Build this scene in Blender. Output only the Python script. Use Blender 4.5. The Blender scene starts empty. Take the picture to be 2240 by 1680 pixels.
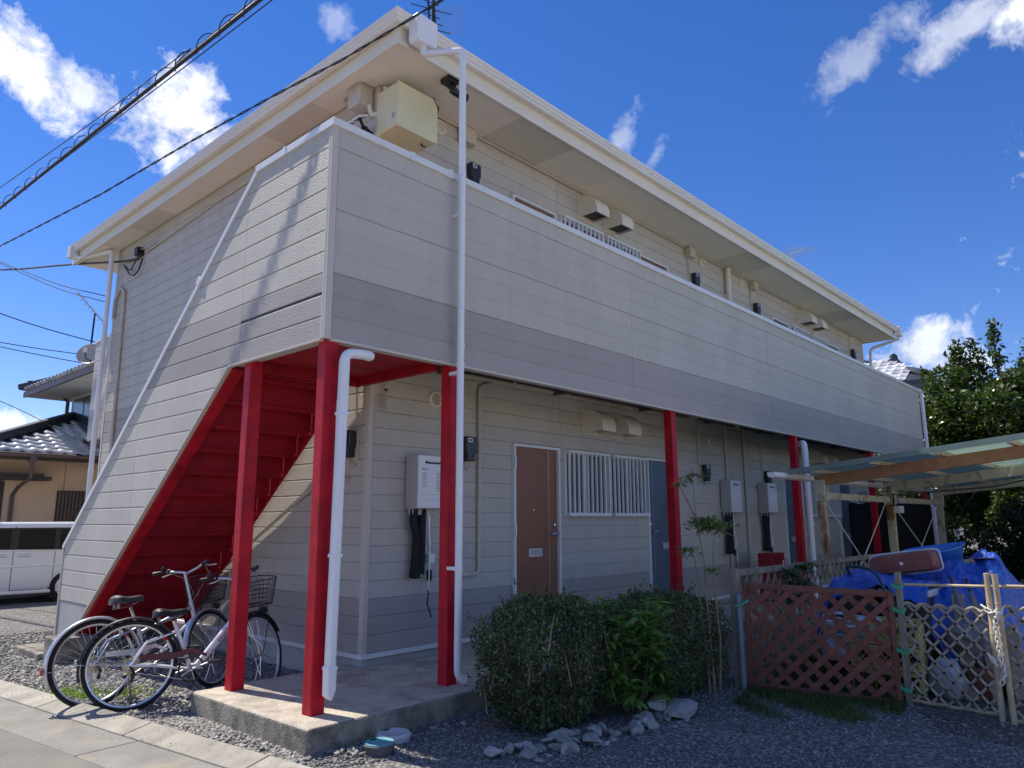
import bpy, bmesh, math, random
import numpy as np
from mathutils import Vector, Matrix, Euler
random.seed(7)
RNG = np.random.default_rng(11)
R = math.radians
SC = bpy.context.scene
COL = SC.collection

# ------------------------------------------------------------------ camera
cam_d = bpy.data.cameras.new('camera')
cam = bpy.data.objects.new('camera', cam_d)
COL.objects.link(cam)
cam_d.sensor_width = 36.0
cam_d.lens = 36.0 * 1608.35 / 2240.0
cam_d.clip_start = 0.05
cam_d.clip_end = 900.0
PIT, YAW, ROLL = 0.1835, 0.7400, -0.0038
fw = Vector((math.cos(PIT) * math.cos(YAW), math.cos(PIT) * math.sin(YAW), math.sin(PIT)))
rt = Vector((math.sin(YAW), -math.cos(YAW), 0))
upv = rt.cross(fw)
r2 = rt * math.cos(ROLL) + upv * math.sin(ROLL)
u2 = -rt * math.sin(ROLL) + upv * math.cos(ROLL)
mw = Matrix((r2, u2, -fw)).transposed().to_4x4()
mw.translation = Vector((-2.6351, -4.0728, 1.5123))
cam.matrix_world = mw
SC.camera = cam

# ------------------------------------------------------------------ sun, sky and exposure
SUN = Vector((-0.136, 0.65, 1.0)).normalized()
sd = bpy.data.lights.new('sun', 'SUN')
sd.energy = 4.9
sd.angle = R(0.53)
sd.color = (1.0, 0.93, 0.82)
so = bpy.data.objects.new('sun', sd)
COL.objects.link(so)
so.rotation_euler = SUN.to_track_quat('Z', 'Y').to_euler()
so.location = (-4, 12, 20)
SC.view_settings.view_transform = 'Standard'
SC.view_settings.look = 'None'
SC.view_settings.exposure = 0.26
SC.view_settings.gamma = 1.0
SC.view_settings.use_curve_mapping = False
SC.render.engine = 'CYCLES'
SC.cycles.use_denoising = True
SC.cycles.max_bounces = 6
SC.cycles.diffuse_bounces = 4
SC.cycles.glossy_bounces = 3
SC.cycles.transmission_bounces = 4
SC.cycles.transparent_max_bounces = 8
SC.cycles.caustics_reflective = False
SC.cycles.caustics_refractive = False

wd = bpy.data.worlds.new('World')
SC.world = wd
wd.use_nodes = True
wd.cycles.sampling_method = 'MANUAL'
wd.cycles.sample_map_resolution = 256
wn, wl = wd.node_tree.nodes, wd.node_tree.links
wn.clear()
w_out = wn.new('ShaderNodeOutputWorld')
w_bg = wn.new('ShaderNodeBackground')
w_sky = wn.new('ShaderNodeTexSky')
w_sky.sky_type = 'NISHITA'
w_sky.sun_disc = False
w_sky.sun_elevation = math.asin(SUN.z)
w_sky.sun_rotation = math.atan2(SUN.x, SUN.y)
w_sky.altitude = 50
w_sky.air_density = 1.0
w_sky.dust_density = 0.0
w_sky.ozone_density = 3.5
w_bg.inputs['Strength'].default_value = 0.15
w_hsv = wn.new('ShaderNodeHueSaturation')
w_hsv.inputs['Saturation'].default_value = 1.25
w_hsv.inputs['Value'].default_value = 1.0
w_tint = wn.new('ShaderNodeMix')
w_tint.data_type = 'RGBA'
w_tint.blend_type = 'MULTIPLY'
w_tint.inputs['Factor'].default_value = 1.0
w_tint.inputs['B'].default_value = (0.785, 0.715, 0.85, 1)
wl.new(w_sky.outputs[0], w_tint.inputs['A'])
wl.new(w_tint.outputs['Result'], w_hsv.inputs['Color'])
wl.new(w_bg.outputs[0], w_out.inputs[0])
w_tc = wn.new('ShaderNodeTexCoord')


def wmath(op, a, b=None, c=None, clamp=False):
    n = wn.new('ShaderNodeMath')
    n.operation = op
    n.use_clamp = clamp
    for i, v in enumerate((a, b, c)):
        if v is None:
            continue
        if isinstance(v, (int, float)):
            n.inputs[i].default_value = v
        else:
            wl.new(v, n.inputs[i])
    return n.outputs[0]


def wdot(vec):
    n = wn.new('ShaderNodeVectorMath')
    n.operation = 'DOT_PRODUCT'
    wl.new(w_tc.outputs['Generated'], n.inputs[0])
    n.inputs[1].default_value = vec
    return n.outputs['Value']


w_no1 = wn.new('ShaderNodeTexNoise')
w_no1.inputs['Scale'].default_value = 7.5
w_no1.inputs['Detail'].default_value = 5.0
w_no1.inputs['Roughness'].default_value = 0.62
w_no1.inputs['Distortion'].default_value = 0.1
wl.new(w_tc.outputs['Generated'], w_no1.inputs['Vector'])
w_no2 = wn.new('ShaderNodeTexNoise')
w_no2.inputs['Scale'].default_value = 26.0
w_no2.inputs['Detail'].default_value = 5.0
w_no2.inputs['Roughness'].default_value = 0.66
w_no2.inputs['Distortion'].default_value = 0.25
wl.new(w_tc.outputs['Generated'], w_no2.inputs['Vector'])
w_nz = wmath('ADD', wmath('MULTIPLY', w_no1.outputs[0], 0.45), wmath('MULTIPLY', w_no2.outputs[0], 0.55))
w_nz = wmath('MULTIPLY_ADD', w_nz, 4.4, -1.25)


def sky_dir(px, py):
    return (fw + r2 * ((px - 1120) / 1608.35) - u2 * ((py - 840) / 1608.35)).normalized()


# cumulus clouds: centre direction, half width, half height (radians), tilt (deg), density
CL = [(sky_dir(390, 255), .078, .068, -18, 1.0), (sky_dir(40, 140), .09, .036, 30, .95), (sky_dir(180, 195), .05, .03, 34, .75),
      (sky_dir(2100, 75), .095, .026, -26, .50), (sky_dir(1870, 130), .075, .032, -35, .36), (sky_dir(2235, 20), .05, .026, -20, .8),
      (sky_dir(1365, 300), .020, .05, 22, .38), (sky_dir(735, 45), .025, .022, 30, .30), (sky_dir(2010, 765), .060, .032, -20, .8),
      (sky_dir(20, 945), .045, .022, 0, .9), (sky_dir(2090, 800), .05, .03, 0, .6), (sky_dir(1435, 340), .012, .03, 25, .30)]
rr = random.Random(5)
for i in range(12):   # larger unseen clouds, added round the rest of the sky as neutral fill
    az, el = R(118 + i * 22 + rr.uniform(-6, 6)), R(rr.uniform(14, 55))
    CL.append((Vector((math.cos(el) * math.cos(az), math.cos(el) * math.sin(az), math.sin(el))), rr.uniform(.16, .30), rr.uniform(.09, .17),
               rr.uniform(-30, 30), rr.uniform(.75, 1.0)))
acc = None
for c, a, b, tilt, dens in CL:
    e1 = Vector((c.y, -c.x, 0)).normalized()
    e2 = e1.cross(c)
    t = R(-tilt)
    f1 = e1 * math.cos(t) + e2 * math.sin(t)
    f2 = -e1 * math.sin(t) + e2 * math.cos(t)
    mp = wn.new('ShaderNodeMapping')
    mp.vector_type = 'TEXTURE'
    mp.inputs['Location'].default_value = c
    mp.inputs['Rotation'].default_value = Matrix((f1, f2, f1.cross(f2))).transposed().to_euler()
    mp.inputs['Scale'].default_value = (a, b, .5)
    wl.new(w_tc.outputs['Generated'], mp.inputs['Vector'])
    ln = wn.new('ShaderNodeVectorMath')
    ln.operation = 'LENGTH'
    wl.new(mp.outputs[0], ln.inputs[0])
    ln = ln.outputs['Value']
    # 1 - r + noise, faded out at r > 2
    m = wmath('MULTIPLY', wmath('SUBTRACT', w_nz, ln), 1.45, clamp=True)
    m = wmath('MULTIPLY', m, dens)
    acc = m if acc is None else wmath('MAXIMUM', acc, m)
w_mix = wn.new('ShaderNodeMix')
w_mix.data_type = 'RGBA'
wl.new(acc, w_mix.inputs['Factor'])
wl.new(w_hsv.outputs[0], w_mix.inputs['A'])
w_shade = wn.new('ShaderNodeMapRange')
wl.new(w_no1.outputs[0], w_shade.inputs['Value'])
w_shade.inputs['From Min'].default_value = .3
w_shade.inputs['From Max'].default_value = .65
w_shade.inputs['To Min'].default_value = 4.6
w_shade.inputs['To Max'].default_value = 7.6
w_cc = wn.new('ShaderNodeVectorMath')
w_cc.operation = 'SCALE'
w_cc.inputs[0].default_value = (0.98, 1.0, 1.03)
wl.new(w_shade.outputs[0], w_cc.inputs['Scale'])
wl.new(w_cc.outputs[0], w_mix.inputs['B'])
wl.new(w_mix.outputs['Result'], w_bg.inputs['Color'])

# ------------------------------------------------------------------ helpers
WL = {}


def V(*a):
    return Vector(a)


class MB:
    """collects polygons of ONE part"""

    def __init__(s):
        s.v, s.f, s.mi = [], [], []

    def add(s, vs, fs, mi=0):
        o = len(s.v)
        s.v += [tuple(v) for v in vs]
        s.f += [tuple(i + o for i in f) for f in fs]
        s.mi += [mi] * len(fs)
        return s

    def box(s, x0, y0, z0, x1, y1, z1, mi=0):
        return s.add([(x, y, z) for z in (z0, z1) for y in (y0, y1) for x in (x0, x1)],
                     [(0, 2, 3, 1), (4, 5, 7, 6), (0, 1, 5, 4), (2, 6, 7, 3), (0, 4, 6, 2), (1, 3, 7, 5)], mi)

    def bar(s, a, b, w, h, up=(0, 0, 1), mi=0):
        """rectangular bar from a to b, w across, h along up"""
        a, b = Vector(a), Vector(b)
        d = (b - a).normalized()
        sx = d.cross(Vector(up))
        if sx.length < 1e-5:
            sx = d.cross(Vector((1, 0, 0)))
        sx.normalize()
        uu = sx.cross(d)
        vs = []
        for p in (a, b):
            for i, j in ((-1, -1), (1, -1), (1, 1), (-1, 1)):
                vs.append(p + sx * (i * w / 2) + uu * (j * h / 2))
        return s.add(vs, [(3, 2, 1, 0), (4, 5, 6, 7), (0, 1, 5, 4), (1, 2, 6, 5), (2, 3, 7, 6), (3, 0, 4, 7)], mi)

    def tube(s, pts, r, n=8, cap=True, closed=False, mi=0):
        pts = [Vector(p) for p in pts]
        m = len(pts)
        rs = r if isinstance(r, (list, tuple)) else [r] * m
        rings, prev = [], None
        for i, p in enumerate(pts):
            if closed:
                t = pts[(i + 1) % m] - pts[i - 1]
            else:
                t = pts[min(i + 1, m - 1)] - pts[max(i - 1, 0)]
            t.normalize()
            if prev is None:
                q = Vector((0, 0, 1)) if abs(t.z) < .9 else Vector((1, 0, 0))
                nrm = t.cross(q).normalized()
            else:
                nrm = (prev - t * prev.dot(t))
                nrm = nrm.normalized() if nrm.length > 1e-6 else t.orthogonal().normalized()
            prev = nrm
            bn = t.cross(nrm)
            rings.append([p + (nrm * math.cos(2 * math.pi * k / n) + bn * math.sin(2 * math.pi * k / n)) * rs[i] for k in range(n)])
        vs = [v for rg in rings for v in rg]
        fs = []
        for i in range(m if closed else m - 1):
            j = (i + 1) % m
            for k in range(n):
                k2 = (k + 1) % n
                fs.append((i * n + k, i * n + k2, j * n + k2, j * n + k))
        if cap and not closed:
            fs.append(tuple(range(n - 1, -1, -1)))
            fs.append(tuple((m - 1) * n + k for k in range(n)))
        return s.add(vs, fs, mi)

    def lathe(s, prof, c=(0, 0, 0), axis='z', n=20, mi=0, ang=2 * math.pi):
        """prof: list of (radius, height) along axis"""
        full = abs(ang - 2 * math.pi) < 1e-6
        vs, fs = [], []
        cnt = n if full else n + 1
        for r_, h in prof:
            for k in range(cnt):
                a = ang * k / n
                x, y = r_ * math.cos(a), r_ * math.sin(a)
                q = {'z': (x, y, h), 'y': (x, h, y), 'x': (h, x, y)}[axis]
                vs.append((q[0] + c[0], q[1] + c[1], q[2] + c[2]))
        for i in range(len(prof) - 1):
            for k in range(n):
                k2 = (k + 1) % cnt
                fs.append((i * cnt + k, i * cnt + k2, (i + 1) * cnt + k2, (i + 1) * cnt + k))
        return s.add(vs, fs, mi)

    def prism(s, poly, ax, t0, t1, mi=0):
        """extrude a 2-D polygon along ax; poly coordinates are the two other axes in order"""
        n = len(poly)

        def q(p, t):
            return {'x': (t, p[0], p[1]), 'y': (p[0], t, p[1]), 'z': (p[0], p[1], t)}[ax]
        vs = [q(p, t0) for p in poly] + [q(p, t1) for p in poly]
        fs = [tuple(range(n - 1, -1, -1)), tuple(range(n, 2 * n))]
        fs += [(i, (i + 1) % n, n + (i + 1) % n, n + i) for i in range(n)]
        return s.add(vs, fs, mi)

    def build(s, name, mat, parent=None, smooth=False, bevel=0, fix=True, mods=None):
        vs = np.array(s.v, dtype=float)
        c = (vs.min(0) + vs.max(0)) / 2
        me = bpy.data.meshes.new(name)
        me.from_pydata([tuple(v) for v in (vs - c)], [], s.f)
        mats = mat if isinstance(mat, (list, tuple)) else [mat]
        for m_ in mats:
            me.materials.append(m_)
        if len(mats) > 1:
            me.polygons.foreach_set('material_index', s.mi)
        if fix:
            bm = bmesh.new()
            bm.from_mesh(me)
            bmesh.ops.recalc_face_normals(bm, faces=bm.faces)
            bm.to_mesh(me)
            bm.free()
        if smooth:
            me.polygons.foreach_set('use_smooth', [True] * len(me.polygons))
            me.set_sharp_from_angle(angle=R(38))
        o = place(name, me, c, parent)
        if bevel:
            b = o.modifiers.new('bevel', 'BEVEL')
            b.width = bevel
            b.segments = 2
            b.limit_method = 'ANGLE'
            b.angle_limit = R(40)
        return o


def place(name, me, loc, parent=None, scale=None):
    o = bpy.data.objects.new(name, me)
    COL.objects.link(o)
    loc = Vector(loc)
    WL[o.name] = loc
    if parent is not None:
        o.parent = parent
        o.location = loc - WL[parent.name]
    else:
        o.location = loc
    if scale:
        o.scale = scale
    return o


def tag(o, label=None, cat=None, group=None, kind=None):
    if label:
        o['label'] = label
    if cat:
        o['category'] = cat
    if group:
        o['group'] = group
    if kind:
        o['kind'] = kind
    return o


def thing(name, label, cat, loc=(0, 0, 0), rot=None, group=None, local=False):
    o = bpy.data.objects.new(name, None)
    o.empty_display_size = .2
    COL.objects.link(o)
    o.location = loc
    if rot:
        o.rotation_euler = rot
    WL[o.name] = Vector((0, 0, 0)) if local else Vector(loc)
    return tag(o, label, cat, group)


def copy_tree(o, parent=None):
    c = o.copy()
    COL.objects.link(c)
    if parent is not None:
        c.parent = parent
    WL[c.name] = WL[o.name].copy()
    for ch in [k for k in o.children]:
        copy_tree(ch, c)
    return c


def arr_mesh(name, v, f4, mat, smooth=False):
    """fast mesh from numpy: v (n,3); f (m,k) all faces with k corners"""
    me = bpy.data.meshes.new(name)
    m, k = f4.shape
    me.vertices.add(len(v))
    me.vertices.foreach_set('co', np.ascontiguousarray(v, dtype=np.float32).ravel())
    me.loops.add(m * k)
    me.loops.foreach_set('vertex_index', f4.astype(np.int32).ravel())
    me.polygons.add(m)
    me.polygons.foreach_set('loop_start', np.arange(0, m * k, k, dtype=np.int32))
    me.update(calc_edges=True)
    if smooth:
        me.polygons.foreach_set('use_smooth', np.ones(m, dtype=bool))
    for q in (mat if isinstance(mat, (list, tuple)) else [mat]):
        me.materials.append(q)
    return me


# ------------------------------------------------------------------ materials
MT = {}


def ramp(nt, src, stops):
    n = nt.nodes.new('ShaderNodeValToRGB')
    e = n.color_ramp.elements
    e[0].position, e[0].color = stops[0][0], (*stops[0][1], 1)
    e[1].position, e[1].color = stops[-1][0], (*stops[-1][1], 1)
    for p, c_ in stops[1:-1]:
        q = e.new(p)
        q.color = (*c_, 1)
    nt.links.new(src, n.inputs[0])
    return n.outputs[0]


def noise(nt, vec, scale, detail=4, rough=.55, dist=0):
    n = nt.nodes.new('ShaderNodeTexNoise')
    n.inputs['Scale'].default_value = scale
    n.inputs['Detail'].default_value = detail
    n.inputs['Roughness'].default_value = rough
    n.inputs['Distortion'].default_value = dist
    nt.links.new(vec, n.inputs['Vector'])
    return n.outputs[0]


def mixc(nt, fac, a, b, mode='MIX'):
    n = nt.nodes.new('ShaderNodeMix')
    n.data_type = 'RGBA'
    n.blend_type = mode
    for v, k in ((fac, 'Factor'), (a, 'A'), (b, 'B')):
        if isinstance(v, (int, float)):
            n.inputs[k].default_value = v
        elif isinstance(v, tuple):
            n.inputs[k].default_value = (*v, 1)
        else:
            nt.links.new(v, n.inputs[k])
    return n.outputs['Result']


def pm(name, base, rough=.6, var=.12, vs=6.0, bump=0.0, bs=60.0, bdist=.002, metal=0.0, spec=.5, stain=None, coords='pos', stretch=None,
       grain=0.0, gs=200.0, coat=0.0, objvar=0.0, streak=0.0, chip=None):
    """procedural surface: base colour with mottling (var at scale vs), stain=(colour, scale, low, high, amount), fine grain, bump"""
    m = bpy.data.materials.new(name)
    m.use_nodes = True
    nt = m.node_tree
    b = nt.nodes['Principled BSDF']
    if coords == 'pos':
        vec = nt.nodes.new('ShaderNodeNewGeometry').outputs['Position']
    else:
        vec = nt.nodes.new('ShaderNodeTexCoord').outputs['Object']
    if stretch:
        mp = nt.nodes.new('ShaderNodeMapping')
        mp.inputs['Scale'].default_value = stretch
        nt.links.new(vec, mp.inputs['Vector'])
        vec2 = mp.outputs[0]
    else:
        vec2 = vec
    n1 = noise(nt, vec2, vs, 5, .6)
    lo = tuple(max(0, c_ * (1 - var * 1.6)) for c_ in base)
    hi = tuple(min(1, c_ * (1 + var * 1.6)) for c_ in base)
    col = ramp(nt, n1, [(.25, lo), (.75, hi)])
    if grain:
        n2 = noise(nt, vec, gs, 3, .6)
        g = ramp(nt, n2, [(.3, (1 - grain,) * 3), (.7, (1 + grain,) * 3)])
        col = mixc(nt, 1.0, col, g, 'MULTIPLY')
    if stain:
        sc_, ssc, l_, h_, am = stain
        n3 = noise(nt, vec2, ssc, 6, .65, .4)
        f = ramp(nt, n3, [(l_, (0, 0, 0)), (h_, (am,) * 3)])
        col = mixc(nt, f, col, sc_)
    if streak:       # rain-washed grime: long vertical runs
        mp2 = nt.nodes.new('ShaderNodeMapping')
        mp2.inputs['Scale'].default_value = (9, 9, .55)
        nt.links.new(vec, mp2.inputs['Vector'])
        n4 = noise(nt, mp2.outputs[0], 1.0, 6, .7, .2)
        col = mixc(nt, 1.0, col, ramp(nt, n4, [(.45, (1, 1, 1)), (.72, (1 - streak, 1 - streak * 1.02, 1 - streak * 1.1))]), 'MULTIPLY')
    if chip:
        n5 = noise(nt, vec, chip[1], 6, .75, .3)
        col = mixc(nt, ramp(nt, n5, [(chip[2], (0, 0, 0)), (chip[2] + .02, (1, 1, 1))]), col, chip[0])
    if objvar:
        oi = nt.nodes.new('ShaderNodeObjectInfo')
        rv = ramp(nt, oi.outputs['Random'], [(0, (1 - objvar,) * 3), (1, (1 + objvar,) * 3)])
        col = mixc(nt, 1.0, col, rv, 'MULTIPLY')
    nt.links.new(col, b.inputs['Base Color'])
    b.inputs['Roughness'].default_value = rough
    b.inputs['Metallic'].default_value = metal
    b.inputs['Specular IOR Level'].default_value = spec
    if coat:
        b.inputs['Coat Weight'].default_value = coat
        b.inputs['Coat Roughness'].default_value = .05
    if bump:
        nb = noise(nt, vec, bs, 4, .6)
        bp = nt.nodes.new('ShaderNodeBump')
        bp.inputs['Strength'].default_value = bump
        bp.inputs['Distance'].default_value = bdist
        nt.links.new(nb, bp.inputs['Height'])
        nt.links.new(bp.outputs[0], b.inputs['Normal'])
    MT[name] = m
    return m

# ------------------------------------------------------------------ material set
LIGHT = (0.605, 0.565, 0.490)
DARK = (0.45, 0.41, 0.372)
pm('siding_light', LIGHT, .62, .05, 1.3, bump=.9, bs=75, bdist=.010, grain=.05, gs=300, stain=((.50, .46, .39), 2.2, .52, .8, .45), stretch=(1, 1, .45), objvar=.035, streak=.06)
pm('siding_dark', DARK, .6, .05, 1.3, bump=.9, bs=75, bdist=.010, grain=.05, gs=300, objvar=.035, streak=.06)
pm('trim', (.62, .56, .48), .5, .04, 3)
pm('white_metal', (.80, .81, .80), .35, .04, 5, stain=((.55, .53, .48), 3.0, .58, .8, .35))
pm('pipe_white', (.88, .88, .89), .35, .03, 4, stain=((.60, .60, .60), 5.0, .6, .85, .3))
pm('cream', (.84, .775, .64), .5, .04, 2, stain=((.68, .60, .45), 2.4, .6, .85, .35))
pm('soffit', (.86, .80, .69), .7, .03, 2)
pm('gutter', (.85, .82, .76), .4, .04, 2, stain=((.55, .53, .48), 4, .58, .8, .3))
pm('conduit', (.62, .54, .44), .5, .08, 8)
pm('red_paint', (.50, .010, .024), .5, .22, 5, spec=.25, chip=((.10, .035, .02), 30, .715), streak=.35, bump=.06, bs=30, stain=((.38, .010, .022), 7, .55, .8, .5))
pm('red_steel', (.36, .006, .020), .6, .22, 4, spec=.25, chip=((.11, .04, .03), 22, .73), streak=.3, bump=.05, bs=40, stain=((.20, .02, .02), 4, .55, .8, .5))
pm('slab_concrete', (.56, .50, .40), .88, .14, 3.5, bump=.8, bs=110, bdist=.008, grain=.30, gs=95, stain=((.25, .22, .18), 4.5, .46, .68, .75))
pm('concrete', (.42, .41, .38), .85, .10, 3, bump=.3, bs=90, grain=.10, gs=200, stain=((.27, .26, .23), 3, .5, .8, .5))
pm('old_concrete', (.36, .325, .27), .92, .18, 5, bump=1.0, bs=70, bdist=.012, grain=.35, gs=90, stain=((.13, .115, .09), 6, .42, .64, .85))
pm('foundation', (.50, .49, .46), .85, .08, 3, bump=.2, bs=70, stain=((.24, .25, .24), 2.5, .5, .8, .5))
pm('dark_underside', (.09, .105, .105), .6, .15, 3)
pm('roof_dark', (.025, .026, .03), .6, .2, 6, bump=.2, bs=50)
pm('door_brown', (.27, .115, .062), .42, .04, 3)
pm('door_blue', (.11, .155, .20), .42, .06, 3, streak=.2)
pm('alu', (.62, .64, .66), .32, .03, 5, metal=.55)
pm('alu_white', (.84, .84, .82), .35, .03, 5)
pm('chrome', (.75, .75, .75), .16, .04, 9, metal=1.0, coords='obj')
pm('black_plastic', (.012, .013, .015), .4, .1, 10)
pm('black_foam', (.014, .015, .02), .85, .2, 20, bump=.4, bs=60)
pm('meter_dark', (.022, .027, .034), .3, .1, 10)
pm('beige_board', (.60, .53, .38), .55, .06, 4, stain=((.40, .33, .2), 6, .55, .8, .4))
pm('yellowed', (.80, .735, .46), .5, .06, 2.2, stain=((.70, .58, .28), 3, .5, .78, .6))
pm('heater', (.85, .85, .84), .35, .03, 3)
pm('heater_side', (.48, .47, .45), .45, .05, 3)
pm('print_grey', (.30, .30, .31), .6, .05, 30)
pm('black_line', (.03, .03, .033), .55, .1, 10)
pm('cable_grey', (.42, .40, .36), .6, .06, 10)
pm('red_sign', (.34, .012, .02), .4, .08, 4)
pm('lamp_glass', (.80, .78, .70), .3, .03, 4)
pm('rust', (.26, .10, .035), .85, .3, 14, bump=.5, bs=60, stain=((.62, .55, .36), 5, .42, .58, 1.0), stretch=(1, 1, .35))


def glass_mat(name, col, rough):
    m = bpy.data.materials.new(name)
    m.use_nodes = True
    nt = m.node_tree
    b = nt.nodes['Principled BSDF']
    vec = nt.nodes.new('ShaderNodeNewGeometry').outputs['Position']
    c_ = ramp(nt, noise(nt, vec, 2.0, 3), [(.3, tuple(k * .75 for k in col)), (.7, tuple(k * 1.25 for k in col))])
    nt.links.new(c_, b.inputs['Base Color'])
    b.inputs['Roughness'].default_value = rough
    b.inputs['Specular IOR Level'].default_value = .8
    MT[name] = m


glass_mat('pane_frosted', (.055, .07, .078), .18)
glass_mat('pane_dark', (.006, .007, .009), .05)
MT['pane_dark'].node_tree.nodes['Principled BSDF'].inputs['Specular IOR Level'].default_value = .18


def perforated():
    m = bpy.data.materials.new('soffit_perforated')
    m.use_nodes = True
    nt = m.node_tree
    b = nt.nodes['Principled BSDF']
    vec = nt.nodes.new('ShaderNodeNewGeometry').outputs['Position']
    mp = nt.nodes.new('ShaderNodeMapping')
    mp.inputs['Scale'].default_value = (55, 55, 0)
    nt.links.new(vec, mp.inputs[0])
    vo = nt.nodes.new('ShaderNodeTexVoronoi')
    vo.inputs['Randomness'].default_value = 0
    vo.inputs['Scale'].default_value = 1
    nt.links.new(mp.outputs[0], vo.inputs['Vector'])
    c_ = ramp(nt, vo.outputs['Distance'], [(.24, (.25, .23, .19)), (.32, (.86, .79, .67))])
    nt.links.new(c_, b.inputs['Base Color'])
    b.inputs['Roughness'].default_value = .7
    MT['soffit_perforated'] = m


perforated()


def gravel_mat(name, cols, scale=38.0):
    m = bpy.data.materials.new(name)
    m.use_nodes = True
    nt = m.node_tree
    b = nt.nodes['Principled BSDF']
    vec = nt.nodes.new('ShaderNodeNewGeometry').outputs['Position']
    vo = nt.nodes.new('ShaderNodeTexVoronoi')
    vo.inputs['Scale'].default_value = scale
    nt.links.new(vec, vo.inputs['Vector'])
    sep = nt.nodes.new('ShaderNodeSeparateColor')
    nt.links.new(vo.outputs['Color'], sep.inputs[0])
    c_ = ramp(nt, sep.outputs[0], [(0, cols[0]), (.5, cols[1]), (1, cols[2])])
    d_ = ramp(nt, vo.outputs['Distance'], [(.2, (1, 1, 1)), (.7, (.35, .35, .35))])
    c_ = mixc(nt, 1.0, c_, d_, 'MULTIPLY')
    big = ramp(nt, noise(nt, vec, .8, 5), [(.3, (.75, .75, .75)), (.7, (1.15, 1.12, 1.08))])
    c_ = mixc(nt, 1.0, c_, big, 'MULTIPLY')
    nt.links.new(c_, b.inputs['Base Color'])
    b.inputs['Roughness'].default_value = .85
    bp = nt.nodes.new('ShaderNodeBump')
    bp.inputs['Strength'].default_value = .9
    bp.inputs['Distance'].default_value = .012
    bp.invert = True
    nt.links.new(vo.outputs['Distance'], bp.inputs['Height'])
    nt.links.new(bp.outputs[0], b.inputs['Normal'])
    MT[name] = m
    return m


gravel_mat('gravel', ((.16, .155, .15), (.28, .27, .26), (.42, .40, .37)))
gravel_mat('soil', ((.09, .08, .066), (.13, .118, .098), (.19, .175, .15)), 60)


def stone_mat(name, a, b_, c2, rough=.8):
    m = bpy.data.materials.new(name)
    m.use_nodes = True
    nt = m.node_tree
    b = nt.nodes['Principled BSDF']
    geo = nt.nodes.new('ShaderNodeNewGeometry')
    c_ = ramp(nt, geo.outputs['Random Per Island'], [(0, a), (.55, b_), (1, c2)])
    v = ramp(nt, noise(nt, geo.outputs['Position'], 60, 4), [(.3, (.8, .8, .8)), (.7, (1.15, 1.15, 1.15))])
    nt.links.new(mixc(nt, 1.0, c_, v, 'MULTIPLY'), b.inputs['Base Color'])
    b.inputs['Roughness'].default_value = rough
    MT[name] = m
    return m


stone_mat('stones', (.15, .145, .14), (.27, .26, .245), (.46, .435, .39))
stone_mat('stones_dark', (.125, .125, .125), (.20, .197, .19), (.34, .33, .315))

# ------------------------------------------------------------------ the ground
G = .20          # ground level by the building


def gz(y):
    return G if y < 4.5 else (G - .12 * min(1, (y - 4.5) / 7.0))


def make_ground():
    ys = [-250, -30, -6, 0, 4.5, 6, 8, 10, 11.5, 14, 30, 120, 260]
    xs = [-260, -40, -8, 0, 8, 20, 60, 260]
    m = MB()
    vs = [(x, y, gz(y)) for y in ys for x in xs]
    n = len(xs)
    fs = [(j * n + i, j * n + i + 1, (j + 1) * n + i + 1, (j + 1) * n + i) for j in range(len(ys) - 1) for i in range(n - 1)]
    m.add(vs, fs)
    o = m.build('ground', MT['gravel'])
    tag(o, 'grey gravel yard around the apartment building', 'ground', kind='structure')


make_ground()

# road, gutter and kerb share a frame turned with the street
RA = math.atan(.127)


def rloc(u, v, z):      # u across (positive towards the building), v along the street
    return (-.345 + u * math.cos(RA) - v * math.sin(RA), u * math.sin(RA) + v * math.cos(RA), z)


pm('asphalt', (.21, .20, .175), .9, .10, 2.5, bump=.7, bs=120, bdist=.006, grain=.28, gs=110, stain=((.29, .26, .20), 1.2, .5, .75, .6), chip=((.10, .095, .085), 3, .69))
pm('kerb_concrete', (.37, .345, .29), .9, .14, 4, bump=.5, bs=90, bdist=.005, grain=.2, gs=120, stain=((.20, .18, .145), 3.6, .47, .70, .75), objvar=.1)
pm('gutter_concrete', (.28, .265, .235), .9, .15, 3, bump=.5, bs=100, bdist=.005, grain=.2, gs=120, stain=((.41, .35, .25), 2.6, .54, .68, .8), objvar=.1, chip=((.12, .11, .09), 5, .70))


def strip(name, mat, u0, u1, z0, z1, v0, v1, th, parent=None):
    m = MB()
    vs = [rloc(u0, v0, z0), rloc(u1, v0, z1), rloc(u1, v1, z1), rloc(u0, v1, z0)]
    vs += [(x, y, z - th) for x, y, z in vs]
    m.add(vs, [(0, 1, 2, 3), (7, 6, 5, 4), (0, 4, 5, 1), (1, 5, 6, 2), (2, 6, 7, 3), (3, 7, 4, 0)])
    return m.build(name, MT[mat], parent, bevel=.006 if parent else 0)


road = strip('road', 'asphalt', -9, -.562, G + .016, G + .010, -40, 60, .1)
tag(road, 'worn pale asphalt road along the gutter', 'road', kind='structure')
kerb = strip('kerb', 'concrete', -.55, -.01, G - .03, G - .03, -40, 60, .1)
tag(kerb, 'low sloping concrete kerb and gutter by the road', 'kerb', kind='structure')
v = -2.55
while v < 20:
    strip('kerb_stone', 'kerb_concrete', -.185, 0, G + .012, G + .048, v + .004, v + 1.196, .1, kerb)
    v += 1.2
v = -3.14
while v < 20:
    strip('gutter_slab', 'gutter_concrete', -.556, -.187, G + .010, G + .006, v + .004, v + 1.996, .1, kerb)
    v += 2.0
for a, b in ((-40, -3.14), (20, 60)):
    strip('gutter_slab', 'gutter_concrete', -.556, -.187, G + .010, G + .006, a, b, .1, kerb)

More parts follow.
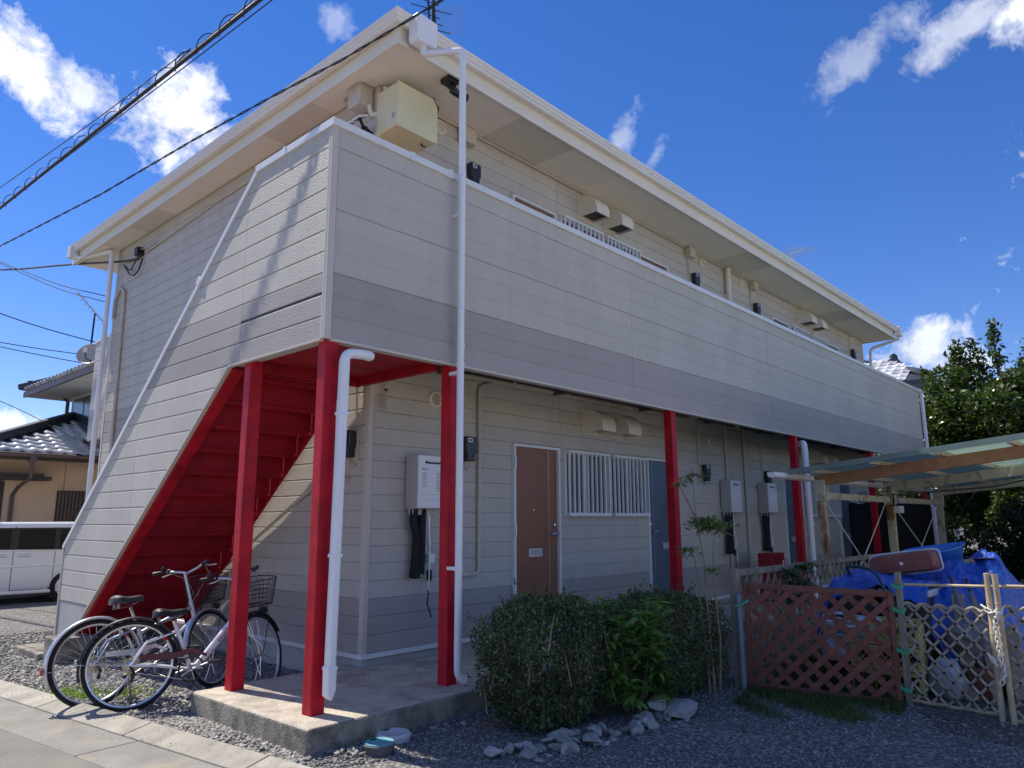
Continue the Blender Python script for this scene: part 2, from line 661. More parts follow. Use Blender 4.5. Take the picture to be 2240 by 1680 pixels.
m = MB()
pts = [(3.2, -2.55), (3.4, -2.2), (3.15, -1.4), (5, -1.15), (9, -1.1), (15, -1.5), (16, -5), (9, -7), (4.6, -4.4), (3.1, -3.7), (2.75, -3.1), (2.8, -2.8), (3.0, -2.6)]
m.add([(x, y, G + .004) for x, y in pts], [tuple(range(len(pts)))])
soil = m.build('soil', MT['soil'])
tag(soil, 'bare dark soil behind and before the bamboo fence', 'ground', kind='structure')

# unseen pale sheet, added behind the camera to bounce light onto the front
pm('bounce_pale', (.62, .58, .51), .85, .06, 1.5, bump=.2, bs=60, stain=((.50, .46, .40), .8, .5, .75, .5))
m = MB()
m.add([(x, y, G + .006) for x, y in ((-.35, -4.5), (40, -4.5), (40, -34), (3.6, -34))], [(3, 2, 1, 0)])
tag(m.build('bounce_ground', MT['bounce_pale']), 'unseen pale ground sheet added to bounce light onto the building front', 'bounce_ground', kind='structure')

# ------------------------------------------------------------------ the apartment building
H, T, L, S, D, WR, YB, SLAB = 2.70, 4.27, 14.79, 1.155, 1.05, 14.85, 7.38, .35
BLD = thing('apartment_building', 'two-storey grey-beige apartment building with outside stair and red columns', 'building', (8, 4, G))
BC = {}


def board_profile(h, kind=1):
    # three boards make one siding panel: the joints inside a panel are shallow, those between panels deeper
    lo = [(.009, 0), (.002, .0022), (0, .006)] if kind in (0, 3) else [(.0045, 0), (.0015, .004), (0, .010)]
    hi = [(0, h - .012), (.004, h - .004), (.009, h)] if kind in (2, 3) else [(0, h - .014), (.0025, h - .006), (.0045, h)]
    return lo + hi


def board_mesh(ln, h, mat, kind=1):
    k = (round(ln, 3), round(h, 4), mat, kind)
    if k not in BC:
        pr = board_profile(h, kind)
        n = len(pr)
        vs = [(x, d, z) for x in (0, ln) for d, z in pr]
        fs = [(i, n + i, n + i + 1, i + 1) for i in range(n - 1)] + [tuple(range(n)), tuple(range(2 * n - 1, n - 1, -1))]
        me = bpy.data.meshes.new('siding_board')
        me.from_pydata(vs, [], fs)
        me.materials.append(MT[mat])
        BC[k] = me
    return BC[k]


def front_board(parent, y, x0, x1, z, h, mat, kind=1):
    if x1 - x0 > .01:
        place('siding_board', board_mesh(x1 - x0 - .004, h, mat, kind), (x0 + .002, y, z), parent)


def gable_board(parent, x, y0, y1, z, h, mat, kind=1):
    if y1 - y0 > .01:
        o = place('siding_board', board_mesh(y1 - y0 - .004, h, mat, kind), (x, y1 - .002, z), parent)
        o.rotation_euler = (0, 0, -math.pi / 2)


def slant_board(parent, x, z0, z1, a0, a1, b0, b1, mat, kind=0):
    """gable-side board between y=a0..a1 at z0 and b0..b1 at z1"""
    h = z1 - z0
    pr = [(.009, 0), (.002, .0022), (0, .006), (0, h - .012), (.004, h - .004), (.009, h)]
    n = len(pr)
    vs = []
    for s in (0, 1):
        for d, z in pr:
            t = z / h
            lo, hi = a0 + (b0 - a0) * t, a1 + (b1 - a1) * t
            vs.append((x + d, (lo + .002) if s == 0 else (hi - .002), z0 + z))
    fs = [(i, n + i, n + i + 1, i + 1) for i in range(n - 1)] + [tuple(range(n)), tuple(range(2 * n - 1, n - 1, -1))]
    MB().add(vs, fs).build('siding_board', MT[mat], parent)


# --- balcony parapet along the front
front_parapet = MB().box(.02, .016, H + .004, L - .01, .13, T - .06).build('front_parapet', MT['siding_light'], BLD)
bh = .152
JX = [.048, 3.67, 7.06, 9.62, 12.22, L - .045]
for r in range(10):
    z = H + .004 + r * bh
    for a, b in zip(JX[:-1], JX[1:]):
        front_board(front_parapet, 0, a, b, z, bh, 'siding_dark' if r < 3 else 'siding_light', r % 3)
for x0, x1 in ((-.006, .046), (L - .044, L + .006)):
    MB().box(x0, -.006, H - .004, x1, .02, T - .055).build('corner_trim', MT['trim'], front_parapet, bevel=.004)
MB().box(.0465, -.004, H - .014, L - .046, .03, H + .006).build('drip_edge', MT['trim'], front_parapet, bevel=.003)
m = MB()
m.prism([(-.022, T - .058), (-.026, T - .054), (-.026, T - .006), (-.018, T), (.15, T), (.155, T - .05), (.13, T - .058)], 'x', -.016, L + .02)
cap = m.build('parapet_cap', MT['white_metal'], front_parapet, bevel=.003)
for x in (.67, 1.06, 4.9, 8.1, 11.6):
    MB().box(x, -.031, T - .062, x + .045, .16, T + .004).build('cap_joint', MT['white_metal'], cap, bevel=.003)

# --- parapet of the stair on the gable side
TS = (1.04, 4.27, 4.66, 1.27)      # top slope  y,z -> y,z
BS = (1.305, 2.70, 4.11, .49)      # bottom slope


def ytop(z):
    return 4.64 if z <= TS[3] + .02 else TS[0] + (TS[1] - z) * (TS[2] - TS[0]) / (TS[1] - TS[3])


def ybot(z):
    return 0 if z >= H else BS[0] + (BS[1] - z) * (BS[2] - BS[0]) / (BS[1] - BS[3])


core = MB()
core.prism([(.02, H + .006), (.02, T - .06), (TS[0] - .02, T - .06), (4.62, 1.30), (4.62, .67), (ybot(.67) + .02, .67), (BS[0] + .03, H + .006)], 'x', .017, .12)
stair_parapet = core.build('stair_parapet', MT['siding_light'], BLD)
r = 9
JY = [1.15, 3.0]
while True:
    z0 = H + .004 + r * bh
    z1 = z0 + bh
    if z0 < .66:
        break
    zt = min(z1, T - .055)
    lo0, lo1 = (.047, .047) if z0 >= H else (ybot(z0), ybot(z1 if z1 < H else H - 1e-4))
    hi0, hi1 = (ytop(z0), ytop(z1))
    mat = 'siding_dark' if 0 <= r < 3 else 'siding_light'
    cuts = [j for j in JY if max(lo0, lo1) + .05 < j < min(hi0, hi1) - .05]
    edges = [(lo0, lo1)] + [(j, j) for j in cuts] + [(hi0, hi1)]
    for q_, ((a0, b0), (a1, b1)) in enumerate(zip(edges[:-1], edges[1:])):
        gap = .014 if (r == 2 and q_ == 0) else 0       # one board has slipped and leaves an open joint
        slant_board(stair_parapet, 0, z0 + gap, z1, a0, a1, b0, b1, mat)
        if gap:
            MB().box(.010, a0 + .01, z0, .0165, a1 - .01, z0 + gap).build('open_joint', MT['black_plastic'], stair_parapet)
    r -= 1
zb = z0 + bh
MB().prism([(ybot(.5) + .0, .37), (ybot(.50), .50), (ybot(zb), zb - .003), (4.635, zb - .003), (4.60, .37)], 'x', .004, .11).build('concrete_base', MT['foundation'], stair_parapet)
MB().box(-.006, .0205, H - .004, .02, .046, T - .055).build('corner_trim', MT['trim'], stair_parapet, bevel=.004)
MB().box(-.008, 4.64, .37, .12, 4.668, 1.30).build('end_trim', MT['trim'], stair_parapet, bevel=.004)
MB().box(-.004, .047, H - .014, .03, BS[0] + .01, H + .005).build('drip_edge', MT['trim'], stair_parapet, bevel=.003)


def slope_bar(p, q, x0, x1, t0, t1):
    """bar along a sloping line in the y-z plane; t0..t1 offset square to it"""
    p, q = Vector((0, *p)), Vector((0, *q))
    d = (q - p).normalized()
    n_ = Vector((0, -d.z, d.y))
    if n_.z < 0:
        n_ = -n_
    a, b, c_, e = p + n_ * t0, q + n_ * t0, q + n_ * t1, p + n_ * t1
    return MB().prism([(a.y, a.z), (b.y, b.z), (c_.y, c_.z), (e.y, e.z)], 'x', x0, x1)


slope_bar((TS[0], TS[1] - .02), (TS[2] + .02, TS[3]), -.014, .15, -.046, -.004).build('parapet_cap', MT['white_metal'], stair_parapet, bevel=.003)
MB().box(-.0158, .15, T - .058, .15, TS[0] + .012, T - .0005).build('parapet_cap', MT['white_metal'], stair_parapet, bevel=.003)
for y in (.60,):
    MB().box(-.020, y, T - .062, .155, y + .045, T + .004).build('cap_joint', MT['white_metal'], stair_parapet, bevel=.003)
pq = (ytop(3.55) - .008, 3.55)
slope_bar(pq, (pq[0] + .05, pq[1] - .05 * 3 / 3.62), -.020, .155, -.05, .017).build('cap_joint', MT['white_metal'], stair_parapet, bevel=.003)
slope_bar((BS[0], BS[1]), (BS[2] + .05, BS[3] - .04), -.003, .03, -.012, .006).build('drip_edge', MT['trim'], stair_parapet)

# --- red columns and stair
for x in (.03, 1.14, 4.43, 7.86, 11.28, 14.67):
    MB().box(x, .02, SLAB - .004, x + .1, .12, H + .1).build('column', MT['red_paint'], BLD, bevel=.008)
MB().box(.035, 1.02, SLAB - .004, .135, 1.12, H + .06).build('column', MT['red_paint'], BLD, bevel=.008)
stair = thing('stair', None, None)
COL.objects.unlink(stair)
bpy.data.objects.remove(stair)
n_steps = 14
y_lo, z_lo, y_hi, z_hi = 4.30, .36, 1.15, 2.86
rise, run = (z_hi - z_lo) / n_steps, (y_lo - y_hi) / n_steps
st = slope_bar((BS[0] - .12, BS[1] + .10), (BS[2] - .02, BS[3] - .07), .125, .142, 0.0, .24).build('stringer', MT['red_steel'], BLD)
st2 = slope_bar((BS[0] - .12, BS[1] + .10), (BS[2] - .02, BS[3] - .07), S - .075, S - .058, 0.0, .24).build('stringer', MT['red_steel'], BLD)
slope_bar((BS[0] + .004, BS[1] - .012), (BS[2] + .02, BS[3] - .05), .032, .124, -.02, .07).build('edge_plate', MT['red_paint'], BLD)
for i in range(n_steps):
    z = z_lo + rise * (i + 1)
    y = y_lo - run * i
    m = MB()
    m.box(.145, y - run - .02, z - .012, S - .08, y + .012, z)                   # tread
    m.box(.145, y - .004, z - rise - .012, S - .08, y + .006, z - .013)          # riser
    m.box(.145, y - run + .035, z - .05, S - .08, y - run + .041, z - .0125)     # fold stiffener under the tread
    m.build('stair_step', MT['red_steel'], BLD)
lm = MB()
lm.box(.126, .13, H + .02, S - .01, 1.16, H + .035)
lm.box(.127, 1.10, H - .05, S - .06, 1.145, H + .0195)
lm.box(S - .09, .13, H - .045, S - .045, 1.09, H + .0195)
lm.build('landing', MT['red_steel'], BLD)
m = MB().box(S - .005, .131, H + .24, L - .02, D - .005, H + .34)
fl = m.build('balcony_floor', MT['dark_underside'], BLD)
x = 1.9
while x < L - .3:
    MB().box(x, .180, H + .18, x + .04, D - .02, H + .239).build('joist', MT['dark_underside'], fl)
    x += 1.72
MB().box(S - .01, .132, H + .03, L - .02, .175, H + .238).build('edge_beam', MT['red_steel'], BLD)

# --- main walls
WB = .1435
SILL = .445
DOORS = [(2.97, 3.72, 'door_brown'), (5.50, 6.25, 'door_blue'), (9.80, 10.54, 'door_blue'), (12.42, 13.16, 'door_blue')]
WINS = [(3.82, 4.61), (4.69, 5.46), (10.63, 11.46), (11.56, 12.36)]
MB().box(S + .02, D + .02, SILL - .02, WR - .02, YB, 5.60).build('wall_core', MT['siding_light'], BLD)
front_wall = MB().box(S + .017, D + .016, SILL, WR - .017, D + .0195, 5.515).build('front_wall', MT['siding_light'], BLD)
gable_wall = MB().box(S + .016, D + .0195, SILL, S + .0195, YB - .01, 5.515).build('gable_wall', MT['siding_light'], BLD)


def front_rows(z_start, rows, dz, door_top, win_bot, dark_rows, blocks):
    for r in range(rows):
        z = z_start + r * dz
        mat = 'siding_dark' if r in dark_rows else 'siding_light'
        cut = []
        for a, b, _ in DOORS:
            if z + dz * .5 < door_top:
                cut.append((a, b))
        for a, b in WINS:
            if win_bot < z + dz * .5 < door_top - .01:
                cut.append((a, b))
        cut.sort()
        xs = S + .05
        segs = []
        for a, b in cut:
            segs.append((xs, a))
            xs = b
        segs.append((xs, WR - .05))
        for a, b in segs:
            js = [j for j in blocks if a + .15 < j < b - .15]
            pts_ = [a] + js + [b]
            for p0, p1 in zip(pts_[:-1], pts_[1:]):
                front_board(front_wall, D, p0, p1, z, dz, mat, 3)


front_rows(SILL, 17, WB, 2.30, 1.55, (0, 1, 2), [3.77, 7.95, 10.58])
front_rows(SILL + 17 * WB, 18, (5.515 - SILL - 17 * WB) / 18, 5.06, 4.33, (), [3.77, 7.95, 10.58])
for r in range(35):
    dz = (5.515 - SILL) / 35
    z = SILL + r * dz
    mat = 'siding_dark' if r < 3 or 15 <= r < 18 else 'siding_light'
    for a, b in ((D + .05, 3.1), (3.1, 6.17), (6.17, YB - .045)):
        gable_board(gable_wall, S, a, b, z, dz, mat, 3)
for nm, bx in (('corner_trim', (S - .006, D - .006, SILL - .002, S + .048, D + .02, 5.517)), ('corner_trim', (S - .006, D + .0202, SILL - .002, S + .02, D + .048, 5.517)),
               ('corner_trim', (S - .006, YB - .044, SILL, S + .02, YB + .006, 5.517)), ('corner_trim', (WR - .048, D - .006, SILL, WR + .006, D + .02, 5.517))):
    MB().box(*bx).build(nm, MT['trim'], BLD, bevel=.004)
m = MB()
m.prism([(S - .022, SILL - .035), (S - .022, SILL - .008), (S - .006, SILL), (S + .03, SILL), (S + .03, SILL - .035)], 'y', D - .022, YB)
m.build('base_flashing', MT['white_metal'], BLD)
m = MB()
m.prism([(D - .022, SILL - .035), (D - .022, SILL - .008), (D - .006, SILL), (D + .03, SILL), (D + .03, SILL - .035)], 'x', S + .0302, WR)
m.build('base_flashing', MT['white_metal'], BLD)
MB().box(S + .012, D + .012, .1, WR - .01, YB + .01, SILL - .036).build('foundation', MT['foundation'], BLD)

# --- the raised concrete walkway
m = MB()
m.prism([(-.13, -.21), (15.0, -.24), (15.0, D + .01), (S + .01, D + .01), (S + .01, 1.24), (-.14, 1.25)], 'z', .04, SLAB)
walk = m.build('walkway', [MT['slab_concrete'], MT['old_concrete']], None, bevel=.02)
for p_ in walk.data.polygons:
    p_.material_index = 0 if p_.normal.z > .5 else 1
walk.modifiers['bevel'].segments = 3
tag(walk, 'raised weathered concrete walkway slab under the red columns', 'walkway', kind='structure')

# --- eaves: soffit panels, fascia, gutter, roof
XF, YF, XR, YBK, ZS = .87, .42, 15.06, 8.5, 5.52
eave = MB().box(XF + .01, YF + .01, ZS + .006, XR - .01, YBK - .01, ZS + .12).build('eave_core', MT['soffit'], BLD)
for i in range(17):
    a = S + i * .862 - .4
    b = a + .862
    a = max(a, XF + .012)
    if a > XR - .1:
        break
    MB().box(a + .002, YF + .012, ZS, min(b, XR - .012) - .002, D - .001, ZS + .0055).build('soffit_panel', MT['soffit_perforated' if i in (2, 8, 13) else 'soffit'], eave)
yy = D + .001
k = 0
while yy < YBK - .1:
    e = min(yy + (.72 if k == 0 else .91), YBK - .012)
    MB().box(XF + .012, yy + .002, ZS, S - .001, e - .002, ZS + .0055).build('soffit_panel', MT['soffit_perforated' if k in (1, 5) else 'soffit'], eave)
    yy = e
    k += 1


def sweep(path, prof, closed_prof=True):
    """path: plan polyline; prof: (outward offset, z). outward = right-hand side of travel"""
    P = [Vector((a, b)) for a, b in path]
    n = len(P)
    vs = []
    for o_, z in prof:
        for i in range(n):
            d0 = (P[i] - P[i - 1]).normalized() if i else (P[1] - P[0]).normalized()
            d1 = (P[i + 1] - P[i]).normalized() if i < n - 1 else d0
            n0, n1 = Vector((d0.y, -d0.x)), Vector((d1.y, -d1.x))
            mt = (n0 + n1)
            mt = mt / max(1e-6, mt.length_squared) * 2
            q = P[i] + mt * o_
            vs.append((q.x, q.y, z))
    m_ = len(prof)
    fs = []
    for j in range(m_ if closed_prof else m_ - 1):
        j2 = (j + 1) % m_
        for i in range(n - 1):
            fs.append((j * n + i, j * n + i + 1, j2 * n + i + 1, j2 * n + i))
    if closed_prof:
        fs.append(tuple(j * n for j in range(m_)))
        fs.append(tuple(j * n + n - 1 for j in range(m_ - 1, -1, -1)))
    return MB().add(vs, fs)


EP = [(XF, YBK), (XF, YF), (XR, YF), (XR, YBK)]
EP = EP[::-1] if False else EP
sgn = -1


def esweep(prof, name, mat):
    # travel back-left -> front-left -> front-right: outward is on the right hand
    return sweep(EP, prof).build(name, MT[mat], BLD)


esweep([(0, ZS - .022), (.020, ZS - .022), (.020, ZS + .012), (.012, ZS + .018), (.012, ZS + .034), (.004, ZS + .04), (.004, ZS + .15), (0, ZS + .15)], 'fascia', 'cream')
gut = esweep([(.005, ZS + .148), (.072, ZS + .128), (.082, ZS + .136), (.086, ZS + .155), (.098, ZS + .163), (.100, ZS + .186), (.112, ZS + .196), (.116, ZS + .222),
              (.106, ZS + .226), (.094, ZS + .21), (.005, ZS + .17)], 'gutter', 'gutter')
# hip roof
RZ = ZS + .20
w2 = (YBK - YF) / 2
hz = RZ + w2 * .30
m = MB()
a0, a1, b0, b1 = XF - .02, XR + .02, YF - .02, YBK + .02
vs = [(a0, b0, RZ), (a1, b0, RZ), (a1, b1, RZ), (a0, b1, RZ), (a0 + w2, (b0 + b1) / 2, hz), (a1 - w2, (b0 + b1) / 2, hz)]
m.add(vs, [(0, 1, 5, 4), (1, 2, 5), (2, 3, 4, 5), (3, 0, 4), (3, 2, 1, 0)])
roof = m.build('roof', MT['roof_dark'], BLD)
MB().box(a0 - .03, b0 - .03, RZ - .005, a1 + .03, b0 + .03, RZ + .02).build('drip_edge', MT['roof_dark'], roof)
for p, q in ((vs[0], vs[4]), (vs[1], vs[5]), (vs[4], vs[5])):
    p, q = Vector(p), Vector(q)
    MB().bar(p + (p - q).normalized() * .06 + V(0, 0, .03), q + V(0, 0, .03), .14, .05).build('ridge_cap', MT['roof_dark'], roof, bevel=.01)

# --- downpipes
def pipe(name, pts, r_, mat, parent, rings=(), n=14, ringr=1.16):
    m_ = MB().tube(pts, r_, n)
    o_ = m_.build(name, MT[mat], parent, smooth=True)
    for z, x, y in rings:
        MB().lathe([(r_, -.018), (r_ * ringr, -.017), (r_ * ringr, .017), (r_, .018)], (x, y, z), n=n).build('pipe_coupling', MT[mat], o_, smooth=True)
    return o_


def bend(a, b, c_, r_, k=5):
    """points rounding the corner b between a and c"""
    a, b, c_ = Vector(a), Vector(b), Vector(c_)
    p, q = b + (a - b).normalized() * r_, b + (c_ - b).normalized() * r_
    return [p.lerp(b, t).lerp(b.lerp(q, t), t) for t in [i / k for i in range(k + 1)]]


box = MB()
box.prism([(.95, ZS - .015), (1.14, ZS - .015), (1.16, ZS + .02), (1.16, ZS + .235), (.93, ZS + .235), (.93, ZS + .02)], 'y', .245, .365)
hopper = box.build('rain_hopper', MT['pipe_white'], BLD, bevel=.01)
A, B_, C_, D_ = (1.045, .30, ZS - .01), (1.045, .30, ZS - .085), (1.15, -.08, ZS - .175), (1.155, -.08, .43)
pts = [A] + bend(A, B_, C_, .05) + bend(B_, C_, D_, .05)
pts += [(1.155, -.08, z) for z in (4.4, 3.2, 2.2, 1.2, .56)]
pts += bend((1.155, -.08, .56), (1.157, -.08, .42), (1.24, -.11, .385), .05) + [(1.215, -.101, .395)]
pipe('downpipe', pts, .0275, 'pipe_white', BLD, [(z, 1.155, -.08) for z in (4.25, 2.83, 2.68, 1.17)])
for z in (3.9, 2.62, 1.17):
    MB().box(1.13, -.07, z - .012, 1.18, .02 if z < 2.7 else 0, z + .012).build('pipe_bracket', MT['alu_white'], BLD)
m = MB()
m.bar((.125, -.055, 2.56), (.105, -.055, .62), .06, .06, (1, 0, 0))
dp = m.build('downpipe', MT['pipe_white'], BLD, bevel=.015)
m = MB()
m.prism([(.072, .47), (.11, .44), (.138, .50), (.14, .64), (.070, .64)], 'y', -.087, -.023)
m.build('pipe_shoe', MT['pipe_white'], dp, bevel=.012)
for z in (2.2, 1.3, .63):
    xx = .105 + (.02) * (z - .62) / 1.94
    MB().box(xx - .036, -.091, z - .012, xx + .036, -.019, z + .012).build('pipe_coupling', MT['pipe_white'], dp, bevel=.008)
MB().tube([(.125, -.055, 2.5)] + bend((.125, -.055, 2.5), (.125, -.055, 2.61), (.4, -.04, 2.625), .07) + [(.27, -.05, 2.62), (.33, -.046, 2.62)], .034, 14).build('pipe_elbow', MT['pipe_white'], dp, smooth=True)
MB().lathe([(.036, -.035), (.036, .0), (.026, .02), (.0, .028)], (.335, -.046, 2.62), 'x', 14).build('pipe_end', MT['pipe_white'], dp, smooth=True)
Q0, Q1, Q2 = (8.14, .06, 2.60), (8.05, -.03, 2.60), (8.06, -.03, .36)
pipe('downpipe', [Q0] + bend(Q0, Q1, Q2, .06) + [(8.06, -.03, 1.4), Q2], .045, 'pipe_white', BLD, [(2.45, 8.055, -.03), (1.45, 8.06, -.03)])
Q0, Q1, Q2 = (14.70, -.05, 4.22), (14.86, -.05, 4.22), (14.86, -.05, .3)
pipe('downpipe', [Q0] + bend(Q0, Q1, Q2, .08) + [(14.86, -.05, 2.4), Q2], .038, 'pipe_white', BLD, [(3.0, 14.86, -.05)])
Q0, Q1, Q2 = (15.10, .34, ZS - .03), (15.08, .95, ZS - .16), (15.02, 1.0, 3.2)
pipe('downpipe', [(15.10, .34, ZS + .08), Q0] + bend(Q0, Q1, Q2, .1) + [(15.02, 1.0, 4.4), Q2], .032, 'pipe_white', BLD)
Q0, Q1, Q2 = (.86, 8.2, ZS + .02), (1.03, 7.30, ZS - .05), (1.03, 7.28, .4)
pipe('downpipe', [(.80, 8.3, ZS + .1), Q0] + bend(Q0, Q1, Q2, .08) + [(1.03, 7.29, 3.6), Q2], .033, 'pipe_white', BLD, [(4.1, 1.03, 7.295), (2.2, 1.03, 7.285)])
MB().box(14.98, .27, ZS + .02, 15.16, .38, ZS + .24).build('rain_hopper', MT['gutter'], BLD, bevel=.01)
MB().box(.74, 8.25, ZS + .03, .86, 8.4, ZS + .22).build('rain_hopper', MT['gutter'], BLD, bevel=.01)

# --- back veranda end panel
vp = MB().box(S + .016, YB + .007, H - .01, S + .12, 8.0, 4.20).build('veranda_panel', MT['siding_light'], BLD)
for r in range(10):
    gable_board(vp, S, YB + .012, 7.99, H + r * .15, .15, 'siding_dark' if r < 3 or r > 10 else 'siding_light')
MB().box(S - .01, YB + .007, 4.20, S + .14, 8.02, 4.24).build('parapet_cap', MT['white_metal'], vp)
MB().box(S + .12, 7.9, H - .01, WR, 8.0, 4.20).build('veranda_parapet', MT['siding_light'], BLD)
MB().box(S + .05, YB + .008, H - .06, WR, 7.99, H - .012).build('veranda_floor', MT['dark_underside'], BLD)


# --- doors
def door(x0, x1, z0, z1, mat, full=True):
    y = D
    m_ = MB()
    t = .026
    m_.box(x0, y - .035, z0, x0 + t, y + .03, z1)
    m_.box(x1 - t, y - .035, z0, x1, y + .03, z1)
    m_.box(x0 + t, y - .035, z1 - t, x1 - t, y + .03, z1)
    m_.box(x0 + t, y - .035, z0, x1 - t, y + .0015, z0 + .03)
    fr = m_.build('door_frame', MT['alu_white'], BLD, bevel=.002)
    flip = mat == 'door_blue' and abs(x0 - 5.5) < .01 or abs(x0 - 12.42) < .01
    sx = (x0 + .16) if flip else (x1 - .16)
    lf = MB().box(x0 + t + .002, y + .002, z0, sx - .003, y + .022, z1 - t - .002).box(sx + .003, y + .002, z0, x1 - t - .002, y + .022, z1 - t - .002) \
        .box(sx - .003, y + .008, z0, sx + .003, y + .021, z1 - t - .002).build('door', MT[mat], BLD)
    MB().box(sx - .0022, y + .0015, z0, sx + .0022, y + .0079, z1 - t - .003).build('groove_strip', MT['alu'], lf)
    if not full:
        return
    hx = x0 + .075 if flip else x1 - .075
    sg = 1 if flip else -1
    m_ = MB().lathe([(.022, 0), (.022, -.012), (.012, -.014), (.012, -.045)], (hx, y + .002, 1.37), 'y', 14)
    m_.tube([(hx, y - .043, 1.37), (hx + sg * .04, y - .05, 1.368), (hx + sg * .115, y - .05, 1.366)], .009, 8)
    m_.build('door_handle', MT['chrome'], lf, smooth=True)
    MB().lathe([(.020, 0), (.020, -.016), (.012, -.02), (0, -.021)], (hx, y + .002, 1.46), 'y', 14).build('lock', MT['chrome'], lf, smooth=True)
    cx = (x0 + sx) / 2 if not flip else (sx + x1) / 2 - .05
    cx += .06
    m_ = MB()
    for b_ in ((cx - .105, 1.205, cx + .105, 1.225), (cx - .105, 1.14, cx + .105, 1.16), (cx - .105, 1.16, cx - .085, 1.205), (cx + .085, 1.16, cx + .105, 1.205)):
        m_.box(b_[0], y - .008, b_[1], b_[2], y + .002, b_[3])
    ms = m_.build('mail_slot', MT['alu'], lf, bevel=.002)
    MB().box(cx - .085, y - .002, 1.16, cx + .085, y + .002, 1.205).build('mail_flap', MT['heater_side'], ms)
    MB().lathe([(.009, 0), (.009, -.006), (0, -.007)], (cx - .02, y + .002, 1.62), 'y', 10).build('peephole', MT['chrome'], lf, smooth=True)
    gx = (x1 - .014) if flip else (x0 + .014)
    for z in (2.04, 1.35, .62):
        MB().box(gx - .012, y - .045, z, gx + .012, y - .0355, z + .12).build('hinge', MT['alu'], fr, bevel=.003)


for x0, x1, mt_ in DOORS:
    door(x0, x1, SLAB + .01, 2.295, mt_)
for (x0, x1, _), mt_ in zip(DOORS, ('door_brown', 'door_brown', 'door_blue', 'door_blue')):
    door(x0, x1, H + .2, 5.05, mt_, False)


# --- barred windows
def window(x0, x1, z0, z1):
    y = D
    m_ = MB()
    t = .035
    m_.box(x0, y - .02, z0, x0 + t, y + .02, z1).box(x1 - t, y - .02, z0, x1, y + .02, z1).box(x0 + t, y - .02, z1 - t, x1 - t, y + .02, z1).box(x0 + t, y - .02, z0, x1 - t, y + .02, z0 + t)
    w = m_.build('window', MT['alu_white'], BLD, bevel=.003)
    MB().box(x0 + t, y + .004, z0 + t, x1 - t, y + .012, z1 - t).build('pane', MT['pane_frosted'], w)
    mid = (x0 + x1) / 2
    MB().box(mid - .016, y - .008, z0 + t, mid + .016, y + .003, z1 - t).build('mullion', MT['alu_white'], w)
    g0, g1 = x0 + .005, x1 - .005
    for za, zb in ((z1 - .03, z1 - .005), (z0, z0 + .04)):
        MB().box(g0, y - .085, za, g1, y - .055, zb).build('grille_rail', MT['alu_white'], w, bevel=.003)
    for gx in (g0, g1 - .022):
        for zz in (z0 + .01, z1 - .027):
            MB().box(gx, y - .0545, zz, gx + .022, y - .0205, zz + .02).build('grille_bracket', MT['alu_white'], w)
    nb = 10
    for i in range(nb):
        xx = g0 + .012 + (g1 - g0 - .024) * i / (nb - 1)
        MB().box(xx - .009, y - .082, z0 + .041, xx + .009, y - .060, z1 - .031).build('grille_bar', MT['alu_white'], w)
    return w


for x0, x1 in WINS:
    window(x0, x1, 1.555, 2.285)
    window(x0, x1, 4.34, 5.065)


# --- range hood outlets
def hood(x, z):
    w, h, d = .28, .27, .26
    m_ = MB().box(x - .012, D - .012, z - .02, x + w + .012, D + .004, z + h + .02)
    pr = [(D - .0125, z + h)] + [(D - .0125 - d * math.sin(a), z + .06 + (h - .06) * math.cos(a)) for a in [i * math.pi / 2 / 7 for i in range(8)]] + [(D - .0125 - d, z)]
    inner = [(D - .0125, z + h - .012)] + [(D - .0125 - (d - .012) * math.sin(a), z + .06 + (h - .072) * math.cos(a)) for a in [i * math.pi / 2 / 7 for i in range(8)]] + [(D - .0125 - d + .012, z)]
    n = len(pr)
    vs_ = [(xx, a, b) for xx in (x, x + w) for a, b in pr] + [(xx, a, b) for xx in (x + .008, x + w - .008) for a, b in inner]
    fs_ = []
    for i in range(n - 1):
        fs_.append((i, i + 1, n + i + 1, n + i))
        fs_.append((2 * n + i + 1, 2 * n + i, 3 * n + i, 3 * n + i + 1))
    for s0, s1 in ((0, 2 * n), (n, 3 * n)):
        fs_.append((s0 + n - 1, s1 + n - 1, s1, s0)) if False else None
    m_.add(vs_, fs_)
    # side cheeks
    for xx in (x, x + w - .008):
        m_.prism(pr + [(D - .0125, z + .0)], 'x', xx + .0005, xx + .0075)
    return m_.build('vent_hood', MT['cream'], BLD, fix=True)


for zz in (2.52, 5.17):
    for x in (4.20, 4.74, 11.05, 11.60):
        hd = hood(x, zz)
        MB().box(x + .01, D - .24, zz + .03, x + .27, D - .02, zz + .035).build('grille', MT['black_plastic'], hd)


def round_vent(x, z):
    m_ = MB().lathe([(.078, 0), (.078, -.02), (.070, -.03), (.058, -.03), (.056, -.012)], (x, D, z), 'y', 24)
    v_ = m_.build('round_vent', MT['cream'], BLD, smooth=True)
    MB().lathe([(.057, -.006), (.0, -.006)], (x, D, z), 'y', 24).build('vent_opening', MT['black_plastic'], v_)
    for i in range(7):
        zz = z - .045 + i * .015
        hw = math.sqrt(.056 ** 2 - (zz - z) ** 2)
        MB().bar((x - hw, D - .018, zz), (x + hw, D - .018, zz), .012, .003, (0, .6, 1)).build('louvre', MT['cream'], v_)


for x in (1.9, 7.30, 8.65, 14.12):
    round_vent(x, 2.63)
    round_vent(x, 5.40)

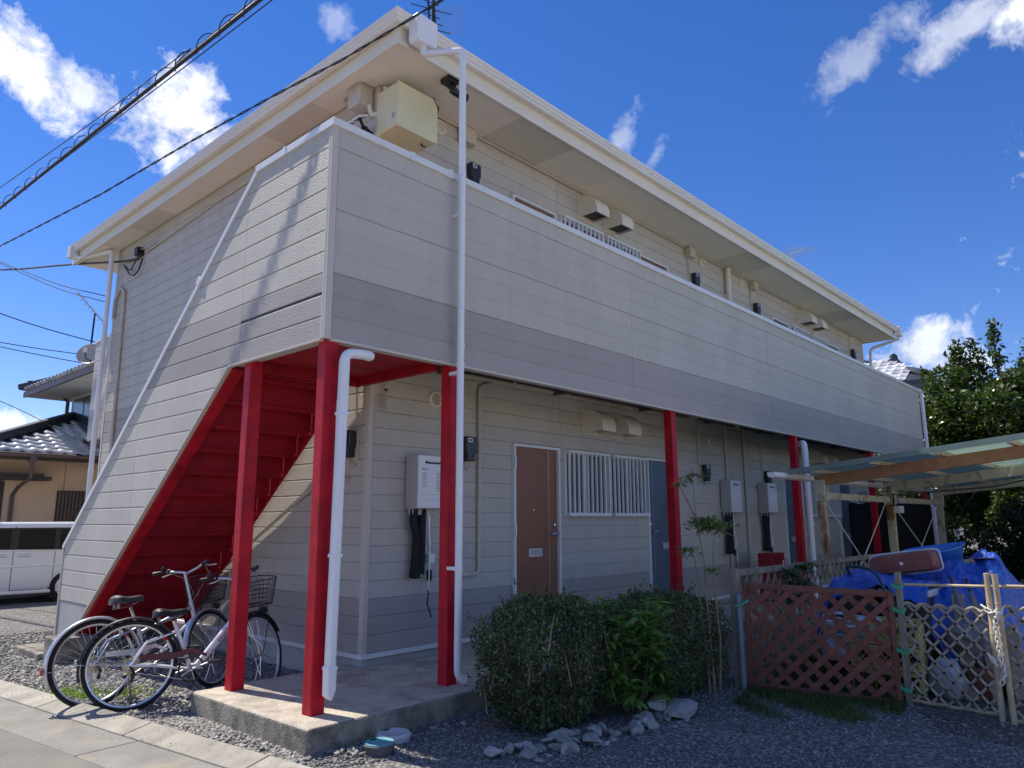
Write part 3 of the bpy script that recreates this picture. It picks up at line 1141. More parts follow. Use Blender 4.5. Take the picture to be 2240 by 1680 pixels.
# --- conduits on the walls
def conduit(pts, r_=.016, mat='conduit', parent=BLD, nm='conduit', n=8):
    out = [pts[0]]
    for i in range(1, len(pts) - 1):
        out += bend(pts[i - 1], pts[i], pts[i + 1], .05, 4)
    out.append(pts[-1])
    return MB().tube(out, r_, n).build(nm, MT[mat], parent, smooth=True)


yc = D - .025
conduit([(2.25, yc, 2.91), (9.6, yc, 2.90), (9.6, yc, 2.87), (14.7, yc, 2.87)], .020)
conduit([(2.66, yc - .01, 2.885), (2.47, yc, 2.82), (2.47, yc, 1.02), (2.22, yc, 1.01)], .020)
for x in (7.72, 8.34):
    conduit([(x, yc, 2.90), (x, yc, .6)], .020)
conduit([(6.88, yc, 2.95), (6.88, yc, 2.28)], .009)
conduit([(8.98, yc, 2.95), (8.98, yc, 2.28)], .009)
conduit([(1.30, yc, 5.505), (8.9, yc, 5.50), (14.3, yc, 5.50)], .012)
for x in (6.86, 8.98, 13.86):
    conduit([(x, yc, 5.49), (x, yc, 5.10)], .009)
pipe('vent_pipe', [(8.07, D - .06, H + .2), (8.07, D - .06, 5.50)], .042, 'cream', BLD, [(5.0, 8.07, D - .06)])
MB().box(8.0, D - .03, 4.99, 8.14, D - .001, 5.05).build('pipe_bracket', MT['cream'], BLD)
for x, z, w_, h_ in ((1.46, 2.84, .18, .15), (2.16, 5.34, .18, .17), (6.80, 5.36, .16, .15), (8.98, 5.36, .15, .14), (6.6, 2.84, .16, .14), (9.5, 2.82, .3, .12)):
    MB().box(x, D - .10, z, x + w_, D - .001, z + h_).build('junction_box', MT['conduit'], BLD, bevel=.008)
conduit([(1.18, yc, 2.93), (1.30, yc - .01, 2.96), (1.47, yc, 2.95)], .018, 'cable_grey')
# gable wall: looped drain conduit, cable run under the eave, conduit under the stair
gx = S - .022
conduit([(gx, 6.90, 2.3), (gx, 6.95, 4.78), (gx, 7.14, 4.90), (gx, 7.30, 4.74), (gx, 7.31, 4.45)], .024)
conduit([(gx, 2.2, 5.36), (gx, 4.2, 5.33), (gx, 6.3, 5.22)], .010)
conduit([(gx, 1.30, 1.87), (gx, 1.74, 1.86), (gx, 4.3, .62)], .016)
conduit([(gx, 1.20, 2.40), (gx, 1.205, 2.78), (gx, 1.12, 2.90), (S + .1, D - .03, 2.93)], .010)

# ------------------------------------------------------------------ text helper (flat print)
def text_part(name, s, size, mat, parent, loc, rot, ext=.0006, bold=0.0, sx=1.0):
    cu = bpy.data.curves.new('print', 'FONT')
    cu.body = s
    cu.size = size
    cu.extrude = ext
    cu.offset = bold
    cu.align_x = 'CENTER'
    cu.align_y = 'CENTER'
    tmp = bpy.data.objects.new('tmp', cu)
    COL.objects.link(tmp)
    dg = bpy.context.evaluated_depsgraph_get()
    me = bpy.data.meshes.new_from_object(tmp.evaluated_get(dg))
    bpy.data.objects.remove(tmp)
    me.materials.clear()
    me.materials.append(MT[mat])
    o = place(name, me, loc, parent)
    o.rotation_euler = rot
    o.scale = (sx, 1, 1)
    return o


# ------------------------------------------------------------------ fixtures on the walls
def meter(label, loc, rz=0, wide=False, group='electricity meters'):
    """local frame: faces -y, origin on the wall at the middle of its board"""
    t = thing('electricity_meter', label, 'meter', loc, (0, 0, rz), group, local=True)
    MB().box(-.105 if wide else -.08, -.018, -.14, .085, -.001, .13).build('backing_board', MT['beige_board'], t, bevel=.003)
    m_ = MB()
    m_.prism([(-.07, .115), (.055, .115), (.07, .10), (.07, -.02), (.05, -.045), (.05, -.11), (.04, -.12), (-.045, -.12), (-.05, -.11), (-.05, -.04), (-.07, -.02)], 'y', -.095, -.019)
    b_ = m_.build('meter_body', MT['meter_dark'], t, bevel=.008)
    MB().box(-.05, -.0995, .06, .005, -.0955, .10).build('display', MT['alu_white'], b_)
    MB().box(-.04, -.101, .07, -.005, -.0998, .09).build('digits', MT['black_plastic'], b_)
    MB().lathe([(.012, -.0955), (.012, -.102), (0, -.103)], (.02, 0, -.07), 'y', 12).build('seal', MT['black_plastic'], b_)
    MB().tube([(-.02, -.03, -.12), (-.02, -.03, -.17), (.0, -.028, -.19), (.06, -.02, -.18)], .008, 8).build('service_wire', MT['conduit'], t, smooth=True)
    return t


meter('dark electricity meter on the ground-floor wall right of the white downpipe', (2.30, D, 2.19))
meter('dark electricity meter left of the middle water heater behind the young tree', (7.02, D, 2.17))
meter('dark electricity meter above the far water heater by the third red column', (9.10, D, 2.17))
meter('dark electricity meter on the upper wall just right of the white downpipe', (2.34, D, 5.03))
meter('dark electricity meter on the upper wall left of the thick vent pipe', (7.0, D, 5.02))
meter('dark electricity meter on the upper wall right of the thick vent pipe', (9.12, D, 5.02))
meter('dark electricity meter at the far right end of the upper wall', (14.0, D, 5.05))
meter('dark electricity meter on a beige board on the wall under the stair landing', (S, 1.26, 2.17), -math.pi / 2, True)


def heater(label, loc, pipes=True, name_print=True):
    t = thing('water_heater', label, 'water heater', loc, None, 'gas water heaters', local=True)
    w, h, d = .34, .47, .17
    MB().box(0, -d, 0, w, -.012, h).build('body', MT['heater_side'], t, bevel=.008)
    f = MB().box(.004, -d - .014, .006, w - .004, -d - .001, h - .004).build('front_cover', MT['heater'], t, bevel=.008)
    m_ = MB().prism([(.09 + .012 * math.cos(a), .405 + .012 * math.sin(a)) for a in np.linspace(math.pi / 2, 1.5 * math.pi, 7)] +
                    [(.25 + .012 * math.cos(a), .405 + .012 * math.sin(a)) for a in np.linspace(-math.pi / 2, math.pi / 2, 7)], 'y', -d - .0165, -d - .0145)
    m_.build('exhaust_slot', MT['black_plastic'], f)
    MB().box(.1, -d - .024, .409, .24, -d - .017, .415).build('slot_louvre', MT['heater'], f)
    for z in (.075, .125):
        MB().box(.03, -d - .0155, z, w - .03, -d - .0145, z + .003).build('seam', MT['heater_side'], f)
    if name_print:
        text_part('brand_print', 'Paloma', .024, 'black_line', f, (.075, -d - .0148, .345), (math.pi / 2, 0, 0))
        rr_ = random.Random(3)
        for bx0, n_ in ((.05, 11), (.21, 14)):
            m_ = MB()
            for k_ in range(n_):
                zz = .31 - k_ * .012
                m_.box(bx0, -d - .0152, zz, bx0 + rr_.uniform(.03, .07), -d - .0146, zz + .004)
            o_ = m_.build('small_print', MT['print_grey'], f)
            o_['kind'] = 'stuff'
    m_ = MB().box(.02, -.1, -.05, w - .02, -.03, 0).build('bottom_box', MT['heater_side'], t)
    if pipes:
        for k_, (x0, x1) in enumerate(((.055, .075), (.15, .135))):
            pts_ = [(x0, -.075, 0), (x0 - .012, -.08, -.10), (x1 + .015, -.07, -.24), (x1 + .01, -.07, -.38), (x1, -.07, -.56)]
            MB().tube(pts_, [.036, .038, .036, .037, .042], 10).build('insulated_pipe', MT['black_foam'], t, smooth=True)
        MB().lathe([(0, -.60), (.045, -.59), (.05, -.55), (.045, -.52)], (.08, -.07, 0), n=12).build('pipe_foot', MT['black_foam'], t, smooth=True)
        MB().tube([(.245, -.06, 0), (.245, -.06, -.22), (.25, -.065, -.30), (.25, -.065, -.55)], .012, 8).build('gas_pipe', MT['alu'], t, smooth=True)
        MB().box(.215, -.10, -.47, .29, -.03, -.39).build('gas_valve_box', MT['alu_white'], t, bevel=.006)
        MB().lathe([(.022, -.62), (.026, -.60), (.026, -.55), (.022, -.53)], (.25, -.065, 0), n=12).build('valve', MT['black_plastic'], t, smooth=True)
        MB().tube([(.19, -.10, 0), (.195, -.115, -.2), (.20, -.12, -.34), (.215, -.12, -.38), (.205, -.12, -.42), (.19, -.12, -.38), (.20, -.12, -.36), (.20, -.12, -.7)], .005, 6).build('loose_cord', MT['alu_white'], t, smooth=True)
        MB().tube([(.25, -.07, -.62), (.22, -.09, -.72), (.21, -.09, -.82), (.26, -.09, -.93)], .006, 6).build('loose_wire', MT['black_plastic'], t, smooth=True)
    return t


heater('white wall-mounted gas water heater left of the white downpipe, near the corner', (1.56, D, 1.615))
heater('grey-sided gas water heater on the wall behind the young tree', (7.50, D, 1.615), name_print=False)
heater('grey-sided gas water heater just left of the third red column', (8.78, D, 1.615), name_print=False)
heater('gas water heater at the far end of the ground-floor wall', (13.72, D, 1.615), name_print=False)

# yellowed cabinet on the upper wall, grey box, floodlight, camera, ceiling light
t = thing('cabinet', 'yellowed cream cabinet high on the upper wall by the corner', 'cabinet', (1.33, D, 4.99))
cb = MB().box(1.13, D - .30, 4.99, 1.60, D - .001, 5.42)
cb = cb.build('case', MT['yellowed'], t, bevel=.01)
MB().box(1.125, D - .315, 4.985, 1.605, D - .3005, 5.425).build('door', MT['yellowed'], t, bevel=.006)
MB().box(1.118, D - .26, 5.08, 1.129, D - .24, 5.13).build('latch', MT['heater_side'], t)
MB().tube([(1.5, D - .2, 4.992), (1.5, D - .22, 4.96), (1.52, D - .24, 4.95)], .008, 6).build('stub_wire', MT['black_plastic'], t)
MB().tube([(1.55, D - .31, 5.44), (1.61, D - .32, 5.35), (1.612, D - .28, 5.25), (1.61, D - .1, 5.2)], .007, 6).build('black_cord', MT['black_plastic'], t, smooth=True)
t = thing('meter_box', 'plain beige box on the gable wall just below the eave corner', 'box', (S - .08, 1.22, 5.31))
MB().box(S - .16, 1.13, 5.31, S - .008, 1.32, 5.50).build('case', MT['conduit'], t, bevel=.008)
MB().box(S - .17, 1.12, 5.49, S - .007, 1.33, 5.505).build('lid', MT['conduit'], t, bevel=.004)
conduit([(S - .05, 1.135, 5.33), (S - .03, 1.12, 5.22), (S + .03, D - .06, 5.25), (S + .03, D - .05, 5.49)], .022, 'cream', t, 'bent_conduit')
MB().tube([(S - .08, 1.5, ZS - .01), (S - .06, 1.35, ZS - .012), (S - .02, 1.15, ZS - .012), (S + .06, .95, ZS - .02)], .012, 6).build('cable_loop', MT['cable_grey'], t, smooth=True)
t = thing('flood_light', 'small twin-panel flood light under the beige box at the corner', 'lamp', (S - .10, 1.12, 5.08))
for y0 in (1.04, 1.19):
    o = MB().bar((S - .17, y0, 5.135), (S - .17, y0 + .13, 5.135), .10, .018, (-.5, 0, 1)).build('lamp_panel', MT['alu_white'], t, bevel=.004)
    MB().bar((S - .176, y0 + .012, 5.123), (S - .176, y0 + .118, 5.123), .08, .002, (-.5, 0, 1)).build('lens', MT['pane_frosted'], o)
MB().lathe([(0, -.05), (.03, -.045), (.036, 0), (.03, .03), (0, .035)], (S - .09, 1.14, 5.06), n=14).build('sensor', MT['black_plastic'], t, smooth=True)
MB().tube([(S - .17, 1.10, 5.12), (S - .12, 1.12, 5.08), (S - .006, 1.14, 5.06)], .015, 8).build('arm', MT['black_plastic'], t, smooth=True)
MB().tube([(S - .06, 1.14, 5.03), (S - .05, 1.15, 4.9), (S - .02, 1.15, 4.7)], .009, 6).build('lead', MT['alu_white'], t, smooth=True)
t = thing('security_camera', 'black security camera under the front eave behind the downpipe', 'camera', (1.55, .50, ZS - .001))
MB().box(1.47, .44, ZS - .05, 1.60, .56, ZS - .001).build('mount', MT['black_plastic'], t, bevel=.008)
MB().tube([(1.55, .48, ZS - .05), (1.54, .44, ZS - .12), (1.55, .40, ZS - .17)], .022, 10).build('arm', MT['black_plastic'], t, smooth=True)
MB().lathe([(0, -.12), (.03, -.11), (.034, -.08), (.034, .06), (.042, .07), (.03, .075), (0, .075)], (1.56, .38, ZS - .2), 'x', 16).build('camera_body', MT['black_plastic'], t, smooth=True)
MB().tube([(1.48, .50, ZS - .04), (1.45, .47, ZS - .1), (1.47, .44, ZS - .15), (1.52, .43, ZS - .14)], .006, 6).build('lead', MT['black_plastic'], t, smooth=True)
t = thing('ceiling_lamp', 'round cream lamp under the balcony by the second red column', 'lamp', (1.6, .55, H + .23))
MB().lathe([(.13, .0), (.125, -.03), (.09, -.06), (0, -.07)], (1.6, .55, H + .235), n=24).build('shade', MT['lamp_glass'], t, smooth=True)
MB().lathe([(0, .005), (.10, .005), (.10, 0)], (1.6, .55, H + .235), n=24).build('base', MT['alu_white'], t)
t = thing('cable_coil', 'loose bundle of green-grey wires hanging on the wall under the balcony', 'cable', (1.27, D - .03, 2.45))
for k_ in range(5):
    a = k_ * .012
    MB().tube([(1.24 + a, D - .04, 2.93), (1.28 + a * .4, D - .04 - a * .4, 2.82), (1.285, D - .04 + a * .2, 2.66 + a), (1.28 + a * .5, D - .045, 2.55), (1.30 - a, D - .05, 2.46 + a), (1.285, D - .04, 2.52)], .006, 6) \
        .build('wire', MT['foam_green'] if 'foam_green' in MT else MT['cable_grey'], t, smooth=True)
MB().tube([(1.275, D - .045, 2.64), (1.30, D - .055, 2.64), (1.30, D - .04, 2.63)], .008, 6).build('tie', MT['black_plastic'], t)
t = thing('fire_box', 'red metal fire extinguisher box standing by the wall behind the tan lattice', 'box', (8.1, .62, SLAB), local=False)
MB().box(7.92, .50, SLAB, 8.36, .72, 1.03).build('case', MT['red_sign'], t, bevel=.008)
MB().box(7.96, .492, SLAB + .05, 8.32, .4995, .98).build('door', MT['red_sign'], t, bevel=.004)
MB().box(8.26, .488, .82, 8.30, .4915, .92).build('white_label', MT['alu_white'], t)
MB().prism([(8.255, .78), (8.305, .78), (8.28, .71)], 'y', .488, .4915).build('white_mark', MT['alu_white'], t)

# ------------------------------------------------------------------ roof antenna and overhead lines
t = thing('tv_antenna', 'dark many-pronged television antenna on the roof behind the eave corner', 'antenna', (2.7, 2.0, 6.2))
base = Vector((2.62, 2.0, 6.2))
MB().tube([base, base + V(0, 0, 1.9)], .02, 8).build('mast', MT['black_line'], t, smooth=True)
d_ = Vector((-.10, -.25, -.02)).normalized()
sv = Vector((.86, -.5, 0)).normalized()
for k_, (zz, ln_, off) in enumerate(((7.42, .30, 0), (7.75, .26, 0), (8.0, .2, 0))):
    pass
b0 = V(2.66, 2.0, 7.35)
for j_, o_ in ((0, V(-.09, .0, 0)), (1, V(.0, .0, .03))):
    MB().tube([b0 + o_, b0 + o_ + V(-.12, -.02, 1.0)], .014, 6).build('boom', MT['black_line'], t)
for k_ in range(13):
    c_ = b0 + V(-.045, 0, .02) + V(-.12, -.02, 1.0) * (k_ / 12)
    ln_ = .10 + .12 * (k_ % 3 == 0) + .03 * (k_ % 2)
    MB().tube([c_ - sv * ln_ + V(0, 0, .02), c_, c_ + sv * ln_ - V(0, 0, .02)], .006, 5).build('element', MT['black_line'], t)
for k_ in range(9):
    zz = 7.42 + k_ * .045
    MB().tube([V(2.66, 2.02, zz), V(2.66, 2.02, zz) + sv * .34 + V(0, 0, -.03)], .003, 4).build('reflector_rod', MT['cable_grey'], t)
MB().tube([V(2.66, 2.02, 7.40) + sv * .34, V(2.66, 2.02, 7.80) + sv * .34], .004, 4).build('reflector_frame', MT['cable_grey'], t)
MB().tube([b0 + V(0, 0, -.1), b0 + V(.0, .0, .1)], .03, 8).build('junction_box', MT['black_line'], t)
t = thing('tv_antenna', 'thin grey television antenna showing above the far end of the roof', 'antenna', (18.9, 4.0, 6.4))
MB().tube([(18.9, 4.0, 6.4), (18.9, 4.0, 9.55)], .02, 6).build('mast', MT['alu'], t)
MB().tube([(18.2, 4.0, 9.20), (20.1, 4.0, 10.02)], .02, 6).build('boom', MT['alu'], t)
for k_ in range(7):
    c_ = V(18.2, 4.0, 9.2).lerp(V(20.1, 4.0, 10.02), k_ / 6)
    MB().tube([c_ + V(-.1, .35, .1), c_ + V(.1, -.35, -.1)], .008, 4).build('element', MT['alu'], t)


def wire(name, label, pts, r_, mat='black_line', n=6, sub=8):
    # smooth catmull-rom through the points
    P = [Vector(p_) for p_ in pts]
    P = [P[0] * 2 - P[1]] + P + [P[-1] * 2 - P[-2]]
    out = []
    for i in range(1, len(P) - 2):
        for k_ in range(sub):
            t_ = k_ / sub
            a, b, c_, d2 = P[i - 1], P[i], P[i + 1], P[i + 2]
            out.append(.5 * (2 * b + (c_ - a) * t_ + (2 * a - 5 * b + 4 * c_ - d2) * t_ ** 2 + (3 * b - 3 * c_ + d2 - a) * t_ ** 3))
    out.append(P[-2])
    o_ = MB().tube(out, r_, n).build(name, MT[mat], None, smooth=True)
    if label:
        tag(o_, label, 'cable')
    return o_


def bl(y, dz=0, dx=0):      # overhead bundle: position at y
    return Vector((.45 - .05 * y + dx, y, 6.415 + dz))


t = thing('cable_bundle', 'thick black overhead telecom cable with spiral hanger crossing the top left sky', 'cable', bl(3))
ys = [-12 + i * 1.0 for i in range(33)]
MB().tube([bl(y) for y in ys], .021, 8).build('main_cable', MT['black_line'], t, smooth=True)
MB().tube([bl(y, -.025, -.022) for y in ys], .013, 6).build('second_cable', MT['black_line'], t, smooth=True)
hp = []
y = -12.0
while y < 20:
    a = (y / .46) * 2 * math.pi
    hp.append(bl(y) + V(.045 * math.cos(a), 0, .035 + .060 * math.sin(a)))
    y += .035
MB().tube(hp, .0055, 5).build('spiral_hanger', MT['black_line'], t, smooth=True)
wire('overhead_wire', 'thin black wire running above the thick overhead cable', [(1.1, -12, 6.9), (.34, 2.23, 6.47), (.28, 3.35, 6.51), (.17, 5.7, 6.6), (-.02, 9.45, 6.81), (-.5, 20, 7.5)], .0065)
wire('overhead_wire', 'thin black wire running below the thick overhead cable', [(1.1, -12, 6.2), (.37, 1.7, 6.31), (.19, 5.2, 6.355), (-.02, 9.32, 6.40), (-.5, 20, 6.5)], .0065)
t = thing('twisted_wire', 'thin twisted service wire crossing in front of the roof corner', 'cable', (.05, 0, 4.74))
P_ = [(.9, -9, 5.2), (.48, -5, 4.85), (.08, -1.03, 4.70), (-.01, -.09, 4.675), (-.09, .67, 4.69), (-.20, 1.8, 4.70), (-.36, 3.46, 4.68), (-.62, 5.98, 4.73), (-1.6, 16, 5.1)]
for s_ in (0, math.pi):
    out = []
    for i in range(len(P_) - 1):
        a, b = Vector(P_[i]), Vector(P_[i + 1])
        n_ = max(2, int((b - a).length / .08))
        for k_ in range(n_):
            q = a.lerp(b, k_ / n_)
            ph = q.y * 2 * math.pi / .45 + s_
            out.append(q + V(math.cos(ph) * .006, 0, math.sin(ph) * .006))
    MB().tube(out, .0048, 5).build('strand', MT['black_line'], t, smooth=True)
wire('service_cable', 'black service cable reaching the gable wall junction from the left', [(.2, 16, 7.1), (.63, 12, 6.2), (.9, 8.79, 5.59), (1.1, 7.12, 5.28), (1.13, 6.55, 5.19)], .016)
t = thing('cable_junction', 'black cable clamp and drip loop high on the gable wall', 'cable', (S - .05, 6.5, 5.15))
MB().box(S - .10, 6.40, 5.20, S - .006, 6.52, 5.32).build('clamp', MT['black_plastic'], t, bevel=.01)
MB().tube([(S - .05, 6.9, 5.15), (S - .06, 6.75, 5.0), (S - .06, 6.55, 4.93), (S - .05, 6.42, 4.98), (S - .03, 6.36, 5.15)], .012, 6).build('drip_loop', MT['black_plastic'], t, smooth=True)
MB().tube([(S - .06, 6.98, 5.20), (S - .06, 6.85, 5.08), (S - .05, 6.7, 5.06), (S - .04, 6.6, 5.16), (S - .03, 6.45, 5.22)], .010, 6).build('splice', MT['black_plastic'], t, smooth=True)
MB().tube([(S - .05, 6.45, 5.3), (S - .04, 6.2, 5.24), (S - .025, 5.9, 5.27)], .009, 6).build('lead', MT['cable_grey'], t, smooth=True)
wire('overhead_wire', 'upper thin wire sloping to the downpipe at the left wall edge', [(.62, 12, 6.36), (.85, 9.2, 5.35), (1.02, 7.41, 4.8)], .008)
wire('overhead_wire', 'lower thin wire sloping to the downpipe at the left wall edge', [(.62, 12, 6.33), (.85, 9.2, 5.28), (1.02, 7.38, 4.7)], .007)
wire('overhead_wire', 'wire in the left sky just above the round satellite dish', [(-1.2, 15, 6.8), (1.35, 15, 6.09), (3.2, 15, 5.80), (5, 15, 5.7)], .012)
wire('overhead_wire', 'wire in the left sky at the height of the satellite dish', [(-1.2, 15, 5.6), (1.42, 15, 5.44), (3.2, 15, 5.44), (5, 15, 5.5)], .010)
wire('overhead_wire', 'wire in the left sky just under the satellite dish', [(-1.2, 15, 5.6), (1.43, 15, 5.34), (3.23, 15, 5.23), (5, 15, 5.2)], .010)
wire('overhead_wire', 'lowest wire in the left sky above the tiled roof', [(-.6, 15, 4.9), (1.55, 15, 4.14), (2.69, 15, 3.64), (3.4, 15.2, 3.3)], .008)

# ------------------------------------------------------------------ concrete steps at the stair foot, covers on the gravel
t = thing('stair_block', 'weathered concrete step blocks at the foot of the stair', 'step', (-.05, 4.5, .1))
MB().box(-.20, 3.95, .08, .16, 4.28, .43).build('block', MT['old_concrete'], t, bevel=.012)
MB().box(-.24, 4.285, .08, .5, 5.05, .27).build('block', MT['old_concrete'], t, bevel=.012)
MB().box(.165, 3.96, .08, 1.1, 4.275, .36).build('block', MT['old_concrete'], t, bevel=.012)
pm('plastic_white', (.62, .62, .66), .5, .05, 6, stain=((.42, .40, .36), 8, .52, .75, .5))
pm('plastic_teal', (.11, .36, .42), .45, .06, 6, stain=((.2, .33, .33), 8, .55, .8, .5))
pm('plastic_grey', (.11, .105, .10), .6, .1, 8)


def cover(name, label, c_, r_, h_, top, side, inner):
    t_ = thing(name, label, 'drain cover', (c_[0], c_[1], G))
    MB().lathe([(r_ * .98, G - .02), (r_ * .98, G + h_ - .012), (r_ * 1.05, G + h_ - .012), (r_ * 1.05, G + h_ - .002), (r_ * .97, G + h_)], (c_[0], c_[1], 0), n=40).build('rim', MT[side], t_, smooth=True)
    MB().lathe([(r_ * .965, G + h_ - .004), (r_ * .965, G + h_ + .006), (r_ * .93, G + h_ + .009), (r_ * inner, G + h_ + .009), (r_ * inner - .004, G + h_ + .006), (0, G + h_ + .006)],
               (c_[0], c_[1], 0), n=40).build('lid', MT[top], t_, smooth=True)
    MB().box(c_[0] - .02, c_[1] + r_ * .6, G + h_ + .0065, c_[0] + .02, c_[1] + r_ * .6 + .012, G + h_ + .011).build('finger_slot', MT['black_plastic'], t_)


cover('drain_cover', 'round white plastic drain cover on the gravel by the walkway', (.42, -.29), .105, .035, 'plastic_white', 'plastic_white', .84)
cover('drain_cover', 'round teal plastic drain cover on a grey pipe near the walkway', (.20, -.44), .088, .055, 'plastic_teal', 'plastic_grey', .86)

# ------------------------------------------------------------------ bicycles
pm('tyre', (.012, .012, .013), .75, .2, 30, coords='obj')
pm('frame_white', (.80, .80, .80), .28, .02, 4, coat=.5, coords='obj', stain=((.4, .38, .36), 18, .62, .8, .5))
pm('frame_silver', (.50, .53, .60), .30, .05, 5, metal=.7, coords='obj')
pm('saddle_black', (.014, .015, .017), .5, .15, 30, bump=.2, bs=200, coords='obj')
pm('saddle_grey', (.05, .055, .05), .55, .2, 25, bump=.2, bs=200, coords='obj')
pm('steel', (.45, .45, .45), .35, .1, 12, metal=.9, coords='obj')
pm('brass', (.55, .38, .10), .4, .2, 20, metal=.8, coords='obj', stain=((.12, .07, .03), 30, .5, .7, .7))
pm('dark_red', (.10, .008, .02), .3, .1, 10, coords='obj')
pm('reflector', (.55, .02, .02), .2, .05, 20, coords='obj')
pm('basket_wire', (.018, .019, .02), .4, .1, 20, metal=.3, coords='obj')
pm('mudguard_silver', (.62, .63, .64), .28, .05, 10, metal=.6, coords='obj')


def arc(cx, cz, r_, a0, a1, n, y=0):
    return [(cx + r_ * math.cos(a0 + (a1 - a0) * i / n), y, cz + r_ * math.sin(a0 + (a1 - a0) * i / n)) for i in range(n + 1)]


def wheel(root, cx, r_, nm, spokes=32):
    w = MB().tube(arc(cx, r_, r_ - .017, 0, 2 * math.pi, 48)[:-1], .0175, 8, closed=True).build(nm, MT['tyre'], root, smooth=True)
    m_ = MB()
    n = 48
    for q in range(n):
        pass
    ring = [(r_ - .032, -.011), (r_ - .032, .011), (r_ - .044, .008), (r_ - .047, 0), (r_ - .044, -.008)]
    vs_, fs_ = [], []
    for i in range(n):
        a = 2 * math.pi * i / n
        for q, yy in ring:
            vs_.append((cx + q * math.cos(a), yy, r_ + q * math.sin(a)))
    k = len(ring)
    for i in range(n):
        j = (i + 1) % n
        for q in range(k):
            q2 = (q + 1) % k
            fs_.append((i * k + q, i * k + q2, j * k + q2, j * k + q))
    m_.add(vs_, fs_).build('rim', MT['mudguard_silver'], w, smooth=True)
    MB().lathe([(0, -.05), (.006, -.05), (.006, -.036), (.02, -.034), (.02, -.030), (.012, -.028), (.012, .028), (.02, .030), (.02, .034), (.006, .036), (.006, .05), (0, .05)],
               (cx, 0, r_), 'y', 12).build('hub', MT['steel'], w, smooth=True)
    m_ = MB()
    for i in range(spokes):
        a = 2 * math.pi * i / spokes
        off = (1.1 if (i // 2) % 2 else -1.1)
        yy = .03 if i % 2 else -.03
        h_ = (cx + .018 * math.cos(a + off), yy, r_ + .018 * math.sin(a + off))
        e_ = (cx + (r_ - .05) * math.cos(a), 0, r_ + (r_ - .05) * math.sin(a))
        m_.tube([h_, e_], .0015, 4, cap=False)
    o_ = m_.build('spokes', MT['chrome'], w, fix=False)
    o_['kind'] = 'stuff'
    return w


def guard(root, cx, r_, a0, a1, mat, w=.026):
    n = 26
    m_ = MB()
    vs_, fs_ = [], []
    pr = [(-w, -.012), (-w * .8, .002), (-w * .3, .008), (w * .3, .008), (w * .8, .002), (w, -.012)]
    k = len(pr)
    for i in range(n + 1):
        a = a0 + (a1 - a0) * i / n
        for yy, q in pr:
            rr_ = r_ + .018 + q
            vs_.append((cx + rr_ * math.cos(a), yy, r_ + rr_ * math.sin(a)))
    for i in range(n):
        for q in range(k - 1):
            fs_.append((i * k + q, i * k + q + 1, (i + 1) * k + q + 1, (i + 1) * k + q))
    o_ = m_.add(vs_, fs_).build('mudguard', MT[mat], root, smooth=True)
    so_ = o_.modifiers.new('solid', 'SOLIDIFY')
    so_.thickness = .002
    return o_


def saddle(root, c_, mat, ln=.26, tilt=0):
    xs_ = [0, .06, .14, .22, .30, .40, .55, .75, .92, 1.0]
    hw = [.045, .075, .092, .095, .086, .066, .042, .030, .024, .012]
    zt = [.012, .024, .030, .028, .022, .012, .004, .003, .002, -.012]
    vs_, fs_ = [], []
    k = 9
    for x_, w_, z_ in zip(xs_, hw, zt):
        for q in range(k):
            a = math.pi * q / (k - 1)
            yy = w_ * math.cos(a)
            zz = z_ - .055 * (1 - math.sin(a) ** .6) * (1 if w_ > .03 else .8)
            vs_.append((c_[0] + x_ * ln, yy, c_[2] + zz + tilt * x_ * ln))
    n = len(xs_)
    for i in range(n - 1):
        for q in range(k - 1):
            fs_.append((i * k + q, i * k + q + 1, (i + 1) * k + q + 1, (i + 1) * k + q))
        fs_.append((i * k + k - 1, i * k, (i + 1) * k, (i + 1) * k + k - 1))
    fs_.append(tuple(range(k)))
    fs_.append(tuple((n - 1) * k + q for q in range(k - 1, -1, -1)))
    s_ = MB().add(vs_, fs_).build('saddle', MT[mat], root, smooth=True)
    for yy in (-.045, .045):
        pts_ = []
        for i in range(40):
            a = i / 39 * 5 * 2 * math.pi
            pts_.append((c_[0] + .05 + .010 * math.cos(a), yy + .010 * math.sin(a), c_[2] - .035 - .04 * i / 39))
        MB().tube(pts_, .0032, 5).build('saddle_spring', MT['steel'], s_, smooth=True)
    MB().tube([(c_[0] + .03, -.04, c_[2] - .075), (c_[0] + .13, 0, c_[2] - .065), (c_[0] + .22, 0, c_[2] - .03)], .004, 5).build('saddle_rail', MT['steel'], s_)
    MB().tube([(c_[0] + .03, .04, c_[2] - .075), (c_[0] + .13, 0.001, c_[2] - .065)], .004, 5).build('saddle_rail', MT['steel'], s_)
    return s_


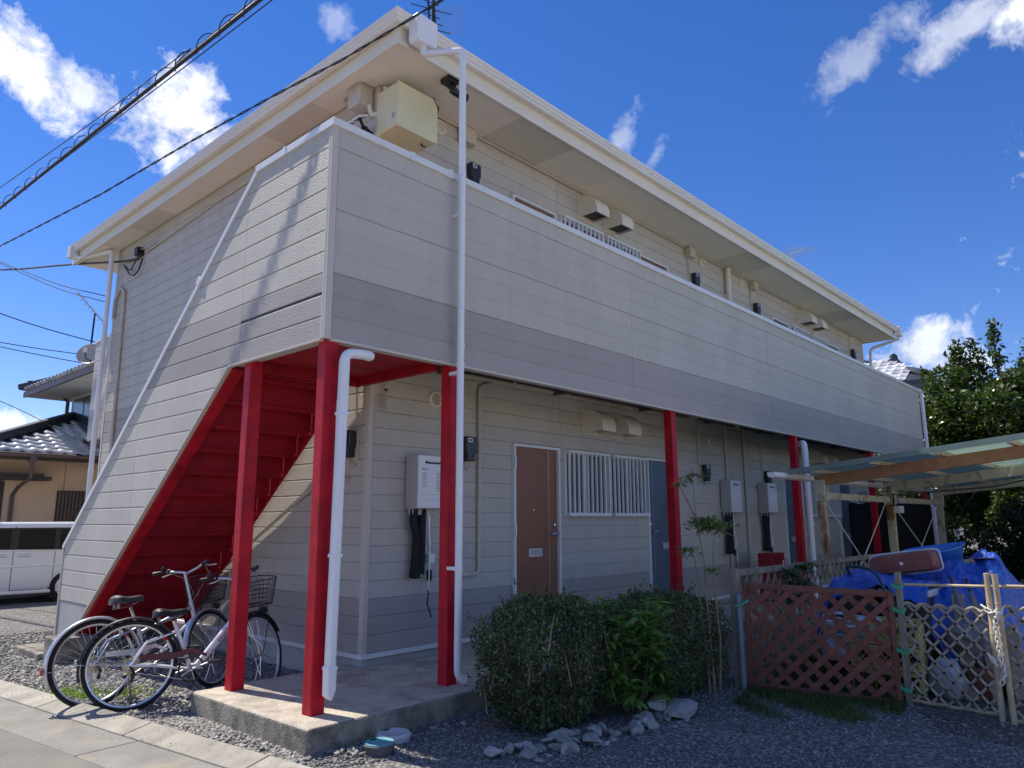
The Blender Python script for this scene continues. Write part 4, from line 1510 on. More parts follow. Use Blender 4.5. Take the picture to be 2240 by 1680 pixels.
def basket(root, x0, x1, hw, z0, z1, r_=.0022, pitch=.030):
    m_ = MB()

    def loop(t_, e_=0):
        s_ = .80 + .20 * t_
        xa, xb, w_ = x0 + (1 - s_) * .10, x1 - (1 - s_) * .25, hw * s_
        z_ = z0 + (z1 - z0) * t_
        pts_ = []
        for a in range(20):
            an = 2 * math.pi * a / 20
            cx, cy = math.cos(an), math.sin(an)
            q = .55
            pts_.append(((xa + xb) / 2 + (xb - xa) / 2 * math.copysign(abs(cx) ** q, cx), w_ * math.copysign(abs(cy) ** q, cy), z_))
        return pts_
    nl = 7
    rings = [loop(i / (nl - 1)) for i in range(nl)]
    for i, rg in enumerate(rings):
        m_.tube(rg, r_ * (2.0 if i == nl - 1 else 1), 5, closed=True)
    for a in range(40):
        f_ = a / 2
        i0, i1, fr_ = int(f_) % 20, (int(f_) + 1) % 20, f_ % 1
        m_.tube([Vector(rg[i0]).lerp(Vector(rg[i1]), fr_) for rg in (rings[0], rings[3], rings[6])], r_, 4, cap=False)
    base_ = rings[0]
    for i in range(1, 10):
        m_.tube([base_[i], base_[20 - i]], r_, 4, cap=False)
    o_ = m_.build('basket', MT['basket_wire'], root, fix=False)
    o_['kind'] = 'stuff'
    return o_


def handlebar(root, c_, w_, rise_, sweep_, mat, grip='black_plastic'):
    L_ = [(c_[0], 0, c_[2]), (c_[0] + .01, .10, c_[2] + rise_ * .6), (c_[0] - sweep_ * .3, .19, c_[2] + rise_), (c_[0] - sweep_, w_, c_[2] + rise_ * .9)]
    pts_ = [(x, -y, z) for x, y, z in L_[::-1]] + L_[1:]
    hb = MB().tube(pts_, .011, 10).build('handlebar', MT[mat], root, smooth=True)
    for s_ in (-1, 1):
        e_ = Vector((c_[0] - sweep_, s_ * w_, c_[2] + rise_ * .9))
        d2 = (e_ - Vector((c_[0] - sweep_ * .3, s_ * .19, c_[2] + rise_))).normalized()
        MB().tube([e_ - d2 * .10, e_ - d2 * .09, e_, e_ + d2 * .012], [.014, .017, .0165, .012], 10).build('grip', MT[grip], hb, smooth=True)
        b_ = e_ - d2 * .12
        MB().tube([b_ - d2 * .012, b_ + d2 * .012], .020, 10).build('brake_clamp', MT[grip], hb)
        MB().tube([b_ + V(.015, 0, -.005), b_ + V(.045, s_ * .01, -.018), b_ + V(.042, s_ * .10, -.030)], .006, 6).build('brake_lever', MT[mat], hb, smooth=True)
    bl_ = Vector((c_[0] - sweep_ * .55, w_ * .74, c_[2] + rise_ + .028))
    MB().lathe([(0, .022), (.016, .018), (.024, .004), (.024, 0), (0, 0)], bl_, n=14).build('bell', MT['black_plastic'], hb, smooth=True)
    for s_ in (-1, 1):
        MB().tube([(c_[0] - sweep_ * .4, s_ * .2, c_[2] + rise_), (c_[0] + .12, s_ * .12, c_[2] - .02), (c_[0] + .10, s_ * .03, c_[2] - .16), (c_[0] + .02, s_ * .02, c_[2] - .24)], .003, 5).build('brake_cable', MT['cable_grey'], hb, smooth=True)
    return hb


def bicycle(name, label, loc, heading, lean, spec):
    t_ = thing(name, label, 'bicycle', loc, Euler((lean, 0, heading), 'XYZ'), 'bicycles parked under the stair', local=True)
    t_.scale = (.92, .92, .92)
    r_, wb = spec['r'], spec['wb']
    fm = spec['frame']
    wheel(t_, 0, r_, 'rear_wheel')
    wheel(t_, wb, r_, 'front_wheel')
    bb = V(.435, 0, r_ - .06)
    st = V(.30, 0, .615)
    hb, ht = V(wb - .20, 0, .60), V(wb - .235, 0, .745)
    m_ = MB()
    m_.tube([bb, st], .0165, 10)
    if spec['dual']:
        m_.tube([bb + V(.02, 0, .02), hb + V(.01, 0, .01)], .020, 10)
        m_.tube([st + V(.02, 0, -.10), ht + V(.01, 0, -.05)], .016, 10)
    else:
        m_.tube([bb + V(-.02, 0, .01), bb + V(.05, 0, .02), ht + V(.005, 0, -.075)], [.020, .030, .031], 12)
    m_.tube([hb, ht], .020, 10)
    for s_ in (-1, 1):
        m_.tube([st + V(.01, s_ * .012, -.05), V(.1, s_ * .035, r_ + .16), V(0, s_ * .052, r_)], .009, 8)
        m_.tube([bb + V(-.03, s_ * .02, 0), V(.15, s_ * .045, r_ - .01), V(0, s_ * .052, r_)], .010, 8)
    m_.lathe([(.022, -.035), (.022, .035)], bb, 'y', 12)
    fr = m_.build('frame', MT[fm], t_, smooth=True)
    m_ = MB()
    d2 = (ht - hb).normalized()
    cr = hb - d2 * .03
    for s_ in (-1, 1):
        m_.tube([cr, cr + V(.004, s_ * .035, -.005), cr + V(.03, s_ * .045, -.08), V(wb - .02, s_ * .05, r_ + .06), V(wb, s_ * .052, r_)], [.012, .013, .012, .009, .008], 8)
    m_.build('fork', MT[spec['fork']], t_, smooth=True)
    stem_t = ht + d2 * spec['stem']
    m_ = MB().tube([ht, stem_t], .0125, 10)
    m_.tube([stem_t, stem_t + V(.045, 0, .01)], .013, 10)
    m_.build('stem', MT['mudguard_silver'], t_, smooth=True)
    handlebar(t_, (stem_t.x + .04, 0, stem_t.z + .01), .27, .05, .10, 'mudguard_silver')
    MB().tube([st, st + (st - bb).normalized() * spec['post']], .013, 8).build('seat_post', MT['chrome'], t_, smooth=True)
    sp = st + (st - bb).normalized() * (spec['post'] + .075)
    saddle(t_, (sp.x - .13, 0, sp.z), spec['saddle'], tilt=.08)
    g = guard(t_, 0, r_, R(8), R(spec['guard']), spec['gmat'])
    a = R(spec['guard'] - 22)
    q = V((r_ + .035) * math.cos(a), 0, r_ + (r_ + .035) * math.sin(a))
    MB().box(q.x - .012, -.02, q.z - .025, q.x + .004, .02, q.z + .025).build('tail_reflector', MT['reflector' if spec['dual'] else 'plastic_white'], g, bevel=.005)
    MB().tube([(0, -.055, r_), (q.x * .98, -.03, q.z - .01), (q.x * .98, .03, q.z - .01), (0, .055, r_)], .0025, 5).build('guard_stay', MT['steel'], g)
    guard(t_, wb, r_, R(30), R(175), spec['gmat'] if not spec['dual'] else 'mudguard_silver')
    # drive train on the right-hand side
    MB().lathe([(.095, -.040), (.098, -.037), (.095, -.034), (.085, -.034), (.085, -.040), (.095, -.040)], bb, 'y', 36).build('chainring', MT['black_plastic'], t_, smooth=True)
    m_ = MB()
    for k_ in range(5):
        an = 2 * math.pi * k_ / 5
        m_.bar(bb + V(0, -.038, 0), bb + V(.088 * math.cos(an), -.038, .088 * math.sin(an)), .006, .018, (0, 1, 0))
    m_.build('spider', MT['steel'], t_)
    for s_, an in ((-1, R(spec['crank'])), (1, R(spec['crank'] + 180))):
        e_ = bb + V(.165 * math.cos(an), s_ * .065, .165 * math.sin(an))
        cr_ = MB().bar(bb + V(0, s_ * .055, 0), e_, .012, .022, (0, 1, 0)).build('crank', MT['mudguard_silver'], t_, bevel=.004)
        m2 = MB()
        m2.box(e_.x - .045, min(e_.y + s_ * .02, e_.y + s_ * .11), e_.z - .012, e_.x + .045, max(e_.y + s_ * .02, e_.y + s_ * .11), e_.z + .012)
        m2.build('pedal', MT['black_plastic'], cr_, bevel=.006)
    for s_ in (1, -1):
        MB().tube([bb + V(0, -.037, s_ * .088), V(0, -.037, r_ + s_ * .045)], .0035, 5).build('chain', MT['steel'], t_)
    MB().lathe([(.0, -.048), (.022, -.046), (.022, -.043), (.036, -.036), (.036, -.030), (.044, -.027), (.044, -.022), (0, -.02)], (0, 0, r_), 'y', 28).build('sprockets', MT['steel'], t_)
    MB().lathe([(.046, -.026), (.058, -.0255), (.058, -.0215), (.046, -.021), (.046, -.026)], (0, 0, r_), 'y', 28).build('large_sprocket', MT['brass'], t_)
    cg = MB()
    z_ = r_ + .055
    cg.prism([(.06, z_ - .02), (.30, z_ - .03), (.44, z_ + .01), (.54, z_ - .03), (.545, z_ - .01), (.44, z_ + .045), (.28, z_ + .02), (.06, z_ + .022)], 'y', -.056, -.046)
    cg.build('chain_guard', MT[spec['cguard']], t_, bevel=.004)
    MB().tube([(.0, .07, r_ - .01), (.02, .11, .12), (.03, .15, .005)], .009, 8).build('kickstand', MT['steel'], t_, smooth=True)
    MB().tube([(0, -.05, r_), (.03, -.055, r_ - .06), (.01, -.055, r_ - .12)], .012, 6).build('derailleur', MT['black_plastic'], t_, smooth=True)
    bk = basket(t_, wb - .17, wb + .15, .17, .74, .96)
    MB().tube([(wb - .02, .06, r_), (wb + .03, .10, .60), (wb + .02, .10, .745)], .004, 5).build('basket_stay', MT['basket_wire'], t_)
    MB().tube([(wb - .02, -.06, r_), (wb + .03, -.10, .60), (wb + .02, -.10, .745)], .004, 5).build('basket_stay', MT['basket_wire'], t_)
    m_ = MB().lathe([(0, -.03), (.03, -.02), (.036, .03), (.03, .04), (0, .045)], (wb + .09, .0, .70), 'x', 14).build('head_lamp', MT['black_plastic'], t_, smooth=True)
    MB().tube([st + V(-.06, -.02, -.10), st + V(-.075, 0, -.10)], .014, 8).build('red_reflector', MT['reflector'], t_)
    # steer the front end about the head tube
    ax_, pv = (ht - hb).normalized(), ht
    Ms = Matrix.Translation(pv) @ Matrix.Rotation(R(spec['steer']), 4, ax_) @ Matrix.Translation(-pv)
    for o_ in list(t_.children):
        k_ = o_.name.split('.')[0]
        if k_ in ('front_wheel', 'fork', 'stem', 'handlebar', 'basket', 'basket_stay', 'head_lamp') or (k_ == 'mudguard' and o_.location.x > .5):
            o_.matrix_basis = Ms @ o_.matrix_basis
    # ring lock over the rear wheel
    MB().tube(arc(.13, r_ + .20, .055, R(-40), R(220), 14), .009, 6).build('ring_lock', MT['black_plastic' if not spec['dual'] else 'mudguard_silver'], t_, smooth=True)
    return t_, fr, bb, ht


near_heading = math.atan2(-.29, .87)
tb, fr, bb, ht = bicycle('bicycle', 'white bicycle with black mudguard parked nearest the road under the stair', (-.41, 1.635, G), near_heading, R(-3.5),
                         dict(steer=46, r=.335, wb=1.01, frame='frame_white', fork='frame_white', dual=False, stem=.20, post=.035, saddle='saddle_black', guard=195, gmat='black_plastic', cguard='dark_red', crank=18))
a_, b_ = bb + V(.05, 0, .02), ht + V(.005, 0, -.075)
mid = a_.lerp(b_, .62)
ang = math.atan2(b_.z - a_.z, b_.x - a_.x)
text_part('brand_print', 'excello', .052, 'black_line', fr, (mid.x, -.0318, mid.z), Euler((math.pi / 2, -ang, 0), 'XYZ'))
for o in (fr.children[-1],):
    o.rotation_euler = (Matrix.Rotation(-ang, 4, 'Y') @ Matrix.Rotation(math.pi / 2, 4, 'X')).to_euler()
bicycle('bicycle', 'silver-blue bicycle with silver mudguard leaning behind the white bicycle', (-.53, 1.945, G), R(-1), R(-7),
        dict(steer=30, r=.33, wb=.99, frame='frame_silver', fork='mudguard_silver', dual=True, stem=.24, post=.13, saddle='saddle_grey', guard=205, gmat='mudguard_silver', cguard='mudguard_silver', crank=30))

# ------------------------------------------------------------------ parked van
pm('car_white', (.88, .88, .89), .25, .02, 2, coat=1.0, spec=.6)
pm('car_trim', (.02, .02, .022), .4, .1, 8)
pm('tail_red', (.4, .02, .02), .2, .05, 8)
vg = gz(11.6)
VAN = thing('parked_van', 'white minivan with dark tinted windows parked beyond the stair', 'van', (.8, 12.3, vg))
y0, y1 = 11.55, 13.05
prof = [(-1.25, .18), (-1.32, .40), (-1.28, .72), (-.95, .84), (-.45, 1.30), (-.25, 1.39), (.2, 1.44), (2.55, 1.44), (2.78, 1.38), (2.86, .9), (2.90, .45), (2.84, .20)]
m = MB().prism([(x, z + vg) for x, z in prof], 'y', y0, y1)
body = m.build('body', MT['car_white'], VAN, bevel=.11)
body.modifiers['bevel'].segments = 5
body.data.polygons.foreach_set('use_smooth', [True] * len(body.data.polygons))
MB().prism([(-1.2, vg + .60), (2.8, vg + .66), (2.8, vg + .69), (-1.2, vg + .63)], 'y', y0 - .012, y0 + .02).build('body_crease', MT['car_white'], body, bevel=.008)
MB().box(-.9, y0 - .01, vg + .17, 2.6, y0 + .05, vg + .235).build('side_sill', MT['car_white'], body, bevel=.02)
MB().prism([(-1.15, vg + .13), (2.8, vg + .13), (2.8, vg + .22), (-1.15, vg + .22)], 'y', y0 + .03, y1 - .03).build('underbody', MT['car_trim'], VAN)
for nm, pl in (('window', [(-.55, 1.02), (-.32, 1.30), (.28, 1.31), (.28, .99)]), ('window', [(.36, .985), (.36, 1.31), (1.22, 1.31), (1.22, .965)]),
               ('window', [(1.34, .955), (1.34, 1.31), (1.92, 1.31), (1.92, .945)]), ('window', [(2.00, .95), (2.00, 1.31), (2.50, 1.30), (2.58, .96)])):
    MB().prism([(x, z + vg) for x, z in pl], 'y', y0 - .003, y0 + .02).build(nm, MT['pane_dark'], body)
MB().prism([(x, z + vg) for x, z in [(-.62, .985), (-.36, 1.335), (2.54, 1.335), (2.64, .925)]], 'y', y0 - .0018, y0 + .01).build('window_band', MT['car_trim'], body)
MB().box(-.55, y0 - .006, vg + .915, 2.62, y0 + .002, vg + .935).build('belt_moulding', MT['alu'], body)
for x0, za, zb in ((.32, .24, 1.36), (1.28, .24, 1.36)):
    MB().box(x0 - .005, y0 - .0024, vg + za, x0 + .005, y0 + .002, vg + zb).build('door_seam', MT['car_trim'], body)
MB().prism([(1.93, vg + .42), (1.94, vg + .90), (1.95, vg + .90), (1.94, vg + .42)], 'y', y0 - .0022, y0 + .001).build('door_seam', MT['car_trim'], body)
MB().box(1.28, y0 - .0022, vg + .238, 1.83, y0 + .001, vg + .246).build('door_seam', MT['car_trim'], body)
for x0 in (.98, 1.34):
    MB().box(x0, y0 - .022, vg + .83, x0 + .24, y0 - .004, vg + .862).build('door_handle', MT['car_white'], body, bevel=.008)
    MB().box(x0 + .03, y0 - .0035, vg + .82, x0 + .20, y0 - .0026, vg + .875).build('handle_recess', MT['heater_side'], body)
MB().box(2.72, y0 - .004, vg + .5, 2.85, y0 + .03, vg + .95).build('tail_lamp', MT['tail_red'], body, bevel=.01)
MB().prism([(-1.2, vg + .55), (-1.0, vg + .62), (-.8, vg + .74), (-1.15, vg + .70)], 'y', y0 - .004, y0 + .03).build('head_lamp', MT['pane_frosted'], body)
for cx in (-.62, 2.17):
    MB().lathe([(.30, 0), (.30, .02), (0, .02)], (cx, y0 - .0035, vg + .28), 'y', 28).build('wheel_arch', MT['car_trim'], body)
    for ys_ in (y0 + .01, y1 - .17):
        w = MB().lathe([(.18, -.02), (.25, -.018), (.268, .0), (.268, .14), (.25, .16), (.18, .16)], (cx, ys_ - .01, vg + .268), 'y', 30).build('wheel', MT['tyre'], VAN, smooth=True)
        MB().lathe([(0, -.014), (.06, -.012), (.17, -.005), (.18, .02), (.18, .1)], (cx, ys_ - .01, vg + .268), 'y', 20).build('rim', MT['mudguard_silver'], w, smooth=True)

# ------------------------------------------------------------------ neighbouring houses
pm('stucco_beige', (.66, .47, .31), .85, .05, 2, bump=.3, bs=60)
pm('dark_wood', (.035, .027, .022), .6, .2, 6)
pm('brown_metal', (.10, .065, .055), .5, .1, 4)
pm('tile_dark', (.045, .048, .055), .38, .2, 9, objvar=.3)
pm('tile_silver', (.58, .59, .60), .32, .2, 9, objvar=.3)
pm('white_plaster', (.60, .60, .58), .8, .06, 2)
TILE = {}


def tile_mesh(w, l, mat):
    k_ = (w, l, mat)
    if k_ not in TILE:
        xs_ = [(0, .0), (.12, .018), (.28, .032), (.44, .018), (.58, .004), (.8, -.004), (1.0, .002)]
        vs_, fs_ = [], []
        for yy, dz in ((0, 0), (l, .012)):
            for x_, z_ in xs_:
                vs_.append((x_ * w, yy, z_ - dz))
        for x_, z_ in xs_:
            vs_.append((x_ * w, 0, z_ - .02))
        n = len(xs_)
        for i in range(n - 1):
            fs_.append((i, i + 1, n + i + 1, n + i))
            fs_.append((2 * n + i, 2 * n + i + 1, i + 1, i))
        me = bpy.data.meshes.new('roof_tile')
        me.from_pydata(vs_, [], fs_)
        me.materials.append(MT[mat])
        me.polygons.foreach_set('use_smooth', [True] * len(me.polygons))
        TILE[k_] = me
    return TILE[k_]


def tile_slope(parent, origin, along, slope_dir, nx, ny, w, l, mat, keep=None):
    """rows of tiles: along = unit plan direction of the eave, slope_dir = unit plan direction uphill, pitch .42"""
    al, sd = Vector((*along, 0)), Vector((*slope_dir, 0))
    up_ = (sd + V(0, 0, .42)).normalized()
    nrm = al.cross(up_)
    if nrm.z < 0:
        nrm = -nrm
    rot = Matrix((al, up_, al.cross(up_))).transposed().to_euler()
    for j in range(ny):
        for i in range(nx):
            p_ = Vector(origin) + al * (i * w) + up_ * (j * l * .88) + nrm * .02
            if keep and not keep(i, j):
                continue
            o_ = place('roof_tile', tile_mesh(w, l, mat), p_, parent)
            o_.rotation_euler = rot


HS = thing('neighbour_house', 'beige stucco house with dark tiled roofs beyond the white van', 'house', (4.0, 17, gz(15)))
MB().box(1.0, 15.0, gz(15), 9.0, 22, 2.98).build('wall', MT['stucco_beige'], HS)
MB().box(2.98, 14.996, gz(15), 2.992, 14.9995, 2.9).build('wall_joint', MT['brown_metal'], HS)
rf = MB()
ez = 2.98
rf.add([(.9, 14.2, ez), (9.4, 14.2, ez), (9.4, 18.6, ez + 1.85), (5.3, 18.6, ez + 1.85), (.9, 22.6, ez), (.9, 14.2, ez - .10), (9.4, 14.2, ez - .10), (.9, 22.6, ez - .10)],
       [(0, 1, 2, 3), (0, 3, 4), (5, 6, 1, 0), (7, 5, 0, 4)])
rf.add([(.95, 14.25, ez - .101), (9.4, 14.25, ez - .101), (9.4, 15.05, ez - .101), (.95, 15.05, ez - .101)], [(0, 1, 2, 3)])
low_roof = rf.build('lower_roof', MT['tile_dark'], HS)
tile_slope(low_roof, (1.0, 14.2, ez + .01), (1, 0), (0, 1), 27, 11, .27, .30, 'tile_silver', lambda i, j: i * .27 > j * .30 * .88 * .93 + .15)
MB().bar((.86, 14.16, ez + .06), (5.25, 18.5, ez + 1.92), .22, .20).build('hip_ridge', MT['tile_dark'], low_roof, bevel=.04)
MB().lathe([(.0, .30), (.10, .27), (.16, .15), (.17, 0)], (1.15, 14.42, ez + .12), n=12).build('ridge_end_tile', MT['tile_dark'], low_roof, smooth=True)
MB().box(.9, 14.17, ez - .16, 9.4, 14.20, ez - .02).build('fascia', MT['dark_wood'], low_roof)
MB().tube([(.9, 14.11, ez - .05), (9.4, 14.11, ez - .05)], .05, 10).build('gutter', MT['brown_metal'], HS, smooth=True)
MB().tube([(2.08, 14.12, ez - .05), (2.08, 14.12, 2.45), (1.98, 14.6, 2.25), (1.98, 14.93, 2.1), (1.98, 14.93, .2)], .04, 8).build('downpipe', MT['brown_metal'], HS, smooth=True)
MB().box(2.02, 14.06, ez - .22, 2.14, 14.18, ez - .07).build('rain_hopper', MT['brown_metal'], HS)
MB().box(.9, 14.55, 2.42, 2.60, 14.995, 2.50).build('window_canopy', MT['dark_wood'], HS)
MB().box(.9, 14.65, 2.51, 2.48, 14.995, 2.58).build('canopy_top', MT['brown_metal'], HS)
w = MB().box(.7, 14.965, .7, 1.82, 14.999, 2.40).build('window', MT['dark_wood'], HS)
MB().box(.8, 14.955, .75, 1.74, 14.9645, 2.32).build('pane', MT['pane_dark'], w)
for z in (1.2, 1.6, 2.0):
    MB().box(.8, 14.945, z, 1.74, 14.9545, z + .03).build('muntin', MT['dark_wood'], w)
w = MB().box(2.86, 14.965, 1.2, 3.9, 14.999, 2.22).build('shutter_window', MT['dark_wood'], HS)
for i in range(14):
    MB().box(2.88 + i * .073, 14.945, 1.22, 2.93 + i * .073, 14.9645, 2.20).build('slat', MT['brown_metal'], w)
# upper storey
MB().box(3.62, 13.2, 3.2, 9.0, 17.2, 4.78).build('upper_wall', MT['white_plaster'], HS)
MB().box(3.3, 13.2, 3.35, 3.615, 17.15, 3.40).build('sill_band', MT['dark_wood'], HS)
uz = 4.84
rf = MB()
rf.add([(2.72, 17.9, uz), (2.72, 12.4, uz), (9.4, 12.4, uz), (9.4, 17.9, uz), (5.5, 15.1, uz + 1.3), (7, 15.1, uz + 1.3),
        (2.72, 17.9, uz - .14), (2.72, 12.4, uz - .14), (9.4, 12.4, uz - .14), (9.4, 17.9, uz - .14)],
       [(0, 1, 4), (1, 2, 5, 4), (2, 3, 5), (3, 0, 4, 5), (6, 7, 1, 0), (7, 8, 2, 1), (9, 6, 0, 3)])
up_roof = rf.build('upper_roof', MT['tile_dark'], HS)
MB().box(2.76, 12.45, uz - .15, 9.3, 17.85, uz - .135).build('soffit', MT['white_plaster'], up_roof)
MB().box(2.68, 12.4, uz - .16, 2.72, 17.9, uz - .02).build('fascia', MT['brown_metal'], up_roof)
for i in range(22):
    y = 12.45 + i * .25
    MB().lathe([(.055, -.02), (.055, .18)], (2.66, y, uz + .04), 'x', 8).build('eave_tile', MT['tile_silver'], up_roof, smooth=True)
MB().bar((2.60, 17.98, uz + .10), (4.4, 16.1, uz + .75), .2, .16).build('hip_ridge', MT['tile_dark'], up_roof, bevel=.04)
MB().lathe([(0, .16), (.07, .13), (.10, 0)], (2.78, 17.75, uz + .14), n=10).build('ridge_end_tile', MT['tile_dark'], up_roof, smooth=True)
w = MB().box(3.585, 15.3, 3.62, 3.615, 16.95, 4.62).build('window', MT['dark_wood'], HS)
for ya in (15.36, 16.17):
    MB().box(3.575, ya, 3.68, 3.5845, ya + .73, 4.55).build('pane', MT['pane_frosted'], w)
MB().tube([(3.45, 17.3, 4.70), (3.55, 17.3, 4.6), (3.55, 17.3, 3.3)], .045, 8).build('downpipe', MT['brown_metal'], HS, smooth=True)
t = thing('tv_antenna', 'small television antenna on a mast above the neighbouring house', 'antenna', (3.86, 17, 4.9))
MB().tube([(3.84, 17, 4.9), (3.88, 17, 7.0)], .025, 8).build('mast', MT['black_line'], t)
MB().tube([(3.4, 17, 7.5), (4.1, 17, 6.82)], .02, 6).build('boom', MT['alu'], t)
for k_ in range(8):
    c_ = V(3.45, 17, 7.42).lerp(V(4.1, 17, 6.8), k_ / 7)
    MB().tube([c_ + V(.10, .2, .12), c_ - V(.10, .2, .12)], .008, 4).build('element', MT['alu'], t)
t = thing('satellite_dish', 'grey satellite dish on the back veranda beside the left wall edge', 'dish', (1.5, 8.3, 3.7))
dm = MB().lathe([(0, .0), (.08, .010), (.15, .036), (.19, .060), (.195, .056)], (0, 0, 0), n=28)
o = dm.build('reflector', MT['heater_side'], t, smooth=True)
o.parent = t
o.location = Vector((1.22, 8.42, 4.10)) - Vector((1.5, 8.3, 3.7))
o.rotation_euler = (V(-.55, -.6, .35)).to_track_quat('Z', 'Y').to_euler()
MB().tube([(1.30, 8.46, 4.1), (1.33, 8.4, 3.95), (1.33, 8.25, 3.75), (1.33, 8.01, 3.7)], .02, 8).build('arm', MT['black_line'], t, smooth=True)
MB().tube([(1.30, 8.44, 3.98), (1.10, 8.2, 3.98), (1.05, 8.12, 4.08)], .01, 6).build('feed_arm', MT['black_line'], t, smooth=True)
MB().lathe([(0, -.04), (.03, -.035), (.03, .035), (0, .04)], (1.05, 8.12, 4.1), n=10).build('feed', MT['alu_white'], t)

HR = thing('neighbour_house', 'house with grey tiled roof ridge showing past the right end of the building', 'house', (24, 5, G))
MB().box(21.5, 2.4, G, 29, 10, 5.4).build('wall', MT['white_plaster'], HS if False else HR)
rf = MB()
RG = [(22, 2.35, 6.12), (22, 3.4, 6.42), (22, 9.0, 6.42)]
rf.add([(20.2, .9, 5.40), (23.8, .9, 5.40), (23.8, 10.5, 5.40), (20.2, 10.5, 5.40)] + RG + [(20.2, .9, 5.26), (23.8, .9, 5.26), (23.8, 10.5, 5.26), (20.2, 10.5, 5.26)],
       [(0, 1, 4), (1, 2, 6, 5, 4), (2, 3, 6), (3, 0, 4, 5, 6), (7, 8, 1, 0), (8, 9, 2, 1), (9, 10, 3, 2), (10, 7, 0, 3), (10, 9, 8, 7)])
rr_ = rf.build('roof', MT['tile_dark'], HR)
for j in range(7):
    for i in range(32):
        y_ = 10.2 - i * .27
        f_ = j / 7
        if y_ < 1.0 + 1.6 * f_:
            continue
        x_ = 20.2 + 1.8 * f_
        o = place('roof_tile', tile_mesh(.27, .34, 'tile_silver'), (x_, y_, 5.43 + 1.02 * f_), rr_)
        o.rotation_euler = (R(29), 0, R(-90))
for a_, b_ in (((20.2, .9, 5.46), RG[0]), ((23.8, .9, 5.46), RG[0]), (RG[0], RG[1]), (RG[1], RG[2])):
    a_, b_ = Vector(a_), Vector(b_)
    MB().bar(a_ + V(0, 0, .06), b_ + V(0, 0, .10), .20, .16).build('ridge', MT['tile_dark'], rr_, bevel=.04)
m = MB().prism([(-.26, 0), (.26, 0), (.24, .18), (.14, .24), (.12, .36), (0, .42), (-.12, .36), (-.14, .24), (-.24, .18)], 'y', -.06, .06)
o = m.build('ridge_end_tile', MT['tile_dark'], rr_, bevel=.03)
o.location = Vector((22.0, 2.26, 6.40)) - WL[rr_.name]
o.rotation_euler = (0, 0, R(-25))
MB().lathe([(.075, -.10), (.075, .16), (.05, .17), (0, .17)], (21.95, 2.12, 6.22), 'y', 12).build('round_tile', MT['tile_dark'], rr_, smooth=True)

# ------------------------------------------------------------------ carport
pm('poly_green', (.26, .36, .325), .45, .08, 3, stain=((.12, .16, .12), 2.5, .5, .75, .5))
_m = MT['poly_green']
_nt = _m.node_tree
_tr = _nt.nodes.new('ShaderNodeBsdfTranslucent')
_tr.inputs['Color'].default_value = (.34, .47, .41, 1)
_mx = _nt.nodes.new('ShaderNodeMixShader')
_mx.inputs[0].default_value = .35
_nt.links.new(_nt.nodes['Principled BSDF'].outputs[0], _mx.inputs[1])
_nt.links.new(_tr.outputs[0], _mx.inputs[2])
_nt.links.new(_mx.outputs[0], [q for q in _nt.nodes if q.type == 'OUTPUT_MATERIAL'][0].inputs['Surface'])
pm('beam_orange', (.36, .18, .085), .6, .15, 8, stain=((.25, .10, .04), 10, .5, .7, .5))
pm('flaking_cream', (.56, .53, .42), .7, .12, 8, stain=((.22, .11, .05), 8, .52, .66, .9), stretch=(1, 1, .5))
CP = thing('carport', 'old carport with green sheet roof, orange beam and rusty posts', 'carport', (8.5, -1.6, G))


def croof(x, y):      # roof height
    return 1.99 + .105 * (-.80 - y)


for x, mt_, w_ in ((6.45, 'rust', .085), (9.16, 'rust', .10), (12.0, 'flaking_cream', .10)):
    MB().box(x - w_ / 2, -.80 - w_ / 2, G - .02, x + w_ / 2, -.80 + w_ / 2, 1.84).build('post', MT[mt_], CP, bevel=.006)
    MB().box(x - w_ / 2 - .02, -.80 - w_ / 2 - .02, 1.72, x + w_ / 2 + .02, -.80 + w_ / 2 + .02, 1.98).build('post_head', MT['flaking_cream'], CP, bevel=.01)
    y2 = -5.2
    MB().bar((x, -.74, croof(x, -.74) - .02), (x, y2, croof(x, y2) - .02), .07, .13).build('beam', MT['beam_orange' if x < 7 else 'flaking_cream'], CP, bevel=.006)
MB().bar((6.5, -.80, 1.79), (12.0, -.80, 1.79), .05, .08).build('tie_beam', MT['flaking_cream'], CP)
for a, b in (((6.5, 1.75), (8.3, .62)), ((8.95, 1.75), (7.1, .62)), ((9.2, 1.75), (11.6, .62)), ((11.9, 1.75), (9.6, .62))):
    MB().tube([(a[0], -.80, a[1]), (b[0], -.82, b[1])], .008, 6).build('brace_rod', MT['alu_white'], CP)
for y in (-.85, -1.5, -2.14, -2.80, -3.45, -4.1, -4.75):
    MB().bar((6.08, y, croof(6, y) + .075), (12.7, y, croof(12, y) + .075), .05, .05).build('purlin', MT['flaking_cream'], CP)
for i in range(9):      # corrugated sheets laid side by side
    xa = 6.10 + i * .74
    vs_, fs_ = [], []
    nx_ = 22
    for yy in (-.55, -5.2):
        for k_ in range(nx_ + 1):
            x_ = xa + .75 * k_ / nx_
            vs_.append((x_, yy, croof(x_, yy) + .115 + .012 * math.sin(x_ * 2 * math.pi / .075)))
    n = nx_ + 1
    for k_ in range(nx_):
        fs_.append((k_, k_ + 1, n + k_ + 1, n + k_))
    o = MB().add(vs_, fs_).build('roof_sheet', MT['poly_green'], CP, smooth=True)
    o.location.z += .004 * (i % 2)
MB().bar((6.085, -.56, croof(6, -.56) + .10), (6.085, -5.2, croof(6, -5.2) + .10), .02, .06).build('edge_strip', MT['poly_green'], CP)
m = MB()
gp = [(-.05, .0), (-.045, -.05), (0, -.07), (.045, -.05), (.05, 0), (.04, 0), (.036, -.045), (0, -.06), (-.036, -.045), (-.04, 0)]
